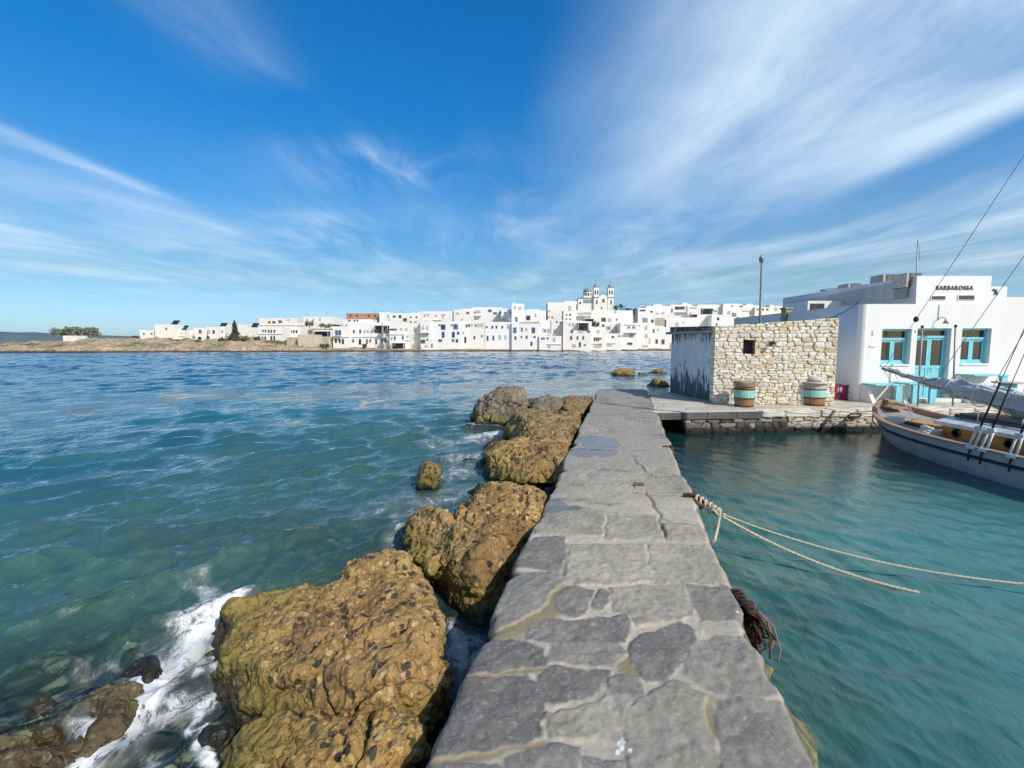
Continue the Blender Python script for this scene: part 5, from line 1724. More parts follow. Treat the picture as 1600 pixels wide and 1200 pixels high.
def coil(name, c, R, n, r, mat, seed, tilt=0.0):
    rr_ = random.Random(seed)
    mb = MB()
    pts = []
    for k in range(n * 14):
        a = 2 * PI * k / 14
        q = R * (.78 + .3 * rr_.random())
        pts.append(Vector((q * math.cos(a), q * math.sin(a) * .8, r + .012 * (k / 14) * 1.4 + rr_.uniform(0, .012))))
    if tilt:
        M_ = Matrix.Rotation(tilt, 3, 'Y')
        pts = [M_ @ p for p in pts]
    mb.tube([p + Vector(c) for p in pts], r, 6)
    return props(mb.build(name, mat), None)


o = coil('rope_coil', Vector(boat.location) + Vector((-.52, -.95, .44)), .17, 7, .017, M_CREAM, 3)
props(o, 'white rope coil on the boat deck left of the amber hatch', 'rope coil', 'rope coils on the boat')
o = coil('rope_coil', Vector(boat.location) + Vector((-.83, cy0 + .05, .40)), .15, 8, .017, M_CREAM, 4, .5)
props(o, 'white rope coil heaped against the end of the boat cabin', 'rope coil', 'rope coils on the boat')
# mast, boom, furled sail
MY = -4.75
mast_top = Vector((0.0, MY, 8.3))
mb = MB(); mb.tube([(0, MY, .3), (0, MY, 8.5)], [.085, .055], 14); mb.build('mast', M_SPAR, boat)
tip = atx(1380, 577, BX) - Vector(boat.location)
b1 = atx(1470, 608, BX) - Vector(boat.location)
b2 = atx(1600, 645, BX) - Vector(boat.location)
hl_ = Vector((0, MY + .1, b2.z - .1))
mb = MB(); mb.tube([tip + Vector((0, .03, .02)), b1 + Vector((0, 0, .02)), b2 + Vector((0, 0, .02)), hl_], [.028, .04, .045, .045], 10); boom = mb.build('boom', M_SPAR, boat)
path = [tip, b1, b2, hl_]
lens = [0]
for a, b in zip(path[:-1], path[1:]): lens.append(lens[-1] + (b - a).length)


def along(t):
    x = t * lens[-1]
    for k in range(3):
        if x <= lens[k + 1] or k == 2:
            return path[k].lerp(path[k + 1], (x - lens[k]) / (lens[k + 1] - lens[k]))


NA, NT_ = 36, 120
P = np.zeros((NT_, NA + 1, 3))
for i in range(NT_):
    t = .02 + .97 * i / (NT_ - 1)
    c = along(t)
    rad = .045 + .155 * sstep(np.array(t), .05, .55) * (1 - .25 * sstep(np.array(t), .85, 1.0))
    for k in range(NA + 1):
        a = 2 * PI * (k % NA) / NA
        lob = .75 + .30 * math.sin(2 * a + 5 * t + 1) * .5 + .16 * math.sin(5 * a + 14 * t) + .10 * math.sin(9 * a - 23 * t + 2)
        r_ = rad * max(lob, .35)
        P[i, k] = (c.x + r_ * math.cos(a) * .85, c.y, c.z + rad * .55 + r_ * math.sin(a) * 1.05)
q = P.reshape(-1, 3)
P += (.020 * fbm(q * np.array([10, 4, 10]), 4, 44) + .016 * fbm(q * np.array([22, 9, 22]), 3, 45, ridged=True)).reshape(NT_, NA + 1, 1) * np.array([1, 0, 1])
o = link('furled_sail', grid_mesh('furled_sail', P), M_SAIL, boat)
mb = MB()
for t in (.12, .24, .36, .48, .6, .74, .88):
    c = along(t); rad = .05 + .15 * float(sstep(np.array(t), .05, .55))
    mb.tube([(c.x + rad * .9 * math.cos(a * PI / 10), c.y + .03 * math.sin(a * PI / 5), c.z + rad * .52 + rad * 1.1 * math.sin(a * PI / 10)) for a in range(21)], .009, 5, cap=False)
mb.build('sail_tie', M_CREAM, boat)
# rigging
def line(name, pts, r, mat, n=5):
    mb_ = MB(); mb_.tube(pts, r, n); return mb_.build(name, mat, boat)
M_WIRE = simple('rigging_wire', (.22, .21, .20), (.15, .14, .135), 9, .5, 0)
top = mast_top
blk = tip.lerp(top, .16)
line('topping_lift', [tip, blk, top], .0052, M_WIRE)
mb = MB(); mb.lathe([(.015, -.06), (.045, -.03), (.045, .03), (.015, .06)], blk, 12); mb.build('block', M_BLACK, boat)
line('mainsheet', [tip + Vector((0, -.02, -.02)), Vector((0.05, -.75, .50))], .008, M_CREAM)
line('mainsheet', [tip + Vector((0, -.35, -.1)), Vector((-.05, -.9, .50))], .006, M_CREAM)
line('lazy_jack', [along(.30) + Vector((0, 0, .25)), top + Vector((0, 0, -1.6))], .0052, M_WIRE)
line('lazy_jack', [along(.52) + Vector((0, 0, .3)), top + Vector((0, 0, -1.6))], .0052, M_WIRE)
line('lazy_jack', [along(.62) + Vector((0, 0, .3)), top + Vector((0, 0, -2.4))], .0052, M_WIRE)
for i, px in enumerate((1528, 1548, 1596)):
    z0 = .47
    s_ = None
    # chainplate on the rail at this pixel column
    for k in range(400):
        s__ = BL * k / 400
        if s__ < 1.5: continue
        X_, Y_ = BX - half(s__) - .02, BY0 - s__
        if 800 + FPX * X_ / (Y_ * CP + 0.0) * 1.0 > px: s_ = s__; break
    base = Vector((-half(s_) - .03, -s_, sheer(s_) - .1))
    d_ = (top - base).normalized()
    p0, p1, p2 = base + d_ * .10, base + d_ * .42, base + d_ * 1.15
    off = Vector((0, .045, 0))
    mb_ = MB()
    for q in (-1, 1): mb_.tube([p0 + off * q, p1 + off * q * .8], .018, 6)
    mb_.box(p0, (.05, .14, .05), None, .008); mb_.box(p1, (.05, .12, .05), None, .008)
    dd = mb_.build('lanyard', M_CREAM, boat)
    line('chainplate', [base + Vector((0, 0, -.12)), base, p0], .016, M_BLACK, 6)
    line('shroud_strap', [p1, p2], .014, M_BLACK, 8)
    line('shroud', [p2, top], .0052, M_WIRE)
line('lifeline', [Vector((-.52, cy0 - .5, cz1 + .3)), Vector((-.52, cy1, cz1 + .3))], .008, M_BLACK)
mb = MB()
for k in range(5): mb.tube([(-.52, cy0 - .55 - k * .7, cz1), (-.52, cy0 - .55 - k * .7, cz1 + .3)], .008, 6)
mb.build('stanchion', M_STEEL, boat)
# thin mooring line from the bow to the quay
a = Vector(boat.location) + Vector((-.06, -.05, .62)); b = qp(s_at(1340), .1, TOP + .01)
mb = MB(); mb.tube([a.lerp(b, k / 10) - Vector((0, 0, .25 * (k / 10) * (1 - k / 10))) for k in range(11)], .008, 6)
props(mb.build('mooring_line', M_ROPE), 'thin mooring line from the boat end to the pale quay face', 'mooring line')

# ================================================================ ROPES AND IRON ON THE JETTY
kn = at(1106, 797, .44)
sh = at(1090, 783, .47)
t = thing('mooring_shackle', 'rusty iron shackle on the jetty edge holding the cream ropes', 'shackle', tuple(sh))
mb = MB(); mb.tube([Vector((-.08, .06, .04)), Vector((-.02, .05, .05)), Vector((.03, .0, .02)), Vector((.05, -.08, -.02)), Vector((.0, -.1, -.03)), Vector((-.05, -.02, .01))], .026, 8); mb.build('loop', M_IRON, t)
mb = MB(); mb.tube([Vector((-.12, .08, .03)), Vector((-.02, .06, .04))], .03, 8); mb.build('bolt', M_IRON, t)
rk = random.Random(9)
knot = thing('rope_knot', 'lumpy cream rope knot tied to the rusty shackle', 'knot', tuple(kn))
mb = MB()
pts = []
for k in range(70):
    tt = k / 69
    a = tt * 2 * PI * 6
    c_ = (sh - kn).lerp(Vector((.10, -.07, -.03)), tt)
    pts.append(c_ + Vector((.03 * math.cos(a) + rk.uniform(-.008, .008), .03 * math.sin(a * 1.1) + rk.uniform(-.008, .008), .042 * math.sin(a) + .02)))
mb.tube(pts, .0125, 7)
mb.tube([Vector((.05 + .045 * math.cos(a), -.05 + .04 * math.sin(a), .03 * math.sin(2 * a))) for a in [2 * PI * k / 14 for k in range(29)]], .013, 7)
mb.build('coils', M_ROPE, knot)
mb = MB(); e = at(1116, 846, .40) - kn
mb.tube([Vector((.09, -.07, -.02)), Vector((.09, -.075, -.06)).lerp(e, .5), e], .014, 7); mb.build('hanging_end', M_ROPE, knot)


def twisted(name, label, p0, p1, sag, r, mat, n=60, ends=None):
    mb = MB()
    pts = []
    for k in range(n + 1):
        t_ = k / n
        p = p0.lerp(p1, t_); p.z -= sag * 4 * t_ * (1 - t_)
        pts.append(p)
    # three strands laid round the line
    L_ = (p1 - p0).length
    for j in range(3):
        mb.tube([p + Vector((0, r * .45 * math.sin(2 * PI * (k / n) * L_ / .12 / 1 + j * 2.09), r * .45 * math.cos(2 * PI * (k / n) * L_ / .12 + j * 2.09))) for k, p in enumerate(pts)], r * .62, 5)
    return props(mb.build(name, mat), label, 'rope', 'mooring ropes from the jetty')


w1_ = at(1436, 926, .012)
twisted('mooring_rope', 'thicker cream rope that sags from the jetty knot into the harbour water', kn + Vector((.10, -.07, -.03)), w1_, .088, .0135, M_ROPE, 150)
w2_ = at(1660, 917, .12)
twisted('mooring_rope', 'thinner cream rope stretching from the jetty knot out over the harbour', kn + Vector((.10, -.06, -.01)), w2_, .13, .009, M_ROPE, 190)
# rusty ring further along the edge
p = at(1048, 703, TOP - .06)
mb = MB()
mb.tube([Vector((.0, .10 * math.cos(a), .09 * math.sin(a) - .03)) for a in [2 * PI * k / 20 for k in range(21)]], .018, 8, cap=False)
mb.tube([Vector((-.12, 0, .05)), Vector((0, 0, .05))], .02, 8)
props(mb.build('mooring_ring', M_IRON, None, p), 'rusty iron ring hanging from the harbour side of the jetty', 'mooring ring')
# rusty cut-off iron stub in the paving
p = at(999, 762, TOP)
st_ = thing('iron_stub', 'rusty cut off iron stub set in the jetty paving', 'stub', tuple(p), -.2)
mb = MB(); mb.box((0, .04, .02), (.11, .07, .04), None, .008); mb.build('plate', simple('brown_rust', (.20, .11, .06), (.10, .06, .04), 25, .85, .5), st_)
mb = MB(); mb.box((0, -.03, .010), (.10, .06, .02), None, .008); mb.build('concrete_pad', M_CONC, st_)
# tangle of old rope hanging over the edge
e0 = at(1158, 940, TOP - .04)
tg = thing('rope_tangle', 'tangle of old brown rope and weed hanging over the jetty edge', 'rope', tuple(e0))
mb = MB()
for k in range(44):
    y0, y1 = rk.uniform(-.16, .12), rk.uniform(-.24, .06)
    d1 = rk.uniform(.05, .18)
    o1 = rk.uniform(.0, .045)
    mb.tube([Vector((-.03, y0, .02)), Vector((o1 * .7, y0 - .02, .01 + rk.uniform(-.02, .03))), Vector((o1 + .03, (y0 + y1) / 2, -d1 * .5)), Vector((o1 + rk.uniform(-.05, .05), y1 + rk.uniform(-.05, .05), -d1)), Vector((o1 + rk.uniform(-.05, .03), y1 + rk.uniform(-.12, .06), -d1 + rk.uniform(-.10, .04)))], rk.choice([.005, .007, .010, .014]), 6)
mb.build('strands', M_OLDROPE, tg)
mb = MB()
for k in range(5):
    y0 = rk.uniform(-.2, .1)
    mb.tube([Vector((.02, y0, .02)), Vector((.09, y0 - .04, -.03)), Vector((.10, y0 - .10, -.14)), Vector((.07, y0 - .13, -.18))], .006, 6)
mb.build('faded_strands', simple('faded_rope', (.30, .15, .10), (.22, .12, .09), 30, .9, .6), tg)

# ================================================================ FAR SHORE
SHORE = [(-500, 551.5), (0, 551.2), (130, 551), (270, 550.5), (430, 550), (620, 549.6), (760, 549.4), (900, 549.3), (1000, 548.5), (1060, 548), (1250, 547.6), (1700, 547.4)]


def shore_y(px):
    return float(np.interp(px, [q[0] for q in SHORE], [at(q[0], q[1], 0).y for q in SHORE]))


def build_shore():
    pxs = np.linspace(-500, 1700, 560)
    offs = np.array([-6, -2, -.5, 0, .4, 1, 1.8, 2.8, 4, 6, 8.5, 11, 15, 20, 27, 35, 45, 60, 80, 110, 160, 240, 340])
    Y0 = np.array([shore_y(q) for q in pxs])
    front = np.interp(pxs, [-500, -60, 0, 60, 150, 250, 330, 400, 440, 520, 620, 900, 1700], [1.2, 1.3, 1.5, 2.0, 2.9, 3.0, 2.4, 2.4, 1.9, 1.3, 1.15, 1.0, 1.0])
    back = np.interp(pxs, [-500, 0, 150, 230, 400, 520, 640, 800, 930, 1050, 1200, 1700], [1.0, 1.4, 2.6, 3.2, 6, 7, 8, 10, 13.0, 10, 9, 9])
    PX, OF = np.meshgrid(pxs, offs, indexing='ij')
    rag = 1.2 * fbm(np.stack([PX * .03, PX * 0, PX * 0], -1), 4, 5)
    YY = Y0[:, None] + OF + rag * (1 - sstep(OF, 6, 30))
    XX = (PX - 800) / FPX * YY
    n1 = fbm(np.stack([XX * .16, YY * .28, XX * 0], -1), 5, 6)
    nr = fbm(np.stack([XX * .5, YY * .7, XX * 0], -1), 4, 7, ridged=True)
    wild = 1 - sstep(PX, 420, 560)
    zf = -.5 + (front[:, None] + .5) * sstep(OF, -2, 14) ** .55
    zb = (back - front)[:, None] * sstep(OF, 12, 45)
    Z = zf + zb + (.55 * n1 + .28 * nr) * sstep(OF, -.5, 3) * (.25 + .75 * wild)
    Z[:, 0] = -2; Z[:, 1] = -1
    me = grid_mesh('shore', np.stack([XX, YY, Z], -1), {'wild': wild})
    m, g = new_mat('shore_rock'); ps = g.pos()
    sp = g.sep(ps)
    n1 = g.noise(g.map(ps, (.5, .5, 1)), .35, 6, .65, .4); n2 = g.noise(ps, 1.6, 5, .7)
    c = g.mix(g.sm(n1, .38, .62), (.54, .41, .265), (.34, .285, .19))
    c = g.mix(g.m('MULTIPLY', g.sm(n2, .50, .40), .8), c, (.10, .075, .05))
    c = g.mix(g.m('MULTIPLY', g.sm(n2, .56, .66), .6), c, (.56, .45, .31))
    veg = g.noise(g.map(ps, (.35, .35, 1)), .5, 5, .6)
    c = g.mix(g.m('MULTIPLY', g.sm(veg, .54, .62), g.sm(sp[2], .9, 1.7)), c, (.13, .145, .06))
    c = g.mix(g.sm(g.m('ADD', sp[2], g.m('MULTIPLY', n2, .5)), .85, .35), c, (.055, .043, .035))
    principled(g, c, .95, g.bump(n2, .8, .3), 0, .1)
    o = link('shore', me, m)
    props(o, kind='structure')
    # bluish hill across the bay, far left
    xs = np.linspace(-2700, -900, 90); of = np.linspace(0, 1, 9)
    X, O = np.meshgrid(xs, of, indexing='ij')
    prof = 42 * np.exp(-((X + 1950) / 520) ** 2) + 14 * np.exp(-((X + 1450) / 260) ** 2)
    Z = prof * np.sin(O * PI) ** .8 + prof * .12 * fbm(np.stack([X * .006, O * 3, X * 0], -1), 4, 3) * np.sin(O * PI) - 1
    me = grid_mesh('far_hills', np.stack([X, 1500 + O * 500, Z], -1))
    o = link('far_hills', me, simple('haze_tinted_scrub', (.10, .145, .17), (.08, .12, .145), .02, .95, .3))  # scrub colour with the blue of distant haze mixed in
    props(o, kind='structure')


build_shore()

# ---------------------------------------------------------------- houses of the town
M_FRAME = {'d': simple('grey_frame', (.36, .35, .33)), 'b': simple('blue_shutter', (.06, .16, .36), (.05, .13, .30), 3, .5), 't': simple('teal_shutter', (.10, .30, .40), (.09, .26, .36), 3, .5),
           'n': simple('navy_shutter', (.04, .05, .14), (.035, .045, .12), 3, .5), 'v': simple('violet_shutter', (.18, .16, .36), (.15, .14, .3), 3, .5),
           'g': simple('pale_grey_shutter', (.46, .45, .43), (.40, .39, .37), 3, .6), 'w': M_WHITE3, 'k': simple('brown_door', (.16, .11, .08), (.12, .08, .06), 3, .6), 'y': simple('sand_shutter', (.5, .43, .32), (.44, .38, .28), 3, .7)}
M_TERRA = simple('bare_terracotta_block', (.42, .225, .14), (.34, .175, .105), 1.5, .9, .6, bscale=6)
M_STONEW = simple('beige_stone_wall', (.47, .41, .31), (.36, .31, .23), .9, .9, .7, bscale=5)
_wm = {}


def win_mesh(w_, h_, kind):
    key = (round(w_, 1), round(h_, 1), kind)
    if key in _wm: return _wm[key]
    w_, h_ = max(key[0], .4), max(key[1], .4)
    mb = MB(); hw = w_ / 2; t_ = .09
    if kind == 'a':                                         # arched opening
        n = 9
        pts = [(-hw, -.02, -h_ / 2)] + [(-hw * math.cos(PI * k / n), -.02, h_ / 2 - hw + hw * math.sin(PI * k / n)) for k in range(n + 1)] + [(hw, -.02, -h_ / 2)]
        mb.prism(pts, (0, .06, 0), 1)
        mats = [M_WHITE3, M_DARKW]
    elif kind == 'o':
        mb.prism([(hw * math.cos(2 * PI * k / 14), -.02, h_ / 2 * math.sin(2 * PI * k / 14)) for k in range(14)], (0, .06, 0), 1)
        mats = [M_TERRA, M_DARKW]
    elif kind in 'gwy':                                     # closed shutters
        mb.span((-hw, -.07, -h_ / 2), (-.01, .02, h_ / 2), 0, 0); mb.span((.01, -.07, -h_ / 2), (hw, .02, h_ / 2), 0, 0)
        mats = [M_FRAME[kind]]
    else:
        mb.span((-hw, -.08, -h_ / 2), (-hw + t_, .02, h_ / 2)); mb.span((hw - t_, -.08, -h_ / 2), (hw, .02, h_ / 2))
        mb.span((-hw + t_, -.078, h_ / 2 - t_), (hw - t_, .02, h_ / 2)); mb.span((-hw + t_, -.078, -h_ / 2), (hw - t_, .02, -h_ / 2 + t_))
        if kind in 'btnv':                                  # half closed coloured shutters
            mb.span((-hw + t_, -.06, -h_ / 2 + t_), (-hw * .25, -.03, h_ / 2 - t_)); mb.span((hw * .35, -.06, -h_ / 2 + t_), (hw - t_, -.03, h_ / 2 - t_))
        elif w_ > .7: mb.span((-.03, -.05, -h_ / 2 + t_), (.03, .02, h_ / 2 - t_))
        mb.span((-hw + t_ + .001, -.02, -h_ / 2 + t_ + .001), (hw - t_ - .001, .015, h_ / 2 - t_ - .001), 0, 1)
        mats = [M_FRAME[kind], M_GLASS]
    bmesh.ops.recalc_face_normals(mb.b, faces=mb.b.faces[:])
    me = bpy.data.meshes.new('window'); mb.b.to_mesh(me); mb.b.free()
    for q in mats: me.materials.append(q)
    _wm[key] = me
    return me


M_TOWN2 = plaster('town_whitewash', (.76, .76, .75), .25)
M_TOWN3 = plaster('town_whitewash_worn', (.74, .725, .69), .45)
HOUSES = 'white houses of the waterfront town'
rh = random.Random(21)


def house(label, x0, x1, yt, yb, off, wins='', mat=None, depth=None, parts='', name='town_house', cat='house', group=HOUSES, buried=True):
    """a flat roofed house: photo columns x0..x1, roof line yt, foot yb, off metres behind the shore line"""
    Y = shore_y((x0 + x1) / 2) + off
    a, b = aty(x0, yt, Y), aty(x1, yb, Y)
    w_, top = b.x - a.x, a.z
    z0 = b.z - (2.5 if buried else .4)
    t = thing(name, label, cat, (a.x, Y, z0), 0, group)
    H = top - z0
    mat = mat or rh.choice([M_WHITE, M_WHITE, M_TOWN2, M_WHITE2, M_TOWN3])
    dep = depth or min(max(w_ * .9, 4), 9)
    # body with a parapet round a sunken roof
    mb = MB(); p = .22
    mb.span((0, 0, 0), (w_, dep, H - .45), 0)
    mb.span((0, 0, H - .45), (w_, p, H)); mb.span((0, dep - p, H - .45), (w_, dep, H)); mb.span((0, p, H - .45), (p, dep - p, H)); mb.span((w_ - p, p, H - .45), (w_, dep - p, H))
    mb.build('wall', mat, t)
    k = FPX / Y

    def loc(px, py):
        q = aty(px, py, Y)
        return q.x - a.x, q.z - z0
    for tok in wins.split():
        f = tok.split(',')
        cx, cy, ww, hh = map(float, f[:4]); kd = f[4] if len(f) > 4 else 'd'
        x, z = loc(cx, cy)
        W2, H2 = max(ww / k, .45), max(hh / k, .45)
        o_ = bpy.data.objects.new('door' if kd in 'k' or hh > 9 else 'window', win_mesh(W2, H2, kd)); COL.objects.link(o_); o_.parent = t
        o_.location = (x, -.0, z)
    for tok in parts.split():
        f = tok.split(','); kd = f[0]; v = list(map(float, f[1:]))
        if kd == 'box':       # stair head or upper storey block x0 x1 yt
            xa, za = loc(v[0], v[2]); xb, _ = loc(v[1], v[2])
            mb = MB(); mb.span((xa, .6, H - .45), (xb, min(dep * .8, 4), za), .03); mb.build('stair_head', mat, t)
        elif kd == 'chim':
            xa, za = loc(v[0], v[1])
            mb = MB(); mb.box((xa, dep * .4, (H - .45 + za) / 2), (.6, .6, za - H + .45), None, .04); mb.box((xa, dep * .4, za), (.8, .8, .12)); mb.build('chimney', mat, t)
        elif kd == 'ant':
            xa, za = loc(v[0], v[1])
            mb = MB(); yy = dep * .5
            mb.tube([(xa, yy, H - .5), (xa, yy, za)], .035, 5)
            for q, l_ in ((.95, .9), (.8, .7), (.88, .55)):
                zz = H - .5 + (za - H + .5) * q
                mb.tube([(xa - l_, yy, zz), (xa + l_, yy, zz)], .02, 4)
            mb.build('antenna', M_STEEL, t)
        elif kd == 'bal':     # balcony x0 x1 y
            xa, za = loc(v[0], v[2]); xb, _ = loc(v[1], v[2])
            mb = MB(); mb.span((xa, -1.0, za - .14), (xb, -.004, za)); bo = mb.build('balcony', M_WHITE, t)
            mb = MB()
            mb.tube([(xa + .05, -.95, za + .9), (xb - .05, -.95, za + .9)], .03, 5)
            n = max(2, int((xb - xa) / .3))
            for i in range(n + 1): mb.tube([(xa + .05 + (xb - xa - .1) * i / n, -.95, za), (xa + .05 + (xb - xa - .1) * i / n, -.95, za + .9)], .015, 4)
            mb.build('railing', M_STEEL, bo)
        elif kd == 'awn':     # shade roof x0 x1 y
            xa, za = loc(v[0], v[2]); xb, _ = loc(v[1], v[2])
            mb = MB(); mb.span((xa, -1.6, za - .1), (xb, -.004, za + .04))
            ao = mb.build('canopy', M_WHITE, t)
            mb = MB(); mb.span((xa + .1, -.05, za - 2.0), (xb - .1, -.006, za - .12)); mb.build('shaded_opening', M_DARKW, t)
            for i, q in enumerate((xa + .1, xb - .1)):
                mb = MB(); mb.tube([(q, -1.5, za - .1), (q, -1.5, za - 2.2)], .05, 5); mb.build('canopy_post', M_WHITE, ao)
        elif kd == 'ledge':
            xa, za = loc(v[0], v[2]); xb, _ = loc(v[1], v[2])
            mb = MB(); mb.span((xa, -.22, za - .12), (xb, -.004, za + .06)); mb.build('cornice', M_WHITE3, t)
        elif kd == 'sol':
            xa, za = loc(v[0], v[1])
            mb = MB(); mb.prism([(xa - .9, dep * .3, za - .6), (xa + .9, dep * .3, za - .6), (xa + .9, dep * .3 + 1.2, za + .35), (xa - .9, dep * .3 + 1.2, za + .35)], (0, .03, .06))
            mb.tube([(xa - .8, dep * .3 + 1.3, za + .5), (xa + .8, dep * .3 + 1.3, za + .5)], .22, 8); mb.tube([(xa, dep * .3 + 1.2, za + .3), (xa, dep * .3 + 1.2, H - .5)], .05, 4)
            mb.build('solar_heater', M_GLASS, t)
        elif kd == 'pan':     # beige screen panel x0 y0 x1 y1
            xa, za = loc(v[0], v[1]); xb, zb = loc(v[2], v[3])
            mb = MB(); mb.span((xa, -.06, zb), (xb, -.004, za)); mb.build('screen', M_STONEW, t)
    return t


# --- left end, on the headland
house('low white cabin with two small windows, first house on the rocky headland', 218, 241, 515.5, 528, 22, '225,521.5,2.5,2.5 237,521.5,2.5,2.5', buried=False)
house('tall plain white cube with one small window on the headland', 241, 273, 507, 532, 20, '260,513.5,2.6,3.6 246,528,2,4', parts='sol,265,504')
house('small white annex with a pergola beside the plain white cube', 273, 289, 516, 530, 21, '284,521,3,3,g', parts='sol,280,512 ledge,273,289,525', depth=4)
house('low white wall like house between pergola annex and arched house', 287, 304, 515.5, 531, 23, '301,527,2,4,g')
house('white house with one window above an arch, left of the arched pair', 302.5, 325, 512, 532, 21, '313,518,4.5,5.5 312,528.5,6,5,a 304,527,2,3', parts='chim,318,509')
house('white house with two upper windows above a round arch', 324.5, 340.5, 511, 533, 19.5, '326.5,518,3.5,5.5,g 334,518.5,4,6 325,528.5,5,7,a')
house('white house with narrow windows and a small arch beside the conifer', 340, 352, 510, 532, 21, '341,518,1.6,5 345,517.5,1.6,4 347,518,1.6,4 345,527.5,6,6,a', parts='sol,342,508')
house('blank white gable house behind the conifer on the headland', 346, 366, 507.5, 525, 30, '')
house('white house with a bare pale wall right of the conifer', 371, 386, 507, 526, 28, '')
house('white house with a solar panel and tall aerial on its roof', 385, 404, 512, 530, 25, '396,526,2,5,g', parts='sol,393,508 ant,395,497')
# --- left middle
house('long white villa with a row of dark windows set back on the rise', 404, 464, 497, 512, 62, '421,503.5,4,4 428,503.5,5,4 438,502.5,6,4 451,500,4,3,g', parts='ant,418,493 ant,437,494 ledge,404,464,508')
house('white house with groups of arched windows in two storeys above the ochre rocks', 404, 441, 511, 535, 19, '411,517,1.8,4 415,517,1.8,4 420,517.5,2,5 424,517.5,2,5 429,517.5,2,5 410,529,2.4,7,a 414.5,529,2.4,7,a 424,528.5,2.6,7.5,a 428.5,528.5,2.6,7.5,a', parts='ledge,404,441,521.5')
house('white house with a shady loggia and a row of navy windows', 440, 470, 511, 530, 24, '443,517,8,6,d 450,518,2.6,4,n 454.5,518,3.5,5,n 459,518,2.6,4,n 463.5,518,2,4.5,n 447,529,2,7', parts='awn,438,447,514')
house('white upper house with roof aerial behind the palm shrubs', 474, 521, 495, 516, 60, '480,500,3,4,g 490,500,3,4,g 500,499,2.6,5,g 484,511,3,5 504,509,6,5,g', parts='ant,503,486 ant,471,488')
house('white house between the villa and the aerial house, half hidden by walls', 462, 488, 504.5, 520, 48, '470,509,12,2,g', parts='')
GW = 'bare beige walls on the shore'
house('bare beige wall block with rough render, left one above the shore rocks', 448, 467, 527, 544, 8, '', M_STONEW, 5, name='boundary_wall', cat='wall', group=GW, buried=False)
house('taller bare beige building with cracked render by the shore', 465, 489, 522.5, 545, 6, '473,541,3,3', M_BEIGE, 6, name='boundary_wall', cat='wall', group=GW, buried=False)
house('long bare beige wall joined to the big white hotel', 488, 514, 526, 544.5, 7, '502,540,7,3', M_BEIGE, 4, name='boundary_wall', cat='wall', group=GW, buried=False, parts='pan,504,528,513,538')
house('open pavilion with thin white roof and navy shade behind the beige walls', 490, 519, 516, 530, 16, '512,520.5,8,6,n', parts='awn,492,516,517.5')
# --- the big white hotel
house('big white block with blue shutters and navy ground floor at the shore', 519.5, 546, 510, 540, 8, '526,520,4,8,b 531,520,4,8,b 525,532.5,3.2,6,n 531,532.5,3.2,6,n 536,533.5,3.2,8,n', parts='bal,522,534,524.5 ledge,519.5,546,526')
house('white block with many small windows and arches right of the blue shutters', 545.5, 600, 504, 541, 9, '546.5,519.5,4,8,b 553,518,2.4,5,b 563,518,3,6 570,518,2.5,4,g 575,518,2.5,4,g 586,517.5,2.4,5 590,517.5,2.4,5 597,517.5,2,5,g 544,533,2,6 548,532.5,2.2,6 552,532.5,2.2,6 562.5,534,4.5,9,a 573.5,533.5,3,8 578.5,532.5,2.6,5 588,534,2.6,8 597,533,2.4,7', parts='awn,586,605,508.5 ledge,546,600,526')
house('terrace storey with round windows above the white block with arches', 535, 582, 499, 512, 17, '535,508,3,3,g 541,508,3,3,g 556,508,2.4,3,g 565,508,2.4,3,g 574,508,5,3.5,a 546,500.8,3.4,2.2 554,501,2.6,2 558.5,501,2.6,2')
house('unfinished terracotta brick storey with round dark holes on the hotel roof', 541, 594, 489.5, 498.5, 22, '547.5,493.5,2.8,3.6,o 557.5,493.5,2.8,3.6,o 576,493.5,2.8,3.6,o 586,493.5,2.8,3.6,o', M_TERRA, name='brick_storey', cat='building', group=None)
house('white cube beside the terracotta brick storey', 592.5, 609, 488, 504, 20, '607,494,1.2,5,y', parts='ant,583,484 ant,596,485')
house('narrow white house with layered balconies and dark shade at third floor', 598, 609, 501, 543, 7, '603,517.5,2.4,6 597.5,533,2.2,7 602,532.5,2.2,6', parts='awn,599,608,508.5 bal,599,608,526')
# --- middle waterfront
house('white house with a wide dark awning slot and small square windows', 608, 641, 505, 543.5, 5, '614.5,514.8,11,2.6 627,514.5,4,4,g 635,514.5,4,4,g 606,529,2,5,g 612,529,2.4,6,g 617,528.5,2.6,6 629.5,528,2.2,6 637,526,2,4,g 616,537.5,4,6,g', parts='ledge,608,632,522 awn,613,633,535.5 ledge,633,641,531')
house('white rooftop house with two blue grey windows behind the awning slot house', 609, 641, 489.5, 507, 16, '616,494.5,4,3,n 625,494.5,4,4,n 633,499.5,6,5,d', parts='ant,626,484')
house('white house with two square top windows, pale below', 640.5, 657, 488.5, 543.5, 7, '642,495.5,2.8,3.2 651,495.5,2.8,3.2 642,503,2,2 649,503,5,1.5,g 648,515,4,8,g 646,529,3,6,g', parts='ledge,641,655,522')
house('white balcony house with a dark gate at the ground', 656.5, 673, 500, 543.8, 4.5, '661,512,3,6,g 668,512,3,6,g 661,533.5,7,6 668,531,1.5,3 666,541,5,3,g 668,523,2.5,6,g', parts='bal,657,671,519.5')
house('long pale upper house with faint shutters behind the balcony house', 657, 712, 486.5, 504, 16, '664,493,3,4,g 669,492,3,4,g 681,493,4,3,g 693,492,7,3,g 692,496,3,3,g', parts='ledge,660,690,500')
house('white house with stacked dark blue windows, one above the other', 672.5, 701, 503, 544, 5, '692.5,511,6.5,8,n 687,508,2,2.4 692.5,523,4,9,b 688,532,6,4.5 674.5,540,2,6,k 674,532,2,3,g')
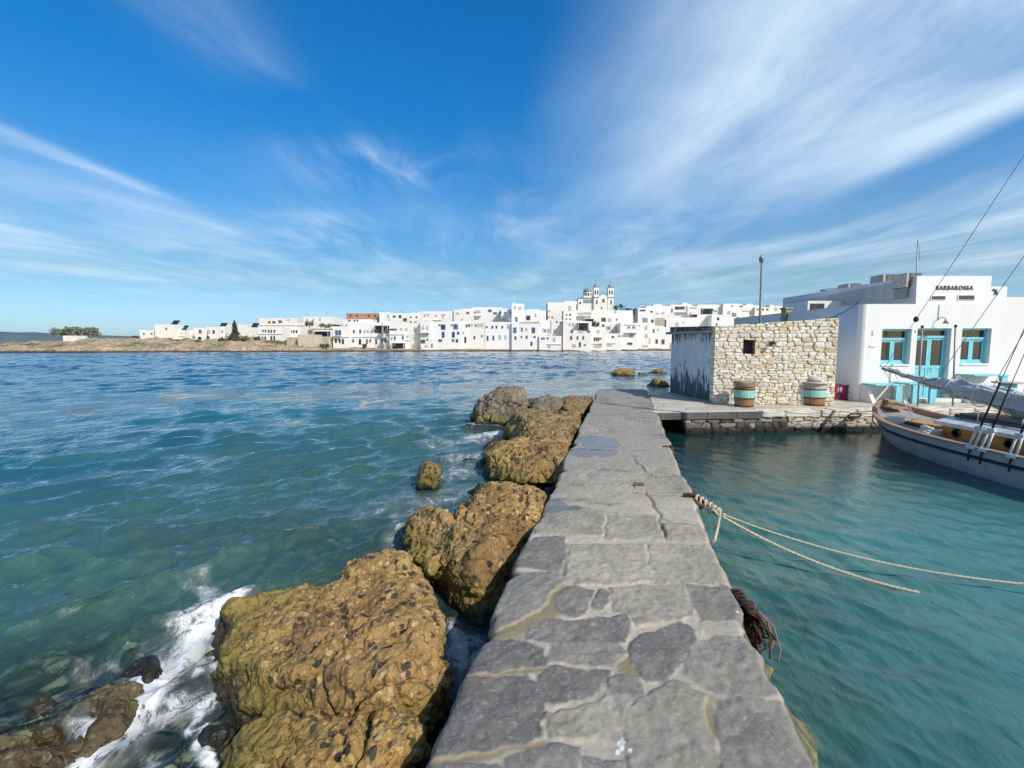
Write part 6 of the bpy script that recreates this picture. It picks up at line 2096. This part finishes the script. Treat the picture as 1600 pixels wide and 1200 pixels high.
house('white house with violet blue windows in three rows', 700.5, 721, 502, 544, 4.7, '706,508,1.6,3 712,510.5,7.5,8,v 708.5,523,4,8.5,n 716,520.5,3,4,n 708,532,3.5,4.5,v 714,532.5,3.5,5,n')
house('white upper house with two dark windows left of the long roofed house', 709, 740, 484, 503, 15, '715,489.5,5,2,y 731,489,4.5,4 722,499,3,2,g', parts='ant,727,472 box,719,741,482')
house('white house with paired dark windows and drainpipe, right of the violet windows', 720.5, 758, 501, 544.5, 5.5, '724,520,2,5,g 729,509,1.6,5 733,508.5,3,5 737.5,508.5,3,4.5,g 743.5,508.5,1.8,4.5 748,508,3,6,g 753,508,4,6,g 741.5,527.5,2.4,5.5 753,525,1.2,3 727,531,1.4,10,k')
house('long white upper house with open loggias under a flat roof', 737.5, 784, 480, 502, 17, '742,487.5,1.6,5 746,487,1.8,5 765.5,485.5,6,3.6 748,487,6,4,g 772,489.5,1.4,4 775,489.5,1.4,4 781.5,488.5,2.4,4', parts='ant,779,476 bal,737,752,493')
house('white house with a row of five small dark windows at mid height', 757.5, 800, 503, 544.8, 5, '760.5,511,3.4,3 769.5,511,1.8,5 776,511,2,5 785,511,3,4.5 794,510,2.6,7,g 762,528.5,2.4,8 771,528,2.4,7 781,527,3.6,7,g 790,527,2.4,6,g 786,499,2,5 796.5,499,3,4,g')
house('narrow white upper house with a dark square window beside the tall block', 783, 801, 482, 506, 14, '789,489,1.4,3 798.5,488.5,2.2,2.6 787,499,1.8,5')
house('tall white block with violet shuttered window on its upper storey', 799.5, 819, 474.5, 507, 9, '805,480.5,2.6,4,g 812.5,481.5,4.5,3.4,g 807,499,3.6,7.5,v', parts='chim,803,472')
house('white shore house with two bright blue shuttered windows and a wooden roof edge', 799.5, 843, 504, 545.8, 4, '804.5,516,5.5,8.5,t 833.5,516,5.5,8.5,b 815.5,513,1.6,2 815.5,516.5,1.6,2 822.5,514.5,3,4,g 805.5,528,3,6 823,527,3,5.5 815,526.5,1.4,2 835.5,526.5,3.6,3 830.5,537,3,6,k 806,497,1,1', parts='pan,811,503.2,843,505')
house('white house with a navy window behind the wooden roof edge', 818.5, 853, 485, 506, 15, '825.5,496.5,6,6.5,n 837,492.5,1.6,5,g', parts='box,822,843,483')
house('white house with grey windows above a low annex at the water', 842.5, 862, 500, 526, 7, '849,516.5,4,7,g 852,517,2,5 858.5,517,5,6,g 843,509,2,2', parts='ledge,843,862,523.5')
house('white house with shutters and striped railing left of the black drainpipe', 861.5, 880, 500, 526, 6.6, '867,517,5,6,g 870,503,2,2 876,504,3,3')
house('low white annex with a cornice standing right at the water', 842.5, 878.5, 525, 546, 3.2, '847,529,1.6,2.4 849.8,529,1.6,2.4 866,530.5,4,6,g 856,528.5,1.4,2 858,541,5,5,g', parts='ledge,855,877,537.5')
house('cream upper house with a stepped roof left of the church', 856, 900, 472.5, 503, 16, '858.5,486,4,2.6,g 890.5,482,4,8,g 857,495.5,2,2 863,495.5,3,2.4', M_WHITE2, parts='box,882,902,470')
house('white house with open terraces below the church wall', 896, 938, 484.5, 504, 13, '907,491,8,4,g 918,490,12,4,g 921,498.5,6,2.4', parts='bal,898,925,493.5 awn,912,928,498')
house('small white house with four tiny dark windows beside the black drainpipe', 880.5, 900, 486, 506, 9.5, '885.5,492,2.2,2.6 891,492,2.6,4 885,498.5,3,2.6 891,498.5,3,2.6 883,503,2,2')
house('white shore house with blue grey windows in its top row', 879.5, 924, 502, 546.3, 3.6, '890.5,507,1.6,4,g 896,507,1.6,4,g 910,506.5,15,4,d 893.5,518,3.6,4.5,b 907,518,4,4.5,g 919.5,518,5,3.4,d 892.5,528,3.4,6 902.5,528,2.8,5.5 911.5,528,2.8,5.5 906,538.5,2,8,k 897,540,6,5,g 914,539,2,3', parts='awn,902,920,504.5')
house('white house with triple dark window and sand coloured ground opening', 923.5, 947, 511, 546.4, 3.8, '934.5,518,4,4.5,g 929,530,2.4,6 932,530,2.4,6 935,530,2,6 938.5,529,1.6,2 933,540,11,6,y 938,540,2,6', parts='ledge,924,942,536.5')
house('tall white house with dark windows below the church towers', 937.5, 988, 485, 522, 11, '943,499.5,7,6.5 952.5,500,5,5,g 964,499.5,1.6,3 942.5,511,4,9 948,512.5,2.6,5 952,512.5,2.6,5', parts='pan,960,486,963,489')
house('white house with a sand coloured garage mouth at the water', 946.5, 970, 521, 546, 4.2, '945.8,526.5,1.6,3 957.5,526.5,4,3.6 949.5,538.5,13,6,y 968,525,2,2', parts='ledge,947,962,536')
house('white house with a deep loggia and two dark windows on its third floor', 969.5, 996, 504.5, 545.6, 5, '982.5,511.5,4,3 990,511.5,4,3 986,524,6,7,g 984,537,8,4,d', parts='bal,976,995,519.5 ledge,976,995,507')
house('plain white house with faint pale windows right of the deep loggia', 995.5, 1013, 504, 545.2, 6, '1009.5,512,4,6,g 1010,525,4,6,g 1008,541,9,3,g 999,509,2,3,g')
house('white house with a beige roof screen and two dark ground windows', 1012.5, 1046, 496.5, 544.5, 6, '1019.5,501.5,4.5,5 1021.5,517,2.6,6 1028,515,1.6,2,g 1015,533,2.5,9,g 1026,533.5,3.6,7 1036,534,5,8 1039.5,505,3,11', parts='pan,1024,496.8,1038,508.5')
# --- right side rows above and behind the hut
house('white house with a low dark slot just right of the palms', 997, 1022, 481, 506, 24, '1006,500,4,7 1004,485,9,3 1018,487,4,3', parts='ant,1001,474')
house('wide white terrace house behind the palms, upper row', 1010, 1053, 478, 497, 34, '1019,488,4.5,4 1027,490,5,2,g 1036,489,5,3,g 1050,485,2,7', parts='ant,1016,473 box,1022,1036,475.5')
house('white house with a pillared porch in the upper row', 1048, 1076, 476, 500, 36, '1062,481.5,15,5,d 1051,487,2,8', parts='ledge,1050,1076,478.5 bal,1050,1074,487.5 box,1066,1075,473')
house('white house between pillared porch and long veranda', 1074.5, 1094, 478, 500, 35, '1083,481,10,3,g 1079,490,3,4,g', parts='box,1074,1082,475')
house('long white house with a dark veranda in the upper row', 1091, 1135, 476, 500, 36, '1105,484.5,20,3 1118,486,5,2.4 1131,479.5,5,3', parts='ant,1114,472 ant,1125,471 awn,1095,1114,482')
house('white house with a pale staircase wall behind the stone hut', 1130, 1153, 474.5, 502, 34, '1138,491,4,7,g 1144,478,4,3,g', parts='pan,1137,486,1141,498')
house('white house with three domed roof blocks far behind the hut', 1150, 1187, 477, 500, 40, '1158,478.5,6,2 1165,486,12,2,g 1172,489,2,2', parts='box,1154,1162,475 box,1168,1178,474.5')
house('white house with three square windows in a row near the mast', 1180, 1209, 480, 500, 38, '1184,483.5,3,3 1192,483.5,3.4,3.4 1199,483.5,3.4,3.4')
house('white house with a tall dark opening right of the mast', 1203, 1222, 478, 498, 42, '1211,483,8,6,y', parts='box,1204,1210,476')
house('low white house at the right end of the upper row', 1218, 1242, 478, 498, 44, '1226,481,3,2 1234,482,4,2,g', parts='ant,1249,468')
house('pale house with a curved white gable in the middle row', 1045, 1092, 496, 530, 18, '1058,508,5,8,g 1068,504,2,2,g', parts='box,1056,1062,500')
house('white house with a small dark hatch in the middle row', 1078, 1118, 492, 530, 24, '1084,493.5,7,4 1107,502,2,4', parts='awn,1078,1090,491')
house('bright white block with a faint arch behind the hut roof', 1112, 1142, 492, 530, 20, '1122,498,4,5,a 1120,507,2,4')
house('white house with a narrow dark doorway beside the long grey wall', 1136, 1176, 495, 525, 22, '1152.5,498,2,6 1145,490,3,3', parts='box,1152,1172,488.5')

# --- the church on the crest
CY = shore_y(930) + 44
c_a = aty(903, 468, CY)


def cl(px, py):
    q = aty(px, py, CY); return q.x - c_a.x, q.z
chz = cl(930, 489)[1] - 3
church = thing('church', 'white hilltop church with two bell towers and a grey dome', 'church', (c_a.x, CY, chz))
def c2(px, py):
    x, z = cl(px, py); return x, z - chz
M_CSLATE = simple('grey_dome_lead', (.24, .29, .31), (.19, .23, .25), 1, .6, .1)
x0, zt_ = c2(903.5, 466); x1, _ = c2(937, 466)
mb = MB(); mb.span((x0, .6, 0), (x1, 13, zt_), .05)
xa, za = c2(911, 463.5); xb, _ = c2(932, 463)
mb.build('nave', M_WHITE, church)
mb = MB(); mb.prism([(xa, .5, zt_), (xb, .5, zt_), (xb - .4, .5, za + .4), (xa + .4, .5, za + .4)], (0, 11, 0)); mb.build('transept', M_WHITE3, church)
mb = MB(); mb.span((x0 - .15, .4, zt_ - .05), (x1, .62, zt_ + .25)); mb.build('cornice', M_CSLATE, church)
mb = MB(); mb.span((c2(912, 470)[0], .45, c2(912, 473)[1]), (c2(926, 470)[0], .598, c2(912, 468)[1])); mb.build('band', M_CSLATE, church)
# facade between the towers with a pediment
xf0, zf = c2(934, 464); xf1, _ = c2(952, 464)
xm, zp = c2(943, 458.5)
mb = MB(); mb.prism([(xf0, 0, 0), (xf1, 0, 0), (xf1, 0, zf), (xm, 0, zp), (xf0, 0, zf)], (0, 6, 0)); mb.build('facade', M_WHITE, church)
mb = MB(); mb.prism([(xf0, -.12, zf), (xm, -.12, zp), (xm, -.12, zp + .4), (xf0, -.12, zf + .4)], (0, 6.2, 0)); mb.prism([(xm, -.12, zp), (xf1, -.12, zf), (xf1, -.12, zf + .4), (xm, -.12, zp + .4)], (0, 6.2, 0)); mb.build('pediment_roof', M_CSLATE, church)
for (tx0, tx1, ty, capy) in ((928, 936, 448, 442.5), (950, 959, 449, 443.5)):
    xa, z1 = c2(tx0, ty); xb, _ = c2(tx1, ty); z2_ = c2(tx0, capy)[1]
    w_ = xb - xa
    mb = MB(); mb.span((xa, -.15, 0), (xb, w_ - .15, z1), .04); tw = mb.build('bell_tower', M_WHITE, church)
    mb = MB(); mb.span((xa - .12, -.27, c2(tx0, 465.5)[1]), (xb + .12, w_ - .03, c2(tx0, 464.5)[1] + .1)); mb.span((xa - .12, -.27, z1 - .2), (xb + .12, w_ - .03, z1 + .06)); mb.build('moulding', M_CSLATE, tw)
    mb = MB(); cx, cyy = (xa + xb) / 2, w_ / 2 - .15
    R_ = w_ * .46
    mb.lathe([(R_, z1 + .06), (R_ * .98, z1 + .25), (R_ * .82, z1 + .25 + (z2_ - z1) * .4), (R_ * .5, z1 + .25 + (z2_ - z1) * .65), (.06, z1 + .25 + (z2_ - z1) * .8), (.05, z2_ + .5)], (cx, cyy, 0), 16)
    mb.build('tower_dome', M_CSLATE, tw)
    mb = MB(); mb.tube([(cx, cyy, z2_ + .4), (cx, cyy, z2_ + 1.1)], .05, 5); mb.tube([(cx - .25, cyy, z2_ + .85), (cx + .25, cyy, z2_ + .85)], .05, 5); mb.build('cross', M_STEEL, tw)
    for py, hh in ((457, 6), (473, 5)):
        xq, zq = c2((tx0 + tx1) / 2, py)
        for dx in ((-.42, .42) if py == 457 else (0,)):
            mb = MB(); mb.span((xq + dx - .22, -.20, zq - hh * .11), (xq + dx + .22, -.152, zq + hh * .11)); mb.build('belfry_opening', M_DARKW, tw)
xq, zq = c2(922.5, 464); R_ = (c2(930, 460)[0] - c2(915.5, 460)[0]) / 2
zd = c2(920, 454)[1]; ztop = c2(920, 447.5)[1]
mb = MB(); mb.lathe([(R_, zq - 1), (R_, zd)], (xq, 5.5, 0), 20); dr = mb.build('dome_drum', M_WHITE, church)
mb = MB(); mb.lathe([(R_ * 1.06, zd)] + [(R_ * 1.04 * math.cos(a), zd + .15 + (ztop - zd) * math.sin(a)) for a in [k * PI / 16 for k in range(8)]] + [(.05, ztop + .15)], (xq, 5.5, 0), 22); mb.build('dome', M_CSLATE, church)
for k in range(5):
    a = -PI / 2 + (k - 2) * .6
    mb = MB(); mb.box((xq + (R_ + .0) * math.cos(a), 5.5 + (R_ + .0) * math.sin(a), (zq + zd) / 2 + .1), (.45, .12, (zd - zq) * .6), Matrix.Rotation(a + PI / 2, 3, 'Z')); mb.build('drum_window', M_DARKW, dr)
for px, py, ww, hh in ((933, 471, 2, 5), (943, 470, 3.6, 6), (922, 470.5, 2, 2), (907, 473, 3, 3), (940, 481, 2, 4), (955, 472, 2, 6)):
    x, z = c2(px, py); kk = CY / FPX
    o_ = bpy.data.objects.new('window', win_mesh(ww * kk, hh * kk, 'd')); COL.objects.link(o_); o_.parent = church; o_.location = (x, -.0 if px > 930 else .6, z)
    if px in (933, 955): o_.location.y = -.15

# ---------------------------------------------------------------- vegetation on the far shore
def leaf_mat(name, c1, c2_):
    m, g = new_mat(name)
    r = g.n('ShaderNodeNewGeometry').outputs['Random Per Island']
    c = g.mix(r, c1, c2_)
    p = g.n('ShaderNodeBsdfPrincipled', {'Base Color': c, 'Roughness': .75})
    tl = g.n('ShaderNodeBsdfTranslucent', {'Color': c})
    mx = g.n('ShaderNodeMixShader', {0: .2, 1: p.outputs[0], 2: tl.outputs[0]})
    g.n('ShaderNodeOutputMaterial', {0: mx.outputs[0]})
    return m
M_TAM = leaf_mat('tamarisk_leaves', (.15, .18, .125), (.27, .29, .20))
M_CONI = leaf_mat('conifer_needles', (.035, .06, .04), (.075, .10, .06))
M_SCRUB = leaf_mat('shrub_leaves', (.05, .075, .035), (.12, .135, .06))
M_PALM = leaf_mat('palm_leaves', (.04, .055, .035), (.09, .10, .06))
M_TRUNK = simple('bark', (.13, .10, .075), (.08, .06, .045), 6, .9, .6)


def leaves(mb, c, rx, ry, rz, n, s, r):
    for _ in range(n):
        while True:
            q = Vector((r.uniform(-1, 1), r.uniform(-1, 1), r.uniform(-1, 1)))
            if q.length < 1: break
        q *= (.55 + .45 * r.random()) / max(q.length, .4) * q.length ** .5 if q.length > 0 else 1
        p = c + Vector((q.x * rx, q.y * ry, q.z * rz))
        a = Vector((r.gauss(0, 1), r.gauss(0, 1), r.gauss(0, 1))).normalized()
        b = a.orthogonal().normalized()
        L_ = s * r.uniform(.6, 1.4)
        mb.b.faces.new([mb.b.verts.new(p + a * L_), mb.b.verts.new(p + b * L_ * .5), mb.b.verts.new(p - a * L_), mb.b.verts.new(p - b * L_ * .5)])


def tree(name, label, px0, px1, yt, yb, off, mat, shape='round', seed=1, group=None, cat='tree', n=900):
    r = random.Random(seed)
    Y = shore_y((px0 + px1) / 2) + off
    a, b = aty(px0, yt, Y), aty(px1, yb, Y)
    w_, H = b.x - a.x, a.z - b.z
    t = thing(name, label, cat, ((a.x + b.x) / 2, Y, b.z - .3), 0, group)
    mb = MB()
    if shape == 'shrub':
        for k in range(5): mb.tube([(0, 0, 0), (r.uniform(-.35, .35) * w_, r.uniform(-.5, .5), H * .6)], [.05, .015], 5)
    else:
        mb.tube([(0, 0, 0), (w_ * .02, .05, H * .35), (w_ * .04, 0, H * .8)], [.22, .16, .05], 7)
        for k in range(5):
            an = r.uniform(0, 6.3)
            mb.tube([(w_ * .02, 0, H * r.uniform(.25, .5)), (math.cos(an) * w_ * .3, math.sin(an) * w_ * .2, H * r.uniform(.6, .85))], [.09, .03], 5)
    mb.build('trunk', M_TRUNK, t)
    mb = MB()
    if shape == 'cone':
        for k in range(16):
            f = k / 15
            rr_ = w_ * .5 * (1 - f) ** .8 + .15
            leaves(mb, Vector((r.uniform(-.15, .15) * w_ * (1 - f), 0, .3 + H * (.12 + .9 * f))), rr_ * r.uniform(.7, 1.1), rr_ * .8, H * .06, int(n / 16), .22, r)
    else:
        nb = 9 if shape == 'round' else 7
        for k in range(nb):
            cx = (k / (nb - 1) - .5) * w_ * .72 + r.uniform(-.08, .08) * w_
            cz = .3 + H * (r.uniform(.32, .78) if shape == 'round' else r.uniform(.35, .6))
            rad = w_ * r.uniform(.15, .22)
            leaves(mb, Vector((cx, r.uniform(-.2, .2) * w_, cz)), rad, rad, H * (.26 if shape == 'round' else .38) * r.uniform(.8, 1.2), int(n / nb), .24 if shape == 'round' else .16, r)
    mb.build('crown', mat, t, recalc=False)
    return t


tree('tamarisk_tree', 'left one of two grey green tamarisk trees on the bare headland', 82, 120, 509.5, 530, 26, M_TAM, 'round', 3, 'tamarisks on the headland', n=1500)
tree('tamarisk_tree', 'right one of two grey green tamarisk trees on the bare headland', 115, 153, 510, 530, 25, M_TAM, 'round', 4, 'tamarisks on the headland', n=1500)
house('tiny white hut in front of the tamarisk trees', 98, 121, 524.5, 531.5, 21, '', buried=False, depth=3, name='headland_hut', cat='hut', group=None)
house('low dark roofed shelter right of the tiny white hut', 114, 139, 528, 532, 23, '', M_CONC, buried=False, depth=3, name='headland_hut', cat='hut', group=None)
tree('conifer', 'dark conifer standing among the white headland houses', 358, 376, 503, 530, 17, M_CONI, 'cone', 6, n=1400)
GB = 'shrubs on the headland'
for i, (x0, x1, yt, yb, off, lab) in enumerate([
        (276, 300, 528, 539, 14, 'dark clipped hedge, left end, below the pergola annex'), (296, 325, 530, 539, 13, 'dark clipped hedge below the arched house'),
        (352, 372, 520, 537, 13, 'spreading dark shrub left of the conifer foot'), (366, 392, 524, 537, 12, 'wide low shrub in front of the conifer'),
        (396, 407, 524, 535, 12, 'small shrub beside the house with groups of arched windows'), (341, 352, 526, 537, 14, 'round shrub under the small arch'),
        (205, 219, 524, 529, 22, 'scrubby bush at the left end of the houses'), (476, 490, 499, 512, 44, 'palm like shrub in front of the aerial house, left'), (496, 520, 503, 514, 44, 'palm like shrub in front of the aerial house, right'),
        (518, 531, 506, 511, 40, 'low greenery on the terrace left of the terracotta storey'), (500, 514, 536, 545, 4.5, 'dark shrub at the foot of the long beige wall'), (566, 573, 536, 544, 4, 'dark shrub before the hotel arch'),
        (924, 936, 500, 513, 10, 'dark bush spilling between the terrace house and the tall church house')]):
    tree('shrub', lab, x0, x1, yt, yb, off, M_SCRUB if i not in (0, 1) else M_CONI, 'shrub', 30 + i, GB, 'shrub', 500)
tree('dark_tree', 'dark tree behind the tall white house right of the church', 972, 998, 480, 500, 30, M_CONI, 'round', 8, n=900)
for i, (px, py, h0, lab) in enumerate(((970, 473.5, 497, 'taller palm right of the church towers'), (962, 475, 497, 'shorter palm close to the right bell tower'))):
    Y = shore_y(px) + 34
    a, b = aty(px, py, Y), aty(px, h0, Y)
    t = thing('palm_tree', lab, 'palm', (b.x, Y, b.z), 0, 'palms by the church')
    H = a.z - b.z
    mb = MB(); mb.tube([(0, 0, 0), (.1, 0, H * .5), (0, 0, H - .8)], [.25, .2, .18], 7); mb.build('trunk', M_TRUNK, t)
    mb = MB(); r = random.Random(i)
    for k in range(22):
        an = 2 * PI * k / 22 + r.uniform(-.1, .1); up_ = r.uniform(-.2, .9)
        prev = None
        for j in range(6):
            f = j / 5; l_ = 2.0 * f
            p = Vector((math.cos(an) * l_, math.sin(an) * l_, H - .8 + up_ * l_ - .38 * l_ * l_))
            n_ = Vector((-math.sin(an), math.cos(an), 0)) * .22 * (1 - f * .85)
            if prev:
                mb.b.faces.new([mb.b.verts.new(prev[0] - prev[1]), mb.b.verts.new(prev[0] + prev[1]), mb.b.verts.new(p + n_), mb.b.verts.new(p - n_)])
            prev = (p, n_)
    mb.build('crown', M_PALM, t, recalc=False)
# black drainpipe gap between two shore houses
Y = shore_y(879) + 3.0
a, b = aty(879.3, 486, Y), aty(879.3, 546, Y)
mb = MB(); mb.tube([(0, 0, -.4), (0, 0, a.z - b.z)], .11, 8); mb.box((0, 0, a.z - b.z - .1), (.3, .2, .2), None, .02)
props(mb.build('drainpipe', M_DARKW, None, (a.x, Y, b.z)), 'tall black drainpipe standing between two white shore houses', 'drainpipe')
